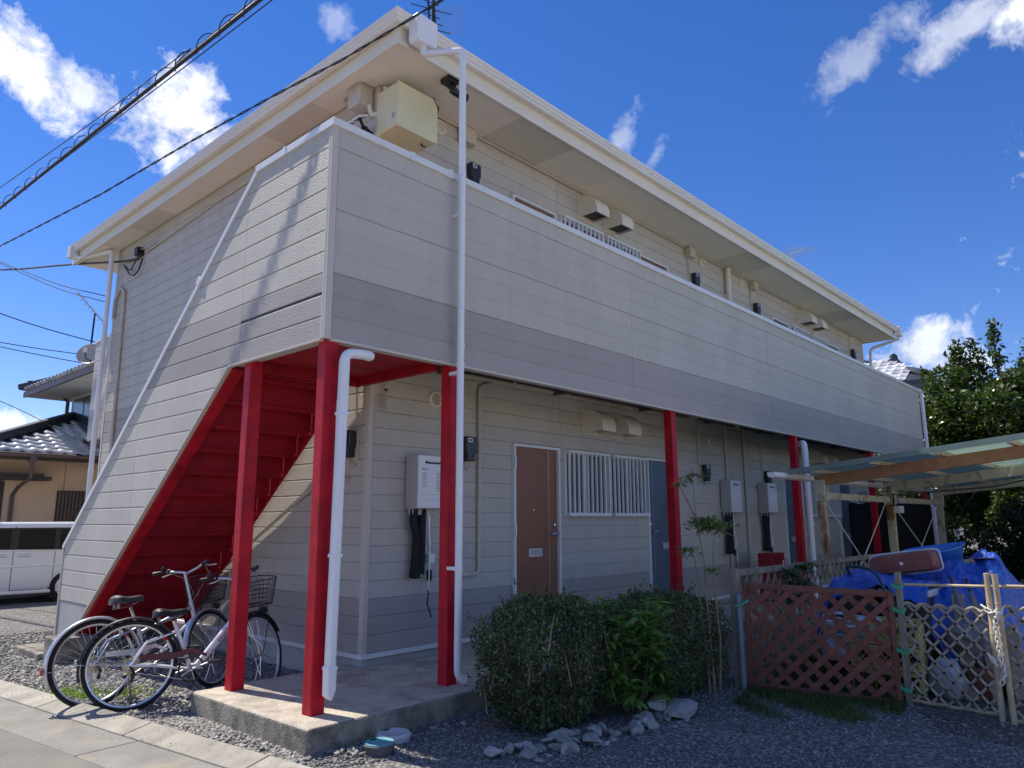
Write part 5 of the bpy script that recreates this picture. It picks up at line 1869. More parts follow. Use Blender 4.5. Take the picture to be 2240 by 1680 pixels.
m.prism([(-.50 + a, 2.055 + b) for a, b in gp], 'x', 5.75, 12.8)
m.build('gutter', MT['pipe_white'], CP)
MB().prism([(-.548, 2.052), (-.543, 2.007), (-.5, 1.987), (-.457, 2.007), (-.452, 2.052)], 'x', 5.735, 5.7495).build('gutter_end', MT['pipe_white'], CP)
MB().box(9.25, -.9, 1.60, 9.45, -.75, 1.70).build('switch_box', MT['alu_white'], CP)
MB().box(9.25, -.9, 1.74, 9.45, -.75, 1.82).build('switch_box', MT['heater_side'], CP)
wp = [(9.1, -.86, 1.70), (9.0, -.9, 1.86), (9.6, -1.2, 1.90), (10.4, -1.9, 1.98), (10.9, -2.4, 2.12)]
MB().tube(wp, .012, 6).build('wiring', MT['black_plastic'], CP, smooth=True)
MB().box(10.6, -2.5, 2.05, 10.75, -2.3, 2.12).build('lamp', MT['black_plastic'], CP)
for k_ in range(6):
    y = -2.3 - k_ * .22
    MB().tube([(8.8, y, croof(9, y) + .05), (8.85, y - .05, croof(9, y) - .10), (8.9, y - .1, croof(9, y) + .04)], .006, 5).build('wire_hook', MT['alu'], CP)

# dark sheet between the last columns
pm('shade_net', (.010, .011, .013), .8, .2, 6)
m = MB()
vs_, fs_ = [], []
for i in range(25):
    for j in range(9):
        t_ = i / 24
        vs_.append((12.7 + .4 * math.sin(t_ * 9) * .1, .95 - 1.45 * t_, .30 + 1.52 * j / 8 + .02 * math.sin(i * 1.3) * (j / 8)))
for i in range(24):
    for j in range(8):
        fs_.append((i * 9 + j, (i + 1) * 9 + j, (i + 1) * 9 + j + 1, i * 9 + j + 1))
o = m.add(vs_, fs_).build('shade_sheet', MT['shade_net'], None, smooth=True)
so_ = o.modifiers.new('solid', 'SOLIDIFY')
so_.thickness = .012
tag(o, 'black shade sheet hung across the far end of the walkway', 'sheet')

# ------------------------------------------------------------------ fences
pm('lattice_brown', (.175, .055, .038), .6, .18, 10, bump=.3, bs=60, objvar=.15, stain=((.30, .16, .11), 9, .55, .75, .5))
pm('lattice_tan', (.33, .265, .19), .75, .2, 10, bump=.3, bs=60, objvar=.2, stain=((.17, .13, .10), 9, .5, .75, .6))
pm('grey_wood', (.26, .22, .17), .85, .25, 8, bump=.5, bs=50, stretch=(1, 1, .3))
pm('grey_pipe', (.19, .23, .27), .5, .08, 6)
pm('tie_green', (.05, .42, .20), .5, .1, 20)
pm('bamboo', (.50, .40, .255), .6, .2, 9, objvar=.15, bump=.2, bs=40, stain=((.24, .19, .13), 14, .5, .72, .6))
pm('bamboo_grey', (.36, .31, .24), .65, .2, 12, objvar=.2, stain=((.18, .15, .12), 14, .5, .72, .6))
pm('knot_dark', (.03, .025, .02), .9, .2, 30)
pm('chain_white', (.78, .77, .72), .35, .05, 20)


def frame_vec(A, B):
    A, B = Vector(A), Vector(B)
    e = (B - A)
    ln = e.length
    e.normalize()
    return A, e, ln, V(e.y, -e.x, 0)


def clip_slat(u0, z0, du, dz, U, Z):
    """line through (u0,z0) dir (du,dz) clipped to 0..U, 0..Z"""
    t0, t1 = -1e9, 1e9
    for p_, d_, hi in ((u0, du, U), (z0, dz, Z)):
        a, b = (0 - p_) / d_, (hi - p_) / d_
        if a > b:
            a, b = b, a
        t0, t1 = max(t0, a), min(t1, b)
    return (t0, t1) if t1 - t0 > .03 else None


def lattice(name, label, A, B, h, spacing, sw, st, mat, fw_, fmat, angle=45, sides=True, bottom=True, cat='fence'):
    A, e, ln, nr = frame_vec(A, B)
    t_ = thing(name, label, cat, A + e * ln / 2)
    if sides:
        for u in (fw_ / 2, ln - fw_ / 2):
            p_ = A + e * u
            MB().bar(p_, p_ + V(0, 0, h), fw_, fw_ * .8, tuple(e)).build('frame_post', MT[fmat], t_, bevel=.003)
    MB().bar(A + e * (fw_ if sides else 0) + V(0, 0, h - fw_ / 2), A + e * (ln - (fw_ if sides else 0)) + V(0, 0, h - fw_ / 2), fw_ * .82, fw_ * .98).build('top_rail', MT[fmat], t_, bevel=.003)
    if bottom:
        MB().bar(A + e * fw_ + V(0, 0, fw_ / 2), A + e * (ln - fw_) + V(0, 0, fw_ / 2), fw_ * .82, fw_ * .98).build('bottom_rail', MT[fmat], t_, bevel=.003)
    U, Z = ln - 2 * fw_ * .7, h - 2 * fw_ * .7
    O = A + e * fw_ * .7 + V(0, 0, fw_ * .7)
    for sgn_ in (1, -1):
        dx, dz = math.cos(R(angle)), math.sin(R(angle)) * sgn_
        step = spacing / math.sin(R(angle))
        k0 = -int((U + Z) / step) - 2
        for k_ in range(k0, -k0):
            c_ = clip_slat(k_ * step + (.0 if sgn_ > 0 else Z / math.tan(R(angle)) * 0), 0.001 if sgn_ > 0 else Z, dx, dz, U, Z)
            if not c_:
                continue
            u0 = k_ * step
            z0 = 0.001 if sgn_ > 0 else Z
            jt = V(0, 0, random.uniform(-.005, .005))
            p_ = O + jt + e * (u0 + dx * c_[0]) + V(0, 0, z0 + dz * c_[0]) + nr * (st * .52 * sgn_)
            q_ = O + e * (u0 + dx * c_[1]) + V(0, 0, z0 + dz * c_[1]) + nr * (st * .52 * sgn_)
            MB().bar(p_, q_, st, sw, tuple((e * -dz + V(0, 0, dx) + nr * random.uniform(-.08, .08)))).build('slat', MT[mat], t_)
    return t_


lattice('lattice_fence', 'red-brown wooden lattice panel before the blue tarp heap', (3.10, -1.33, .22), (3.37, -2.37, .19), .80, .098, .043, .011, 'lattice_brown', .045, 'lattice_brown', 44)
lattice('lattice_fence', 'weathered tan lattice fence running back towards the building', (3.24, -1.20, .25), (7.0, -1.15, .25), .85, .13, .018, .012, 'lattice_tan', .05, 'grey_wood', 58)
t = thing('fence_post', 'weathered timber post at the left end of the lattice fences', 'post', (3.14, -1.24, G))
MB().box(3.10, -1.275, G - .05, 3.16, -1.215, 1.12).build('timber', MT['grey_wood'], t, bevel=.004)
t = thing('fence_post', 'blue-grey pipe post tied to the red-brown lattice', 'post', (3.11, -1.31, G))
MB().tube([(3.085, -1.30, G - .05), (3.075, -1.30, .93)], .026, 12).build('pipe', MT['grey_pipe'], t, smooth=True)
MB().tube([(3.04, -1.28, .83), (3.05, -1.335, .85), (3.09, -1.37, .88), (3.13, -1.36, .88), (3.12, -1.29, .84)], .010, 6).build('green_tie', MT['tie_green'], t, smooth=True)


def green_tie(parent, c_, w=.05):
    x, y, z = c_
    for k_ in range(2):
        MB().tube([(x - .045, y + w, z + .014 * k_), (x - .05, y, z + .014 * k_ - .01), (x - .04, y - w, z + .014 * k_ - .015), (x + .03, y - w, z + .014 * k_), (x + .03, y + w, z + .014 * k_)],
                  .0065, 5, closed=True).build('green_tie', MT['tie_green'], parent, smooth=True)


def bamboo_panel(label, y0, y1, x0, x1, zb, zt):
    A, e, ln, nr = frame_vec((x0, y0, zb), (x1, y1, zb))
    t_ = thing('bamboo_fence', label, 'fence', A + e * ln / 2, group='bamboo fences')
    U, Z = ln, zt - zb
    rg = random.Random(int(100 * abs(y0)))
    step = .104
    for sgn_ in (1, -1):
        ang_ = R(47)
        dx, dz = math.cos(ang_), math.sin(ang_) * sgn_
        for k_ in range(-14, 15):
            u0, z0 = k_ * step + .02, (0.001 if sgn_ > 0 else Z)
            c_ = clip_slat(u0, z0, dx, dz, U, Z)
            if not c_:
                continue
            a_, b_ = c_
            n_ = max(2, int((b_ - a_) / .1))
            pts_ = []
            for i in range(n_ + 1):
                t2 = a_ + (b_ - a_) * i / n_
                pts_.append(O_(A, e, nr, u0 + dx * t2, z0 + dz * t2, .006 * sgn_ + rg.uniform(-.002, .002), rg))
            m_ = MB()
            m_.tube(pts_, .0092, 6)
            m_.build('slat', MT['bamboo_grey'], t_, smooth=True)
    # knots where slats cross
    for i in range(-14, 15):
        for j in range(-14, 15):
            u = (i * step + .02 + j * step + .02 + Z / math.tan(R(47))) / 2
            z = ((j - i) * step + Z / math.tan(R(47))) / 2 * math.tan(R(47))
            if .02 < u < U - .02 and .03 < z < Z - .02:
                p_ = A + e * u + V(0, 0, z)
                MB().tube([p_ - nr * .02 - e * .004, p_ + nr * .02 + e * .004], .010, 5).build('tie_knot', MT['knot_dark'], t_)
    wv = []
    n_ = int(ln / .02)
    for i in range(n_ + 1):
        u = ln * i / n_
        wv.append(A + e * u + V(0, 0, Z + .012 * math.sin(u * 2 * math.pi / step)) + nr * .010 * math.cos(u * 2 * math.pi / step))
    MB().tube(wv, .011, 6).build('woven_top', MT['bamboo_grey'], t_, smooth=True)
    wv = [A + e * (ln * i / 10) + V(0, 0, .004 * math.sin(i * 2.1)) for i in range(11)]
    MB().tube(wv, .012, 6).build('bottom_cane', MT['bamboo'], t_, smooth=True)
    return t_


def O_(A, e, nr, u, z, off, rg):
    return A + e * u + V(0, 0, z) + nr * off


b1 = bamboo_panel('woven bamboo diamond fence panel tied to the red-brown lattice', -2.43, -2.95, 3.375, 3.325, .245, .905)
b2 = bamboo_panel('woven bamboo diamond fence panel at the right edge of the picture', -3.06, -3.95, 3.32, 3.30, .22, .93)


def cane(name, label, a, b, r_, mat='bamboo'):
    a, b = Vector(a), Vector(b)
    ln = (b - a).length
    pts_, rs_ = [], []
    n_ = max(2, int(ln / .17))
    for i in range(n_):
        for f_, k_ in ((0, 1.0), (.03, 1.0), (.035, 1.12), (.05, 1.12), (.055, .97), (.5, .98), (.97, 1.0)):
            pts_.append(a.lerp(b, (i + f_) / n_))
            rs_.append(r_ * k_)
    pts_.append(b)
    rs_.append(r_)
    o_ = MB().tube(pts_, rs_, 10).build(name, MT[mat], None, smooth=True)
    return tag(o_, label, 'pole')


cane('bamboo_pole', 'left of the two thick bamboo poles wrapped by the white chain', (3.32, -2.975, G - .05), (3.30, -2.985, 1.15), .019)
cane('bamboo_pole', 'right of the two thick bamboo poles wrapped by the white chain', (3.295, -3.045, G - .05), (3.30, -3.028, 1.145), .020)
cane('bamboo_pole', 'thin horizontal bamboo rail above the woven bamboo fence', (3.40, -2.38, 1.04), (3.31, -3.4, 1.075), .010)
cane('bamboo_pole', 'thin horizontal bamboo rail at the right edge of the picture', (3.31, -3.06, 1.07), (3.29, -4.0, 1.10), .010)
t = thing('fence_post', 'flat weathered post between the red-brown lattice and the bamboo fence', 'post', (3.385, -2.40, G))
MB().box(3.37, -2.425, G - .05, 3.40, -2.385, 1.13).build('timber', MT['grey_wood'], t, bevel=.003)
for z in (.32, .58, .86, 1.03):
    green_tie(t, (3.375, -2.40, z), .032)
# plastic chain
t = thing('plastic_chain', 'white plastic chain wound round the two bamboo poles', 'chain', (3.27, -3.0, .6))
cp = []
for i in range(5):
    a = i / 4 * math.pi
    cp.append(V(3.305 - .035 * math.sin(a), -2.945 - .11 * i / 4, .93 - .03 * math.sin(a)))
cp += [V(3.27, -3.02, .88), V(3.262, -3.005, .82), V(3.262, -3.01, .76), V(3.262, -3.012, .70), V(3.262, -3.015, .64), V(3.262, -3.017, .585), V(3.26, -3.03, .54), V(3.255, -3.02, .49), V(3.258, -3.0, .44)]
seg = []
for a, b in zip(cp[:-1], cp[1:]):
    n_ = max(1, int(round((b - a).length / .030)))
    for i in range(n_):
        seg.append((a.lerp(b, i / n_), (b - a).normalized()))
seg += [(V(3.25, -2.96 - .012 * i, .62 - .02 * i), V(0, -.5, -.8).normalized()) for i in range(3)]
for i, (p_, d_) in enumerate(seg):
    sd_ = d_.cross(V(1, 0, 0)).normalized() if i % 2 else d_.cross(d_.cross(V(1, 0, 0))).normalized()
    pts_ = []
    for k_ in range(12):
        a = 2 * math.pi * k_ / 12
        pts_.append(p_ + d_ * (.0245 * math.cos(a)) + sd_ * (.0125 * math.sin(a)))
    MB().tube(pts_, .0042, 5, closed=True).build('chain_link', MT['chain_white'], t, smooth=True)

# ------------------------------------------------------------------ the tarp-covered heap
pm('tarp_blue', (.012, .080, .44), .38, .16, 5, bump=.9, bs=14, bdist=.02, stain=((.06, .14, .42), 7, .5, .75, .6), spec=.6)
pm('tub_blue', (.03, .20, .58), .35, .06, 5)
pm('tub_dark', (.035, .045, .055), .45, .12, 5)
pm('planter_brown', (.22, .065, .045), .5, .12, 6, stain=((.30, .12, .09), 6, .55, .8, .5))
pm('cardboard', (.36, .28, .15), .85, .12, 8)
pm('crate_yellow', (.62, .52, .20), .55, .1, 6)
pm('bag_white', (.36, .38, .42), .3, .08, 8, bump=.6, bs=20, bdist=.01)
pm('hose_blue', (.45, .58, .66), .4, .2, 12, objvar=.3)
pm('hose_dark', (.02, .05, .07), .4, .1, 10)
pm('foam_green', (.10, .14, .11), .6, .1, 10)


def cloth(name, label, x0, x1, y0, y1, hf, nx_, ny_, mat, cat='tarp', thick=.004):
    vs_, fs_ = [], []
    for i in range(nx_ + 1):
        for j in range(ny_ + 1):
            x, y = x0 + (x1 - x0) * i / nx_, y0 + (y1 - y0) * j / ny_
            q_ = hf(x, y)
            vs_.append(q_ if isinstance(q_, tuple) else (x, y, q_))
    n = ny_ + 1
    for i in range(nx_):
        for j in range(ny_):
            fs_.append((i * n + j, (i + 1) * n + j, (i + 1) * n + j + 1, i * n + j + 1))
    o_ = MB().add(vs_, fs_).build(name, MT[mat], None, smooth=True)
    s_ = o_.modifiers.new('solid', 'SOLIDIFY')
    s_.thickness = thick
    return tag(o_, label, cat)


def sstep(a, b, x):
    t_ = max(0, min(1, (x - a) / (b - a)))
    return t_ * t_ * (3 - 2 * t_)


from mathutils import noise as mnoise


def fold(x, y, sc=3.2, k=.055):
    p_ = Vector((x * sc, y * sc * 1.3, .7))
    a_ = 1 - abs(mnoise.noise(p_)) * 2.2
    b_ = 1 - abs(mnoise.noise(p_ * 2.3 + Vector((5, 2, 1)))) * 2.2
    c2 = 1 - abs(mnoise.noise(p_ * 5.1 + Vector((1, 7, 3)))) * 2.2
    return k * (a_ + .55 * b_ + .35 * c2 - .9)


def wr(x, y):
    return fold(x, y) + .3 * .016 * math.sin(9 * x + 5 * y) + .012 * math.sin(17 * y - 7 * x + 1) + .007 * math.sin(31 * x + 23 * y)


def big_tarp(x, y):
    h_ = .92 + .09 * math.exp(-((y + 2.62) / .3) ** 2) + .10 * sstep(4.5, 5.3, x) + .05 * math.sin(5 * x + 2 * y)
    edge = 4.10 + .10 * math.sin(6 * y) + .25 * sstep(-2.75, -3.3, y)
    front = sstep(edge - .10, edge + .34, x)          # hangs down at the front edge
    side = sstep(-3.12, -2.72, y)
    hem = .40 + .12 * math.sin(8 * y + 1)          # the front hem hangs clear of the ground
    z = (hem + (h_ - hem) * front ** .6) * side + G * (1 - side)
    return max(G + .012, z + wr(x, y) * (.5 + .9 * front * side))


cloth('blue_tarp', 'big wrinkled blue tarp over the heap behind the bamboo fence', 4.02, 5.5, -3.3, -2.12, big_tarp, 84, 76, 'tarp_blue')


def top_tarp(x, y):
    h_ = 1.02 + .03 * math.sin(6 * y)
    dr = sstep(-1.74, -1.60, y)           # falls at its left end
    fr_ = sstep(3.98, 3.90, x)
    return (x, y + .03 * dr, h_ - .34 * dr - (.10 + .07 * math.sin(7 * y + 1)) * fr_ + wr(x, y) * .6)


cloth('blue_tarp', 'bright blue tarp strip laid over the grey storage bins', 3.86, 4.75, -2.45, -1.60, top_tarp, 52, 64, 'tarp_blue')
for (xa, ya, w_, lbl) in ((4.0, -2.03, .40, 'dark grey storage bin with light rim under the blue tarp'), (4.02, -2.44, .36, 'pale-lidded storage bin under the blue tarp by the lattice end')):
    t = thing('storage_bin', lbl, 'bin', (xa + .25, ya + w_ / 2, G))
    MB().prism([(ya + .03, G), (ya + w_ - .03, G), (ya + w_, .90), (ya, .90)], 'x', xa, xa + .55).build('body', MT['tub_dark'], t, bevel=.02)
    MB().box(xa - .015, ya - .012, .90, xa + .565, ya + w_ + .012, .955).build('lid', MT['heater_side' if ya > -2.2 else 'plastic_white'], t, bevel=.012)
# planter on its side
PLT = thing('planter', 'long red-brown plastic planter lying on top of the heap', 'planter', (4.58, -2.13, 1.13), Euler((R(-8.5), 0, 0), 'XYZ'), local=True)
m = MB()
m.prism([(-.24, -.085), (.24, -.085), (.27, .0), (.27, .02), (-.27, .02), (-.27, .0)], 'x', -.085, .085)
vs_, fs_ = [], []
prof_ = [(.0, .96, .95), (.02, 1.0, 1.0), (.13, .95, .88), (.165, .92, .82)]
for d_, sy, sz in prof_:
    for a in range(24):
        an = 2 * math.pi * a / 24
        cy, cz = math.cos(an), math.sin(an)
        q_ = .28
        vs_.append((.08 - d_, .275 * sy * math.copysign(abs(cy) ** q_, cy), .085 * sz * math.copysign(abs(cz) ** q_, cz)))
for i in range(3):
    for a in range(24):
        b_ = (a + 1) % 24
        fs_.append((i * 24 + a, i * 24 + b_, (i + 1) * 24 + b_, (i + 1) * 24 + a))
fs_.append(tuple(72 + a for a in range(24)))
fs_.append(tuple(23 - a for a in range(24)))
pb = MB().add(vs_, fs_).build('trough', MT['planter_brown'], PLT, smooth=True)
rimv = [(.075, .285 * math.copysign(abs(math.cos(a)) ** .25, math.cos(a)), .094 * math.copysign(abs(math.sin(a)) ** .25, math.sin(a))) for a in np.linspace(0, 2 * math.pi, 33)[:-1]]
MB().tube(rimv, .009, 6, closed=True).build('rim', MT['plastic_white'], PLT, smooth=True)
MB().box(-.0875, -.02, -.012, -.0853, .005, .012).build('sticker', MT['alu_white'], PLT)
for z in (-.03, .03):
    MB().box(-.089, -.20, z - .004, -.0852, .20, z + .004).build('rib', MT['planter_brown'], PLT)
# blue tub
t = thing('plastic_tub', 'wide bright blue plastic tub resting on the tarp behind the planter', 'tub', (5.35, -2.2, 1.0), Euler((R(-9), R(-6), 0), 'XYZ'), local=True)
vs_, fs_ = [], []
rings_ = [(.0, .0, .78), (.0, 1, .78), (.22, 1, 1.0), (.235, 1, 1.06), (.225, 1, 1.06), (.21, 1, .975), (.012, 1, .76), (.012, 0, .76)]
for z, k_, s_ in rings_:
    for a in range(28):
        an = 2 * math.pi * a / 28
        cx, cy = math.cos(an), math.sin(an)
        vs_.append((.30 * s_ * k_ * math.copysign(abs(cx) ** .5, cx), .27 * s_ * k_ * math.copysign(abs(cy) ** .5, cy), z))
for i in range(len(rings_) - 1):
    for a in range(28):
        b_ = (a + 1) % 28
        fs_.append((i * 28 + a, i * 28 + b_, (i + 1) * 28 + b_, (i + 1) * 28 + a))
MB().add(vs_, fs_).build('tub', MT['tub_blue'], t, smooth=True)
t = thing('cardboard_box', 'sagging tan cardboard box on the blue tarp right of the tub', 'box', (5.1, -2.50, 1.05), Euler((R(-12), 0, R(12)), 'XYZ'), local=True)
MB().box(-.10, -.09, -.02, .10, .09, .10).build('carton', MT['cardboard'], t, bevel=.012)
MB().bar((-.06, -.10, .10), (-.02, -.24, .075), .16, .005).build('flap', MT['cardboard'], t)
MB().box(-.101, -.06, .035, -.1005, .04, .06).build('print', MT['dark_wood'], t)
# crates
def crate(label, c_, n_, mt_='crate_yellow'):
    t_ = thing('crate', label, 'crate', (c_[0], c_[1], c_[2]), (0, 0, R(8)), 'yellow mesh crates', local=True)
    w_, l_, h_ = .17, .24, .17
    for s_ in (-1, 1):
        for k_ in range(2):
            ax = k_
            hw_, hl_ = (w_, l_) if k_ == 0 else (l_, w_)
            m_ = MB()
            d_ = s_ * hw_
            def bx(a0, a1, z0, z1, th=.005):
                if k_ == 0:
                    m_.box(d_ - th, a0, z0, d_ + th, a1, z1)
                else:
                    m_.box(a0, d_ - th, z0, a1, d_ + th, z1)
            bx(-hl_, hl_, h_ - .03, h_, .009)
            bx(-hl_, hl_, 0, .022, .007)
            for q_ in (-1, -.34, .34, 1):
                bx(q_ * (hl_ - .013) - .012, q_ * (hl_ - .013) + .012, .022, h_ - .03, .0065)
            m_.build('crate_side', MT[mt_], t_)
            m2 = MB()
            nn = 9
            for i in range(nn):
                a = -hl_ + .03 + (2 * hl_ - .06) * i / (nn - 1)
                for sg_ in (-1, 1):
                    p_ = [(a - sg_ * .05, .022), (a + sg_ * .05, h_ - .03)]
                    pts_ = [(d_, q0, q1) if k_ == 0 else (q0, d_, q1) for q0, q1 in p_]
                    if all(abs(q0) < hl_ for q0, _ in p_):
                        m2.tube(pts_, .003, 4)
            o_ = m2.build('mesh_side', MT[mt_], t_, fix=False)
            o_['kind'] = 'stuff'
    MB().box(-w_ + .01, -l_ + .01, .004, w_ - .01, l_ - .01, .010).build('crate_floor', MT[mt_], t_)
    return t_


for i in range(3):
    crate(('bottom', 'middle', 'top')[i] + ' yellow mesh crate in the stack behind the red-brown lattice', (3.80, -2.17, G + .01 + i * .178), i)
# hose coil, bags, buckets and loose things behind the lattice
t = thing('hose_coil', 'pale blue striped hose coiled on top of a bin behind the lattice', 'hose', (3.78, -1.95, .6))
for k_ in range(7):
    pts_ = [(3.75 + .02 * math.sin(k_) + (.12 + .010 * k_) * math.cos(a), -1.93 + (.14 + .012 * k_) * math.sin(a), .56 + .028 * k_ + .02 * math.sin(a * 2 + k_)) for a in np.linspace(0, 2 * math.pi, 25)[:-1]]
    MB().tube(pts_, .014, 7, closed=True).build('hose_loop', MT['hose_blue'], t, smooth=True)
t = thing('bucket', 'dark bucket standing on the ground under the coiled hose', 'bucket', (3.76, -1.93, G))
MB().lathe([(0, 0), (.13, 0), (.16, .32), (.165, .33), (.15, .33), (.12, .02), (0, .02)], (3.76, -1.93, G + .01), n=24).build('pail', MT['tub_dark'], t, smooth=True)
MB().tube([(3.60, -1.93, .50), (3.62, -1.96, .40), (3.76, -2.09, .38), (3.90, -1.96, .42), (3.92, -1.93, .50)], .004, 5).build('handle', MT['steel'], t, smooth=True)
wire('garden_hose', 'dark hose arched over the blue tarp down behind the lattice', [(4.25, -1.78, 1.04), (4.0, -1.85, 1.12), (3.82, -2.1, 1.10), (3.62, -2.24, .95), (3.50, -2.30, .70), (3.5, -2.28, .45)], .013, 'hose_dark', 8)
bpy.data.objects['garden_hose']['category'] = 'hose'


def blob(name, label, c_, r_, mat, cat, seed, sq=(1, 1, 1)):
    bm = bmesh.new()
    bmesh.ops.create_icosphere(bm, subdivisions=4, radius=1)
    rg = random.Random(seed)
    ph = [rg.uniform(0, 6) for _ in range(9)]
    for v_ in bm.verts:
        c0 = v_.co.copy()
        k_ = .95 + .22 * (1 - 2.4 * abs(mnoise.noise(c0 * 1.6 + Vector((ph[0], ph[1], ph[2]))))) + .12 * (1 - 2.4 * abs(mnoise.noise(c0 * 4.0 + Vector((ph[3], ph[4], ph[5])))))
        v_.co = Vector((c0.x * r_ * sq[0], c0.y * r_ * sq[1], max(-.75, c0.z) * r_ * sq[2])) * k_
    me = bpy.data.meshes.new(name)
    bm.to_mesh(me)
    bm.free()
    me.materials.append(MT[mat])
    me.polygons.foreach_set('use_smooth', [True] * len(me.polygons))
    o_ = place(name, me, c_)
    return tag(o_, label, cat)


blob('plastic_bag', 'crumpled white plastic bag behind the bamboo fence by the crates', (3.86, -2.55, .32), .11, 'bag_white', 'bag', 3, (.9, 1, 1.3))
blob('plastic_bag', 'small clear-blue plastic bag behind the red-brown lattice', (3.62, -1.83, .50), .09, 'bag_white', 'bag', 8)
pm('plastic_brown', (.16, .07, .05), .4, .1, 8)
pm('umbrella_grey', (.16, .15, .16), .5, .15, 9, bump=.4, bs=40)
t = thing('flower_pot', 'brown plastic pot wrapped in film behind the bamboo fence', 'pot', (4.0, -2.76, G))
MB().lathe([(0, 0), (.10, 0), (.13, .20), (.14, .20), (.14, .23), (.12, .23), (.10, .03), (0, .03)], (3.98, -2.76, G + .005), n=24).build('pot', MT['plastic_brown'], t, smooth=True)
for i in range(3):
    a = (4.05 + .03 * i, -2.62 - .10 * i, .98 - .02 * i)
    b = (3.98, -2.80 - .06 * i, .30)
    t = thing('closed_umbrella', ('first', 'second', 'third')[i] + ' folded grey umbrella from the left leaning on the blue tarp', 'umbrella', b)
    P0, P1 = Vector(a), Vector(b)
    MB().tube([P0, P0.lerp(P1, .12), P0.lerp(P1, .35), P0.lerp(P1, .8), P1], [.012, .028, .034, .022, .006], 9).build('canopy', MT['umbrella_grey'], t, smooth=True)
    MB().tube([P0, P0 + (P0 - P1).normalized() * .10], .011, 7).build('handle', MT['dark_wood'], t, smooth=True)

pm('plank', (.30, .23, .15), .85, .2, 12, bump=.4, bs=50, objvar=.2)
pm('grey_cloth', (.20, .19, .20), .85, .2, 8, bump=.6, bs=40, bdist=.01)
for i, (a, b, w_, lb) in enumerate((((3.86, -2.70, G), (4.22, -2.60, .92), .09, 'pale plank leaning on the heap behind the left bamboo pole'),
                                    ((3.80, -2.88, G), (4.20, -2.74, .84), .06, 'narrow plank leaning beside the folded umbrellas'),
                                    ((3.90, -3.02, G), (4.26, -2.92, .70), .10, 'wide plank leaning at the right end of the heap'))):
    o = MB().bar(a, b, .018, w_, (0, 1, 0)).build('plank', MT['plank'], None, bevel=.002)
    tag(o, lb, 'plank')
o = blob('cloth_bundle', 'crumpled grey cloth bundle stuffed under the edge of the blue tarp', (4.02, -2.70, .62), .13, 'grey_cloth', 'cloth', 17, (.8, 1.1, .9))
t = thing('cardboard_box', 'brown carton on the ground under the blue tarp hem', 'box', (4.2, -2.68, G))
MB().box(4.06, -2.82, G + .005, 4.40, -2.52, .46).build('carton', MT['cardboard'], t, bevel=.01)
MB().box(4.058, -2.69, G + .005, 4.0598, -2.65, .455).build('tape', MT['beige_board'], t)
t = thing('storage_bin', 'dark tub on the ground at the right end of the heap', 'bin', (4.3, -2.98, G))
MB().prism([(-3.10, G + .005), (-2.86, G + .005), (-2.84, .46), (-3.12, .46)], 'x', 4.14, 4.5).build('body', MT['tub_dark'], t, bevel=.02)
MB().box(4.12, -3.135, .46, 4.52, -2.825, .49).build('rim', MT['tub_dark'], t, bevel=.008)

# ------------------------------------------------------------------ vegetation
def leaf_mat(name, a, b, c_, trans=.25, rough=.45):
    m_ = bpy.data.materials.new(name)
    m_.use_nodes = True
    nt = m_.node_tree
    p_ = nt.nodes['Principled BSDF']
    geo = nt.nodes.new('ShaderNodeNewGeometry')
    col = ramp(nt, geo.outputs['Random Per Island'], [(0, a), (.6, b), (1, c_)])
    big = ramp(nt, noise(nt, geo.outputs['Position'], 3.5, 3), [(.3, (.72, .74, .72)), (.7, (1.25, 1.2, 1.1))])
    col = mixc(nt, 1.0, col, big, 'MULTIPLY')
    nt.links.new(col, p_.inputs['Base Color'])
    p_.inputs['Roughness'].default_value = rough
    p_.inputs['Specular IOR Level'].default_value = .4
    tr = nt.nodes.new('ShaderNodeBsdfTranslucent')
    tc = mixc(nt, 1.0, col, (1.3, 1.5, .6), 'MULTIPLY')
    nt.links.new(tc, tr.inputs['Color'])
    mx = nt.nodes.new('ShaderNodeMixShader')
    mx.inputs[0].default_value = trans
    nt.links.new(p_.outputs[0], mx.inputs[1])
    nt.links.new(tr.outputs[0], mx.inputs[2])
    out = [n for n in nt.nodes if n.type == 'OUTPUT_MATERIAL'][0]
    nt.links.new(mx.outputs[0], out.inputs['Surface'])
    MT[name] = m_
    return m_


leaf_mat('leaf_hedge', (.05, .078, .04), (.105, .14, .07), (.26, .29, .17), .3)
leaf_mat('leaf_laurel', (.08, .17, .035), (.13, .26, .055), (.22, .34, .09), rough=.3)
leaf_mat('leaf_tree', (.035, .062, .018), (.06, .098, .026), (.13, .16, .05), .26, .35)
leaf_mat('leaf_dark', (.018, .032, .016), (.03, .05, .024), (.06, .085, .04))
leaf_mat('leaf_fine', (.10, .14, .05), (.14, .19, .07), (.22, .24, .11))
leaf_mat('leaf_red', (.12, .04, .04), (.18, .07, .05), (.20, .14, .06))
leaf_mat('grass_blade', (.05, .085, .02), (.08, .125, .03), (.16, .18, .07), .3)
leaf_mat('weed', (.16, .24, .035), (.22, .33, .05), (.32, .42, .09), .3)
pm('bark_tan', (.27, .20, .13), .85, .25, 25, bump=.5, bs=70)
pm('bark_dark', (.09, .07, .055), .9, .25, 12, bump=.5, bs=50)

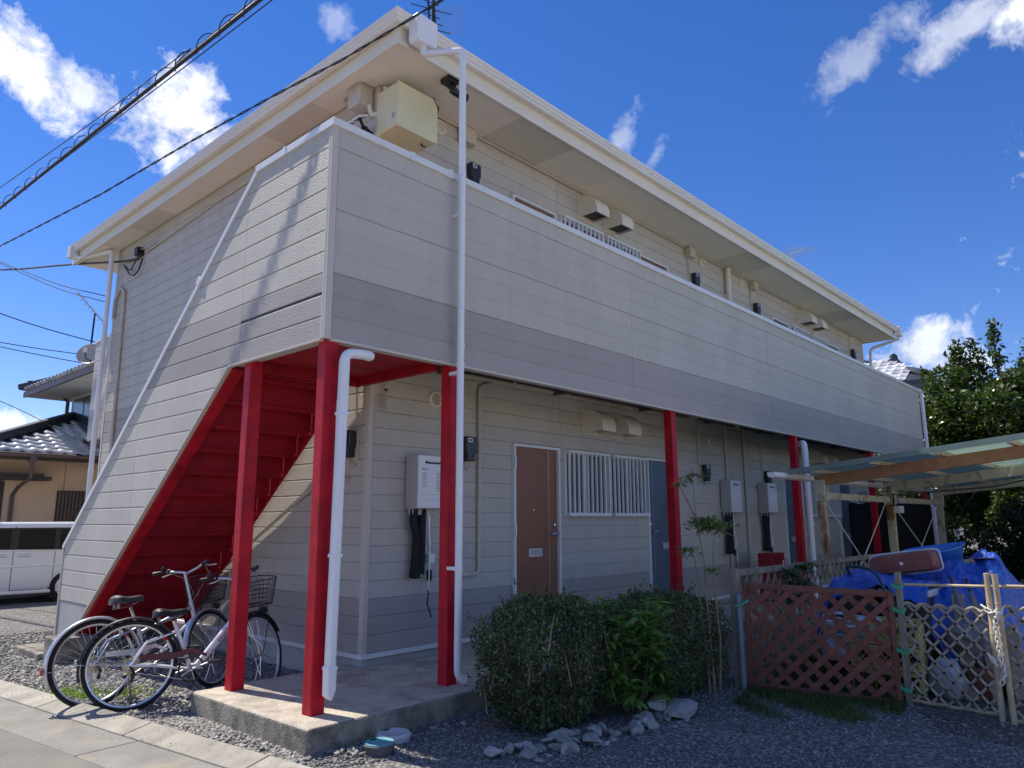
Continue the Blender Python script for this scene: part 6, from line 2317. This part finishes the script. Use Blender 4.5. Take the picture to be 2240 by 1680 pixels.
T_SMALL = (np.array([[0, 0, 0], [.42, .28, .06], [1, 0, 0], [.42, -.28, .06]], float), np.array([[0, 3, 2, 1]]))
T_BIG = (np.array([[0, 0, 0], [.35, 0, -.03], [.7, 0, -.06], [1, 0, -.16], [.12, .11, .02], [.42, .19, .03], [.75, .12, -.02], [.12, -.11, .02], [.42, -.19, .03], [.75, -.12, -.02]], float),
         np.array([[0, 1, 5, 4], [1, 2, 6, 5], [2, 3, 3, 6], [0, 7, 8, 1], [1, 8, 9, 2], [2, 9, 3, 3]]))
T_BIG = (T_BIG[0], np.array([[0, 1, 5, 4], [1, 2, 6, 5], [0, 7, 8, 1], [1, 8, 9, 2], [2, 3, 6, 6], [2, 9, 3, 3]]))


def rot_from(dirs, rng, roll=math.pi):
    """rotation matrices whose x axis is dirs, with random roll"""
    d = dirs / np.linalg.norm(dirs, axis=1, keepdims=True)
    up_ = np.tile(np.array([0, 0, 1.0]), (len(d), 1))
    near = np.abs(d[:, 2]) > .95
    up_[near] = [1, 0, 0]
    y = np.cross(up_, d)
    y /= np.linalg.norm(y, axis=1, keepdims=True)
    z = np.cross(d, y)
    a = rng.uniform(-roll, roll, len(d))[:, None]
    y2 = y * np.cos(a) + z * np.sin(a)
    z2 = -y * np.sin(a) + z * np.cos(a)
    return np.stack([d, y2, z2], axis=2)


def leaf_mesh(name, pos, dirs, size, tmpl, mat, rng, roll=1.2):
    tv, tf = tmpl
    tri = len(tf) and False
    Rm = rot_from(dirs, rng, roll)
    v = np.einsum('nij,tj->nti', Rm, tv) * size[:, None, None] + pos[:, None, :]
    n, k = len(pos), len(tv)
    f = (tf[None, :, :] + (np.arange(n) * k)[:, None, None]).reshape(-1, tf.shape[1])
    return arr_mesh(name, v.reshape(-1, 3), f, mat)


# big leaf template must be pure quads: build it with real quads only
T_BIG = (np.array([[0, 0, 0], [.5, 0, -.05], [1, 0, -.18], [.28, .17, .04], [.74, .15, -.03], [.28, -.17, .04], [.74, -.15, -.03]], float),
         np.array([[0, 1, 4, 3], [1, 2, 2, 4], [0, 5, 6, 1], [1, 6, 2, 2]]))
T_BIG = (np.array([[0, 0, 0], [.36, 0, -.02], [.72, 0, -.08], [1, .012, -.18], [1, -.012, -.18], [.08, .06, .02], [.36, .19, .04], [.74, .13, -.03], [.08, -.06, .02], [.36, -.19, .04], [.74, -.13, -.03]], float),
         np.array([[0, 1, 6, 5], [1, 2, 7, 6], [2, 4, 3, 7], [0, 8, 9, 1], [1, 9, 10, 2], [2, 10, 4, 3]]))


def fbm(p_, s_, seed):
    q = p_ * s_
    return (np.sin(q[:, 0] * 1.7 + seed) * np.sin(q[:, 1] * 1.3 + 2 * seed + 1) + np.sin(q[:, 2] * 1.9 + q[:, 0] + seed) * .7 + .5 * np.sin(q[:, 1] * 3.1 + q[:, 2] * 2.7 + seed)) / 2.2


def box_shell(n, c_, h_, rng, seed, depth=.10, e=3.6):
    """points near the surface of a super-ellipsoid hedge body with a lumpy outline"""
    d = rng.normal(size=(n, 3))
    d /= np.linalg.norm(d, axis=1, keepdims=True)
    k = 1 / (np.abs(d) ** e).sum(1) ** (1 / e)
    p_ = d * k[:, None]
    lump = 1 + .11 * fbm(p_ * np.array(h_) * 9, 1.0, seed) + .06 * fbm(p_ * np.array(h_) * 24, 1.0, seed + 3)
    q = np.abs(rng.normal(0, 1, n)) * depth
    sc_ = (1 - q / min(h_)) * lump
    pos = p_ * np.array(h_) * np.clip(sc_, .2, 1.3)[:, None] + np.array(c_)
    return pos, d


def hedge(name, label, c_, h_, n, size, mat, seed, tmpl=T_SMALL, stems=20, smat='bark_tan', depth=.05, taper=.0, depth_in=None):
    rng = np.random.default_rng(seed)
    t_ = thing(name, label, 'shrub', (c_[0], c_[1], G))
    pos, d = box_shell(n, c_, h_, rng, seed, depth)
    zt = (pos[:, 2] - (c_[2] - h_[2])) / (2 * h_[2])
    s_ = 1 - taper * np.clip(1 - zt * 1.6, 0, 1)
    pos[:, :2] = (pos[:, :2] - np.array(c_[:2])) * s_[:, None] + np.array(c_[:2])
    keep = (pos[:, 2] > G + .02) & (fbm(pos * 1.0, 21, seed + 5) > -.48)
    pos, d = pos[keep], d[keep]
    dirs = d * .7 + rng.normal(size=d.shape) * .8 + np.array([0, 0, .35])
    # new shoots standing proud of the clipped face
    ns = 170
    sp, sdv = box_shell(ns, c_, h_, rng, seed, .01)
    sdv = sdv + np.array([0, 0, .9]) + rng.normal(0, .3, sdv.shape)
    sdv /= np.linalg.norm(sdv, axis=1, keepdims=True)
    ln_ = rng.uniform(.04, .12, ns)
    k_ = sp[:, 2] > .4
    sp, sdv, ln_ = sp[k_], sdv[k_], ln_[k_]
    ex = np.concatenate([sp + sdv * (ln_ * f_)[:, None] for f_ in np.linspace(0, 1, 7)])
    pos = np.concatenate([pos, ex])
    dirs = np.concatenate([dirs, np.tile(sdv, (7, 1)) + rng.normal(0, .9, ex.shape)])
    me = leaf_mesh('foliage', pos - np.array(c_), dirs, rng.uniform(.6, 1.4, len(pos)) * size, tmpl, MT[mat], rng)
    place('foliage', me, c_, t_)
    rg = random.Random(seed)
    for i in range(stems):
        a = rg.uniform(0, 6.28)
        p_ = V(c_[0] + h_[0] * .5 * math.cos(a), c_[1] + h_[1] * .5 * math.sin(a), G + rg.uniform(-.02, .05))
        q_ = V(c_[0] + h_[0] * rg.uniform(.55, .97) * math.cos(a), c_[1] + h_[1] * rg.uniform(.6, .98) * math.sin(a), c_[2] + h_[2] * rg.uniform(-.3, .85))
        m_ = p_.lerp(q_, .5) + V(rg.uniform(-.05, .05), rg.uniform(-.05, .05), rg.uniform(-.05, .08))
        MB().tube([p_, p_.lerp(m_, .6) + V(rg.uniform(-.02, .02), rg.uniform(-.02, .02), 0), m_, m_.lerp(q_, .6) + V(rg.uniform(-.03, .03), rg.uniform(-.03, .03), 0), q_],
                  [.010, .009, .007, .005, .002], 6).build('stem', MT[smat], t_, smooth=True)
    return t_


h1 = hedge('trimmed_hedge', 'large clipped small-leaved hedge in front of the brown door', (1.34, -.76, .595), (.47, .34, .40), 34000, .024, 'leaf_hedge', 21, stems=30, depth=.055, taper=.12)
# bare pruned stems showing in its face
rg = random.Random(4)
for i in range(12):
    u = rg.uniform(.0, 1)
    if i % 3:
        p_ = V(.93 + .78 * u, -1.10 + .02 * rg.random(), rg.uniform(.3, .75))
        d_ = V(rg.uniform(-.10, .10), rg.uniform(-.02, .02), rg.uniform(.05, .22))
    else:
        p_ = V(.875 + .02 * rg.random(), -.55 - .5 * u, rg.uniform(.3, .7))
        d_ = V(rg.uniform(-.02, .02), rg.uniform(-.06, .06), rg.uniform(.08, .22))
    MB().tube([p_, p_ + d_ * .5 + V(rg.uniform(-.02, .02), rg.uniform(-.01, .01), 0), p_ + d_], [.005, .004, .002], 6).build('bare_stem', MT['bark_tan'], h1, smooth=True)

h2 = hedge('trimmed_hedge', 'second clipped hedge between the broad-leaved bush and the lattice', (2.62, -.84, .56), (.62, .38, .37), 28000, .024, 'leaf_hedge', 33, stems=14, depth=.055)
# broad-leaved bush
rng = np.random.default_rng(5)
t = thing('laurel_bush', 'bright green broad-leaved bush between the two clipped hedges', 'bush', (1.95, -1.02, G))
pos_l, dir_l, st_l = [], [], []
for i in range(85):
    a, zz = rng.uniform(0, 6.28), rng.uniform(.05, 1)
    top_ = np.array([1.90 + .27 * math.cos(a) * (1.1 - .2 * zz), -1.06 + .17 * math.sin(a), .30 + .68 * zz])
    st_l.append((V(1.92 + .05 * math.cos(a), -1.02 + .05 * math.sin(a), G), V(*top_)))
    for k_ in range(11):
        b_ = rng.uniform(0, 6.28)
        pos_l.append(top_ - np.array([0, 0, .012 * k_]) + rng.normal(0, .008, 3))
        dir_l.append([math.cos(b_), math.sin(b_), rng.uniform(-.35, .5)])
me = leaf_mesh('foliage', np.array(pos_l) - np.array([1.95, -1.0, .6]), np.array(dir_l), rng.uniform(.075, .135, len(pos_l)), T_BIG, MT['leaf_laurel'], rng, .5)
place('foliage', me, (1.95, -1.0, .6), t)
for a, b in st_l[::7]:
    MB().tube([a, a.lerp(b, .5) + V(.02, 0, .04), b], [.005, .004, .003], 6).build('stem', MT['bark_tan'], t, smooth=True)


def airy_plant(name, label, c_, stems, sprays, mat, size, seed, cat='shrub', tmpl=T_SMALL):
    rg = random.Random(seed)
    rng = np.random.default_rng(seed)
    t_ = thing(name, label, cat, c_)
    for pts_ in stems:
        MB().tube(pts_, [.011 - .008 * i / (len(pts_) - 1) for i in range(len(pts_))], 6).build('stem', MT['bark_tan'], t_, smooth=True)
    P_, Dd = [], []
    for (x, y, z), r_, n in sprays:
        for i in range(n):
            a, el = rg.uniform(0, 6.28), rg.uniform(-.3, .45)
            d_ = np.array([math.cos(a) * math.cos(el), math.sin(a) * math.cos(el), math.sin(el)])
            tw = rg.uniform(.2, 1) * r_
            MBp = np.array([x, y, z]) + d_ * tw
            for k_ in range(7):
                P_.append(np.array([x, y, z]) + d_ * tw * (k_ + 1) / 7 + rng.normal(0, .006, 3) - np.array([0, 0, .03 * (k_ / 7) ** 2]))
                Dd.append(d_ + rng.normal(0, .7, 3))
    me_ = leaf_mesh('foliage', np.array(P_) - np.array(c_), np.array(Dd), rng.uniform(.7, 1.3, len(P_)) * size, tmpl, MT[mat], rng)
    place('foliage', me_, c_, t_)
    return t_


airy_plant('young_tree', 'thin young tree with feathery leaves in front of the blue door', (2.80, -1.20, G),
           [[(2.80, -1.20, G), (2.79, -1.18, .7), (2.80, -1.16, 1.2), (2.79, -1.12, 1.5), (2.78, -1.10, 1.92)],
            [(2.84, -1.22, G), (2.85, -1.24, .6), (2.82, -1.22, 1.1), (2.82, -1.25, 1.44)],
            [(2.78, -1.17, G), (2.76, -1.14, .8), (2.77, -1.10, 1.2), (2.77, -1.05, 1.3)],
            [(2.80, -1.12, 1.50), (2.78, -1.02, 1.72), (2.77, -.98, 1.80)], [(2.82, -1.25, 1.40), (2.82, -1.36, 1.46)]],
           [((2.82, -1.25, 1.46), .19, 90), ((2.80, -1.18, 1.50), .15, 60), ((2.79, -1.10, 1.86), .12, 14), ((2.77, -1.0, 1.80), .10, 8), ((2.77, -1.04, 1.27), .12, 16), ((2.8, -1.22, 1.12), .10, 9)],
           'leaf_fine', .030, 12, 'tree')
airy_plant('climbing_plant', 'green ferny plant hanging on the tan lattice', (4.3, -1.22, .9), [[(4.3, -1.24, .5), (4.3, -1.25, .8), (4.28, -1.25, 1.08)]],
           [((4.25, -1.25, 1.02), .16, 40), ((4.4, -1.26, .92), .2, 45), ((4.55, -1.26, 1.06), .13, 30), ((4.3, -1.26, .8), .15, 30)], 'leaf_hedge', .045, 15, 'plant')


def crown_pts(n, c_, r_, rng, seed, clumps=34):
    cl = []
    for i in range(clumps):
        d = rng.normal(size=3)
        d /= np.linalg.norm(d)
        cl.append(np.array(c_) + d * np.array(r_) * rng.uniform(.45, .95))
    cl = np.array(cl)
    idx = rng.integers(0, clumps, n)
    d = rng.normal(size=(n, 3))
    d /= np.linalg.norm(d, axis=1, keepdims=True)
    rad = rng.uniform(.24, .42, clumps)[idx] * min(r_)
    pos = cl[idx] + d * (rad * rng.uniform(.55, 1.0, n) ** .5)[:, None]
    return pos, d


def tree(name, label, base, c_, r_, n, size, mat, seed, clumps=34, shoots=(), trunk=.12, cat='tree'):
    rng = np.random.default_rng(seed)
    rg = random.Random(seed)
    t_ = thing(name, label, cat, base)
    B = Vector(base)
    Cc = Vector(c_)
    MB().tube([B, B.lerp(Cc, .35) + V(.08, .05, 0), B.lerp(Cc, .7) + V(-.05, .06, 0), Cc], [trunk, trunk * .85, trunk * .6, trunk * .35], 10).build('trunk', MT['bark_dark'], t_, smooth=True)
    for i in range(9):
        a = i * 2.4
        e_ = Cc + V(math.cos(a) * r_[0] * .7, math.sin(a) * r_[1] * .7, r_[2] * rg.uniform(-.3, .75))
        s_ = B.lerp(Cc, rg.uniform(.35, .9))
        MB().tube([s_, s_.lerp(e_, .5) + V(0, 0, .12), e_], [trunk * .38, trunk * .25, trunk * .08], 7).build('limb', MT['bark_dark'], t_, smooth=True)
    pos, d = crown_pts(n, c_, r_, rng, seed, clumps)
    dirs = d * .6 + rng.normal(size=d.shape) * .8
    P_, Dd = [pos], [dirs]
    for (x, y, z), dv, ln in shoots:
        dv = Vector(dv).normalized()
        MB().tube([(x, y, z), V(x, y, z) + dv * ln * .5, V(x, y, z) + dv * ln], [.03, .02, .006], 6).build('shoot', MT['bark_dark'], t_, smooth=True)
        m_ = int(ln * 260)
        u = rng.uniform(0, 1, m_)
        wob = rng.normal(0, .11, (m_, 3)) * (1.1 - .6 * u)[:, None]
        P_.append(np.array([x, y, z]) + np.outer(u * ln, np.array(dv)) + wob)
        Dd.append(rng.normal(size=(m_, 3)) + np.array([0, 0, .5]))
    pos, dirs = np.concatenate(P_), np.concatenate(Dd)
    k_ = pos[:, 2] > .25
    pos, dirs = pos[k_], dirs[k_]
    me_ = leaf_mesh('crown', pos - np.array(c_), dirs, rng.uniform(.7, 1.3, len(pos)) * size, T_SMALL, MT[mat], rng)
    place('crown', me_, c_, t_)
    return t_


tree('evergreen_tree', 'tall glossy evergreen tree at the right edge behind the building end', (18.3, -1.5, G), (18.2, -.95, 3.35), (1.8, 2.9, 1.85), 95000, .12, 'leaf_tree', 61, 120,
     [((18.2, -1.0, 4.9), (.05, .02, 1), 1.35), ((18.2, -1.5, 4.8), (.1, -.25, 1), 1.2), ((18.1, -.5, 4.8), (0, .3, .9), 1.1), ((18.0, -2.0, 4.6), (0, -.3, 1), 1.5), ((18.0, .2, 4.4), (0, .4, .8), .9),
      ((18.2, -.7, 5.0), (0, .25, .9), .9), ((18.1, -2.6, 4.4), (0, -.3, 1), 1.3), ((18.1, -.2, 4.6), (0, .1, 1), 1.0), ((18.1, .8, 4.0), (.0, .4, .8), .7), ((18.1, -3.2, 4.2), (.0, -.2, 1), 1.2)])
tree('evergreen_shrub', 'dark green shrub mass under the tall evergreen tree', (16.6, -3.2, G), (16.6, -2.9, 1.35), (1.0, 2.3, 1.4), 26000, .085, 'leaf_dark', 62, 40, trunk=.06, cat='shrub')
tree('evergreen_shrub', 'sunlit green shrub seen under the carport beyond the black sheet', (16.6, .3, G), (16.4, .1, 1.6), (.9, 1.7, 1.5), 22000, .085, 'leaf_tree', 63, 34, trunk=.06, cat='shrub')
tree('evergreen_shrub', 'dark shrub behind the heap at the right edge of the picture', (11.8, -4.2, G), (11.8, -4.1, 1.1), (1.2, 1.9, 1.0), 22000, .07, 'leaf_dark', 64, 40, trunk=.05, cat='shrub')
tree('red_leaf_shrub', 'reddish-leaved shrub before the tall evergreen tree', (16.2, -2.2, G), (16.2, -2.2, 2.9), (.4, .9, .55), 3500, .08, 'leaf_red', 65, 18, trunk=.03, cat='shrub')
tree('evergreen_tree', 'darker evergreen tree closing the view behind the right shrubs', (21.5, -4.5, G), (21.5, -4.6, 3.0), (2.0, 3.0, 2.3), 26000, .12, 'leaf_tree', 66, 46, trunk=.14)


def grass(name, label, poly_fn, n, hmin, hmax, mat, seed, wdt=.006):
    rng = np.random.default_rng(seed)
    pts_ = []
    while len(pts_) < n:
        p_ = poly_fn(rng)
        if p_ is not None:
            pts_.append(p_)
    P_ = np.array(pts_)
    h_ = rng.uniform(hmin, hmax, n)
    a = rng.uniform(0, 6.28, n)
    lean = rng.uniform(.1, .7, n) * h_
    lx, ly = np.cos(a) * lean, np.sin(a) * lean
    sx, sy = -np.sin(a) * wdt, np.cos(a) * wdt
    z = P_[:, 2]
    v = np.zeros((n, 6, 3))
    v[:, 0] = np.stack([P_[:, 0] - sx, P_[:, 1] - sy, z], 1)
    v[:, 1] = np.stack([P_[:, 0] + sx, P_[:, 1] + sy, z], 1)
    v[:, 2] = np.stack([P_[:, 0] + lx * .4 + sx * .7, P_[:, 1] + ly * .4 + sy * .7, z + h_ * .6], 1)
    v[:, 3] = np.stack([P_[:, 0] + lx * .4 - sx * .7, P_[:, 1] + ly * .4 - sy * .7, z + h_ * .6], 1)
    v[:, 4] = np.stack([P_[:, 0] + lx + sx * .15, P_[:, 1] + ly + sy * .15, z + h_], 1)
    v[:, 5] = np.stack([P_[:, 0] + lx - sx * .15, P_[:, 1] + ly - sy * .15, z + h_], 1)
    f = np.array([[0, 1, 2, 3], [3, 2, 4, 5]])
    f = (f[None] + (np.arange(n) * 6)[:, None, None]).reshape(-1, 4)
    me_ = arr_mesh(name, v.reshape(-1, 3), f, MT[mat])
    o_ = place(name, me_, (0, 0, 0))
    tag(o_, label, 'grass', kind='stuff')


def strip_fn(rng):
    t_ = rng.uniform(0, 1)
    w_ = rng.uniform(0, 1) ** 1.4
    x = 3.10 + .27 * t_ - .85 * w_ * (.45 + .6 * math.sin(t_ * 2.6 + .3)) + .08 + rng.normal(0, .03)
    if rng.uniform() < w_ * .75 * (1 + math.sin(9 * x + 7 * t_)):
        return None
    y = -1.33 - 1.04 * t_ - .10 * w_
    return (x, y, G)


grass('grass', 'dark green grass strip along the foot of the red-brown lattice', strip_fn, 9000, .015, .06, 'grass_blade', 3, .0022)


def back_fn(rng):
    return (rng.uniform(3.4, 4.6), rng.uniform(-2.35, -1.3), G + .003)


grass('tall_weeds', 'weeds and dry stalks growing behind the red-brown lattice', back_fn, 1600, .05, .25, 'grass_blade', 4, .004)


def weed_fn(rng):
    a, r_ = rng.uniform(0, 6.28), rng.normal(0, .16)
    c_ = [(-.50, 2.62), (-.42, 2.38), (-.20, 2.25)][rng.integers(0, 3)]
    return (c_[0] + r_ * math.cos(a) * .7, c_[1] + r_ * math.sin(a), G)


grass('low_weeds', 'bright yellow-green low weeds in the gravel by the bicycles', weed_fn, 2600, .008, .030, 'weed', 5, .006)

# ------------------------------------------------------------------ loose gravel and rocks
OCT = np.array([[1, 0, 0], [0, 1, 0], [-1, 0, 0], [0, -1, 0], [.3, .2, .8], [-.2, -.1, -.8]], float)
OCTF = np.array([[0, 1, 4], [1, 2, 4], [2, 3, 4], [3, 0, 4], [1, 0, 5], [2, 1, 5], [3, 2, 5], [0, 3, 5]])


def stones(name, label, P_, size, mat, seed, flat=.6):
    rng = np.random.default_rng(seed)
    n = len(P_)
    v = OCT[None] * rng.uniform(.65, 1.25, (n, 6, 3))
    v[:, :, 2] *= flat
    Rm = rot_from(rng.normal(size=(n, 3)) * np.array([1, 1, .25]), rng, .5)
    v = np.einsum('nij,ntj->nti', Rm, v) * size[:, None, None] + P_[:, None, :]
    f = (OCTF[None] + (np.arange(n) * 6)[:, None, None]).reshape(-1, 3)
    me_ = arr_mesh(name, v.reshape(-1, 3), f, MT[mat])
    o_ = place(name, me_, (0, 0, 0))
    tag(o_, label, 'gravel', kind='stuff')


def in_hedge(x, y):
    return (.95 < x < 3.1 and -1.05 < y < -.35)


rng = np.random.default_rng(77)
n = 9000
x, y = rng.uniform(-.6, -.13, n), rng.uniform(-.25, 1.3, n)
u = (x + .345) * math.cos(RA) + y * math.sin(RA)
keep = (u > .01)
P0 = np.stack([x, y, np.full(n, G + .004)], 1)[keep]
stones('gravel', 'strip of gravel between the kerb and the walkway side', P0, rng.uniform(.5, 1.4, len(P0)) ** 2 * .012, 'stones', 9)
n = 60000
x, y = rng.uniform(-.9, 1.2, n), rng.uniform(1.2, 6.5, n)
u = (x + .345) * math.cos(RA) + y * math.sin(RA)
keep = (u > .0 + .02 * np.sin(y * 9)) & (rng.uniform(0, 1, n) < np.clip(1.6 - y / 5, .25, 1))
P1 = np.stack([x, y, np.full(n, G + .004)], 1)[keep]
sz = .004 + .026 * rng.uniform(0, 1, len(P1)) ** 3.2
stones('gravel', 'sunlit crushed grey gravel by the bicycles', P1, sz, 'stones', 1)
n = 70000
x, y = rng.uniform(-.5, 3.4, n), rng.uniform(-3.6, -.22, n)
u = (x + .345) * math.cos(RA) + y * math.sin(RA)
dist = np.hypot(x + 2.6, y + 4.07)
keep = (u > .01) & ~((x > .95) & (x < 3.1) & (y > -1.0) & (y < -.38)) & (np.hypot(x - .42, y + .29) > .115) & (np.hypot(x - .20, y + .44) > .095)
keep &= ~((x > 2.5) & (y < -2.5)) | (rng.uniform(0, 1, n) < .35)
P2 = np.stack([x, y, np.full(n, G + .003)], 1)[keep]
bare = fbm(P2 * np.array([1, 1, 0]), 3.0, 2.0)
P2 = P2[bare < .35]
sz = .0035 + .017 * rng.uniform(0, 1, len(P2)) ** 3.0
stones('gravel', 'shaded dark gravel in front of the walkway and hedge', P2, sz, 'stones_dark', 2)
# paler, bigger stones along the slab and beside the kerb
n = 420
t_ = rng.uniform(0, 1, n)
P3 = np.stack([-.33 + .55 * t_ + rng.normal(0, .06, n), .55 - 1.0 * t_ + rng.normal(0, .05, n), np.full(n, G + .012)], 1)
u = (P3[:, 0] + .345) * math.cos(RA) + P3[:, 1] * math.sin(RA)
keep = (u > .02) & ~((P3[:, 0] > -.155) & (P3[:, 1] > -.225))
P3 = P3[keep]
stones('pebbles', 'pale pebbles between the kerb and the walkway corner', P3, rng.uniform(.012, .028, len(P3)), 'stones', 3, .7)
n = 110
P4 = np.stack([rng.uniform(-.6, .0, n) * 0 - .345 + rng.normal(-.13, .09, n), rng.uniform(-.2, 3.4, n), np.full(n, G + .045)], 1)
P4[:, 0] -= .127 * P4[:, 1]
u = (P4[:, 0] + .345) * math.cos(RA) + P4[:, 1] * math.sin(RA)
P4[:, 2] = G + .02 + np.clip(.19 + u, 0, .19) * .18
k_ = (u < .0) & (u > -.42)
stones('road_grit', 'loose grit scattered over the kerb and gutter', P4[k_], rng.uniform(.002, .006, int(k_.sum())), 'stones', 6, .6)

pm('rock_a', (.34, .34, .325), .85, .22, 14, bump=.8, bs=45, bdist=.012, coords='pos', stain=((.24, .235, .20), 18, .45, .65, .7), objvar=.3)
ROCKM = []
for s_ in range(6):
    rg = random.Random(200 + s_)
    bm = bmesh.new()
    bmesh.ops.create_icosphere(bm, subdivisions=2, radius=1)
    pl = [(Vector((rg.uniform(-1, 1), rg.uniform(-1, 1), rg.uniform(-.6, 1))).normalized(), rg.uniform(.35, .7)) for _ in range(13)]
    for v_ in bm.verts:
        for n_, d_ in pl:
            e_ = v_.co.dot(n_) - d_
            if e_ > 0:
                v_.co -= n_ * e_
        v_.co.z *= .45
        v_.co += Vector((rg.uniform(-.03, .03), rg.uniform(-.03, .03), rg.uniform(-.03, .03)))
    me = bpy.data.meshes.new('rock')
    bm.to_mesh(me)
    bm.free()
    me.materials.append(MT['rock_a'])
    ROCKM.append(me)
BIG = [((2.06, -1.32, .245), .17, 'widest flat grey rock at the foot of the broad-leaved bush'), ((1.72, -1.27, .24), .12, 'upright pointed rock under the left edge of the broad-leaved bush'),
       ((1.28, -1.17, .25), .11, 'speckled rounded rock in the middle of the hedge edging'), ((1.05, -1.10, .25), .12, 'long pale rock lying against the hedge front corner'),
       ((.92, -1.26, .235), .10, 'flat broken slab rock among the nearest edging stones'), ((.70, -1.14, .225), .085, 'pale flat rock nearest the camera at the bottom edge'),
       ((1.13, -1.27, .235), .09, 'white-veined angular rock in front of the hedge'), ((1.92, -1.22, .30), .09, 'mossy rock behind the widest flat rock')]
rg = random.Random(9)
for i, (p_, s_, lb) in enumerate(BIG):
    o = place('rock', ROCKM[i % 6], p_)
    s_ *= 1.2
    o.scale = (s_, s_ * rg.uniform(.7, 1), s_ * rg.uniform(.7, 1.0))
    o.rotation_euler = (rg.uniform(-.2, .2), rg.uniform(-.2, .2), rg.uniform(0, 6))
    tag(o, lb, 'rock', 'edging rocks')
for i in range(38):
    t_ = rg.random()
    p_ = (.62 + 1.5 * t_ + rg.gauss(0, .04), -1.06 - .22 * min(1, t_ * 1.6) + rg.gauss(0, .07), G + .03)
    o = place('rock', ROCKM[rg.randrange(6)], p_)
    s_ = rg.uniform(.05, .095)
    o.scale = (s_, s_ * rg.uniform(.6, 1), s_ * rg.uniform(.7, 1.1))
    o.rotation_euler = (rg.uniform(-.5, .5), rg.uniform(-.5, .5), rg.uniform(0, 6))
    tag(o, 'one of the fist-sized pale stones piled along the hedge foot', 'rock', 'fist-sized stones along the hedge foot')
for i in range(34):
    t_ = rg.random()
    p_ = (.52 + 1.75 * t_ + rg.gauss(0, .05), -.98 - .36 * min(1, t_ * 1.6) + rg.gauss(0, .09), G + .012)
    o = place('rock', ROCKM[rg.randrange(6)], p_)
    s_ = rg.uniform(.022, .05)
    o.scale = (s_, s_ * rg.uniform(.7, 1), s_ * rg.uniform(.6, 1))
    o.rotation_euler = (rg.uniform(-.3, .3), rg.uniform(-.3, .3), rg.uniform(0, 6))
    tag(o, 'one of the small loose stones scattered before the hedge', 'rock', 'small loose stones before the hedge')
for i in range(9):
    p_ = (rg.uniform(.5, 1.0), rg.uniform(-.42, -.28), G + .012)
    o = place('rock', ROCKM[rg.randrange(6)], p_)
    s_ = rg.uniform(.018, .036)
    o.scale = (s_, s_, s_ * .8)
    o.rotation_euler = (0, 0, rg.uniform(0, 6))
    tag(o, 'one of the small stones at the walkway edge left of the hedge', 'rock', 'small stones at the walkway edge')

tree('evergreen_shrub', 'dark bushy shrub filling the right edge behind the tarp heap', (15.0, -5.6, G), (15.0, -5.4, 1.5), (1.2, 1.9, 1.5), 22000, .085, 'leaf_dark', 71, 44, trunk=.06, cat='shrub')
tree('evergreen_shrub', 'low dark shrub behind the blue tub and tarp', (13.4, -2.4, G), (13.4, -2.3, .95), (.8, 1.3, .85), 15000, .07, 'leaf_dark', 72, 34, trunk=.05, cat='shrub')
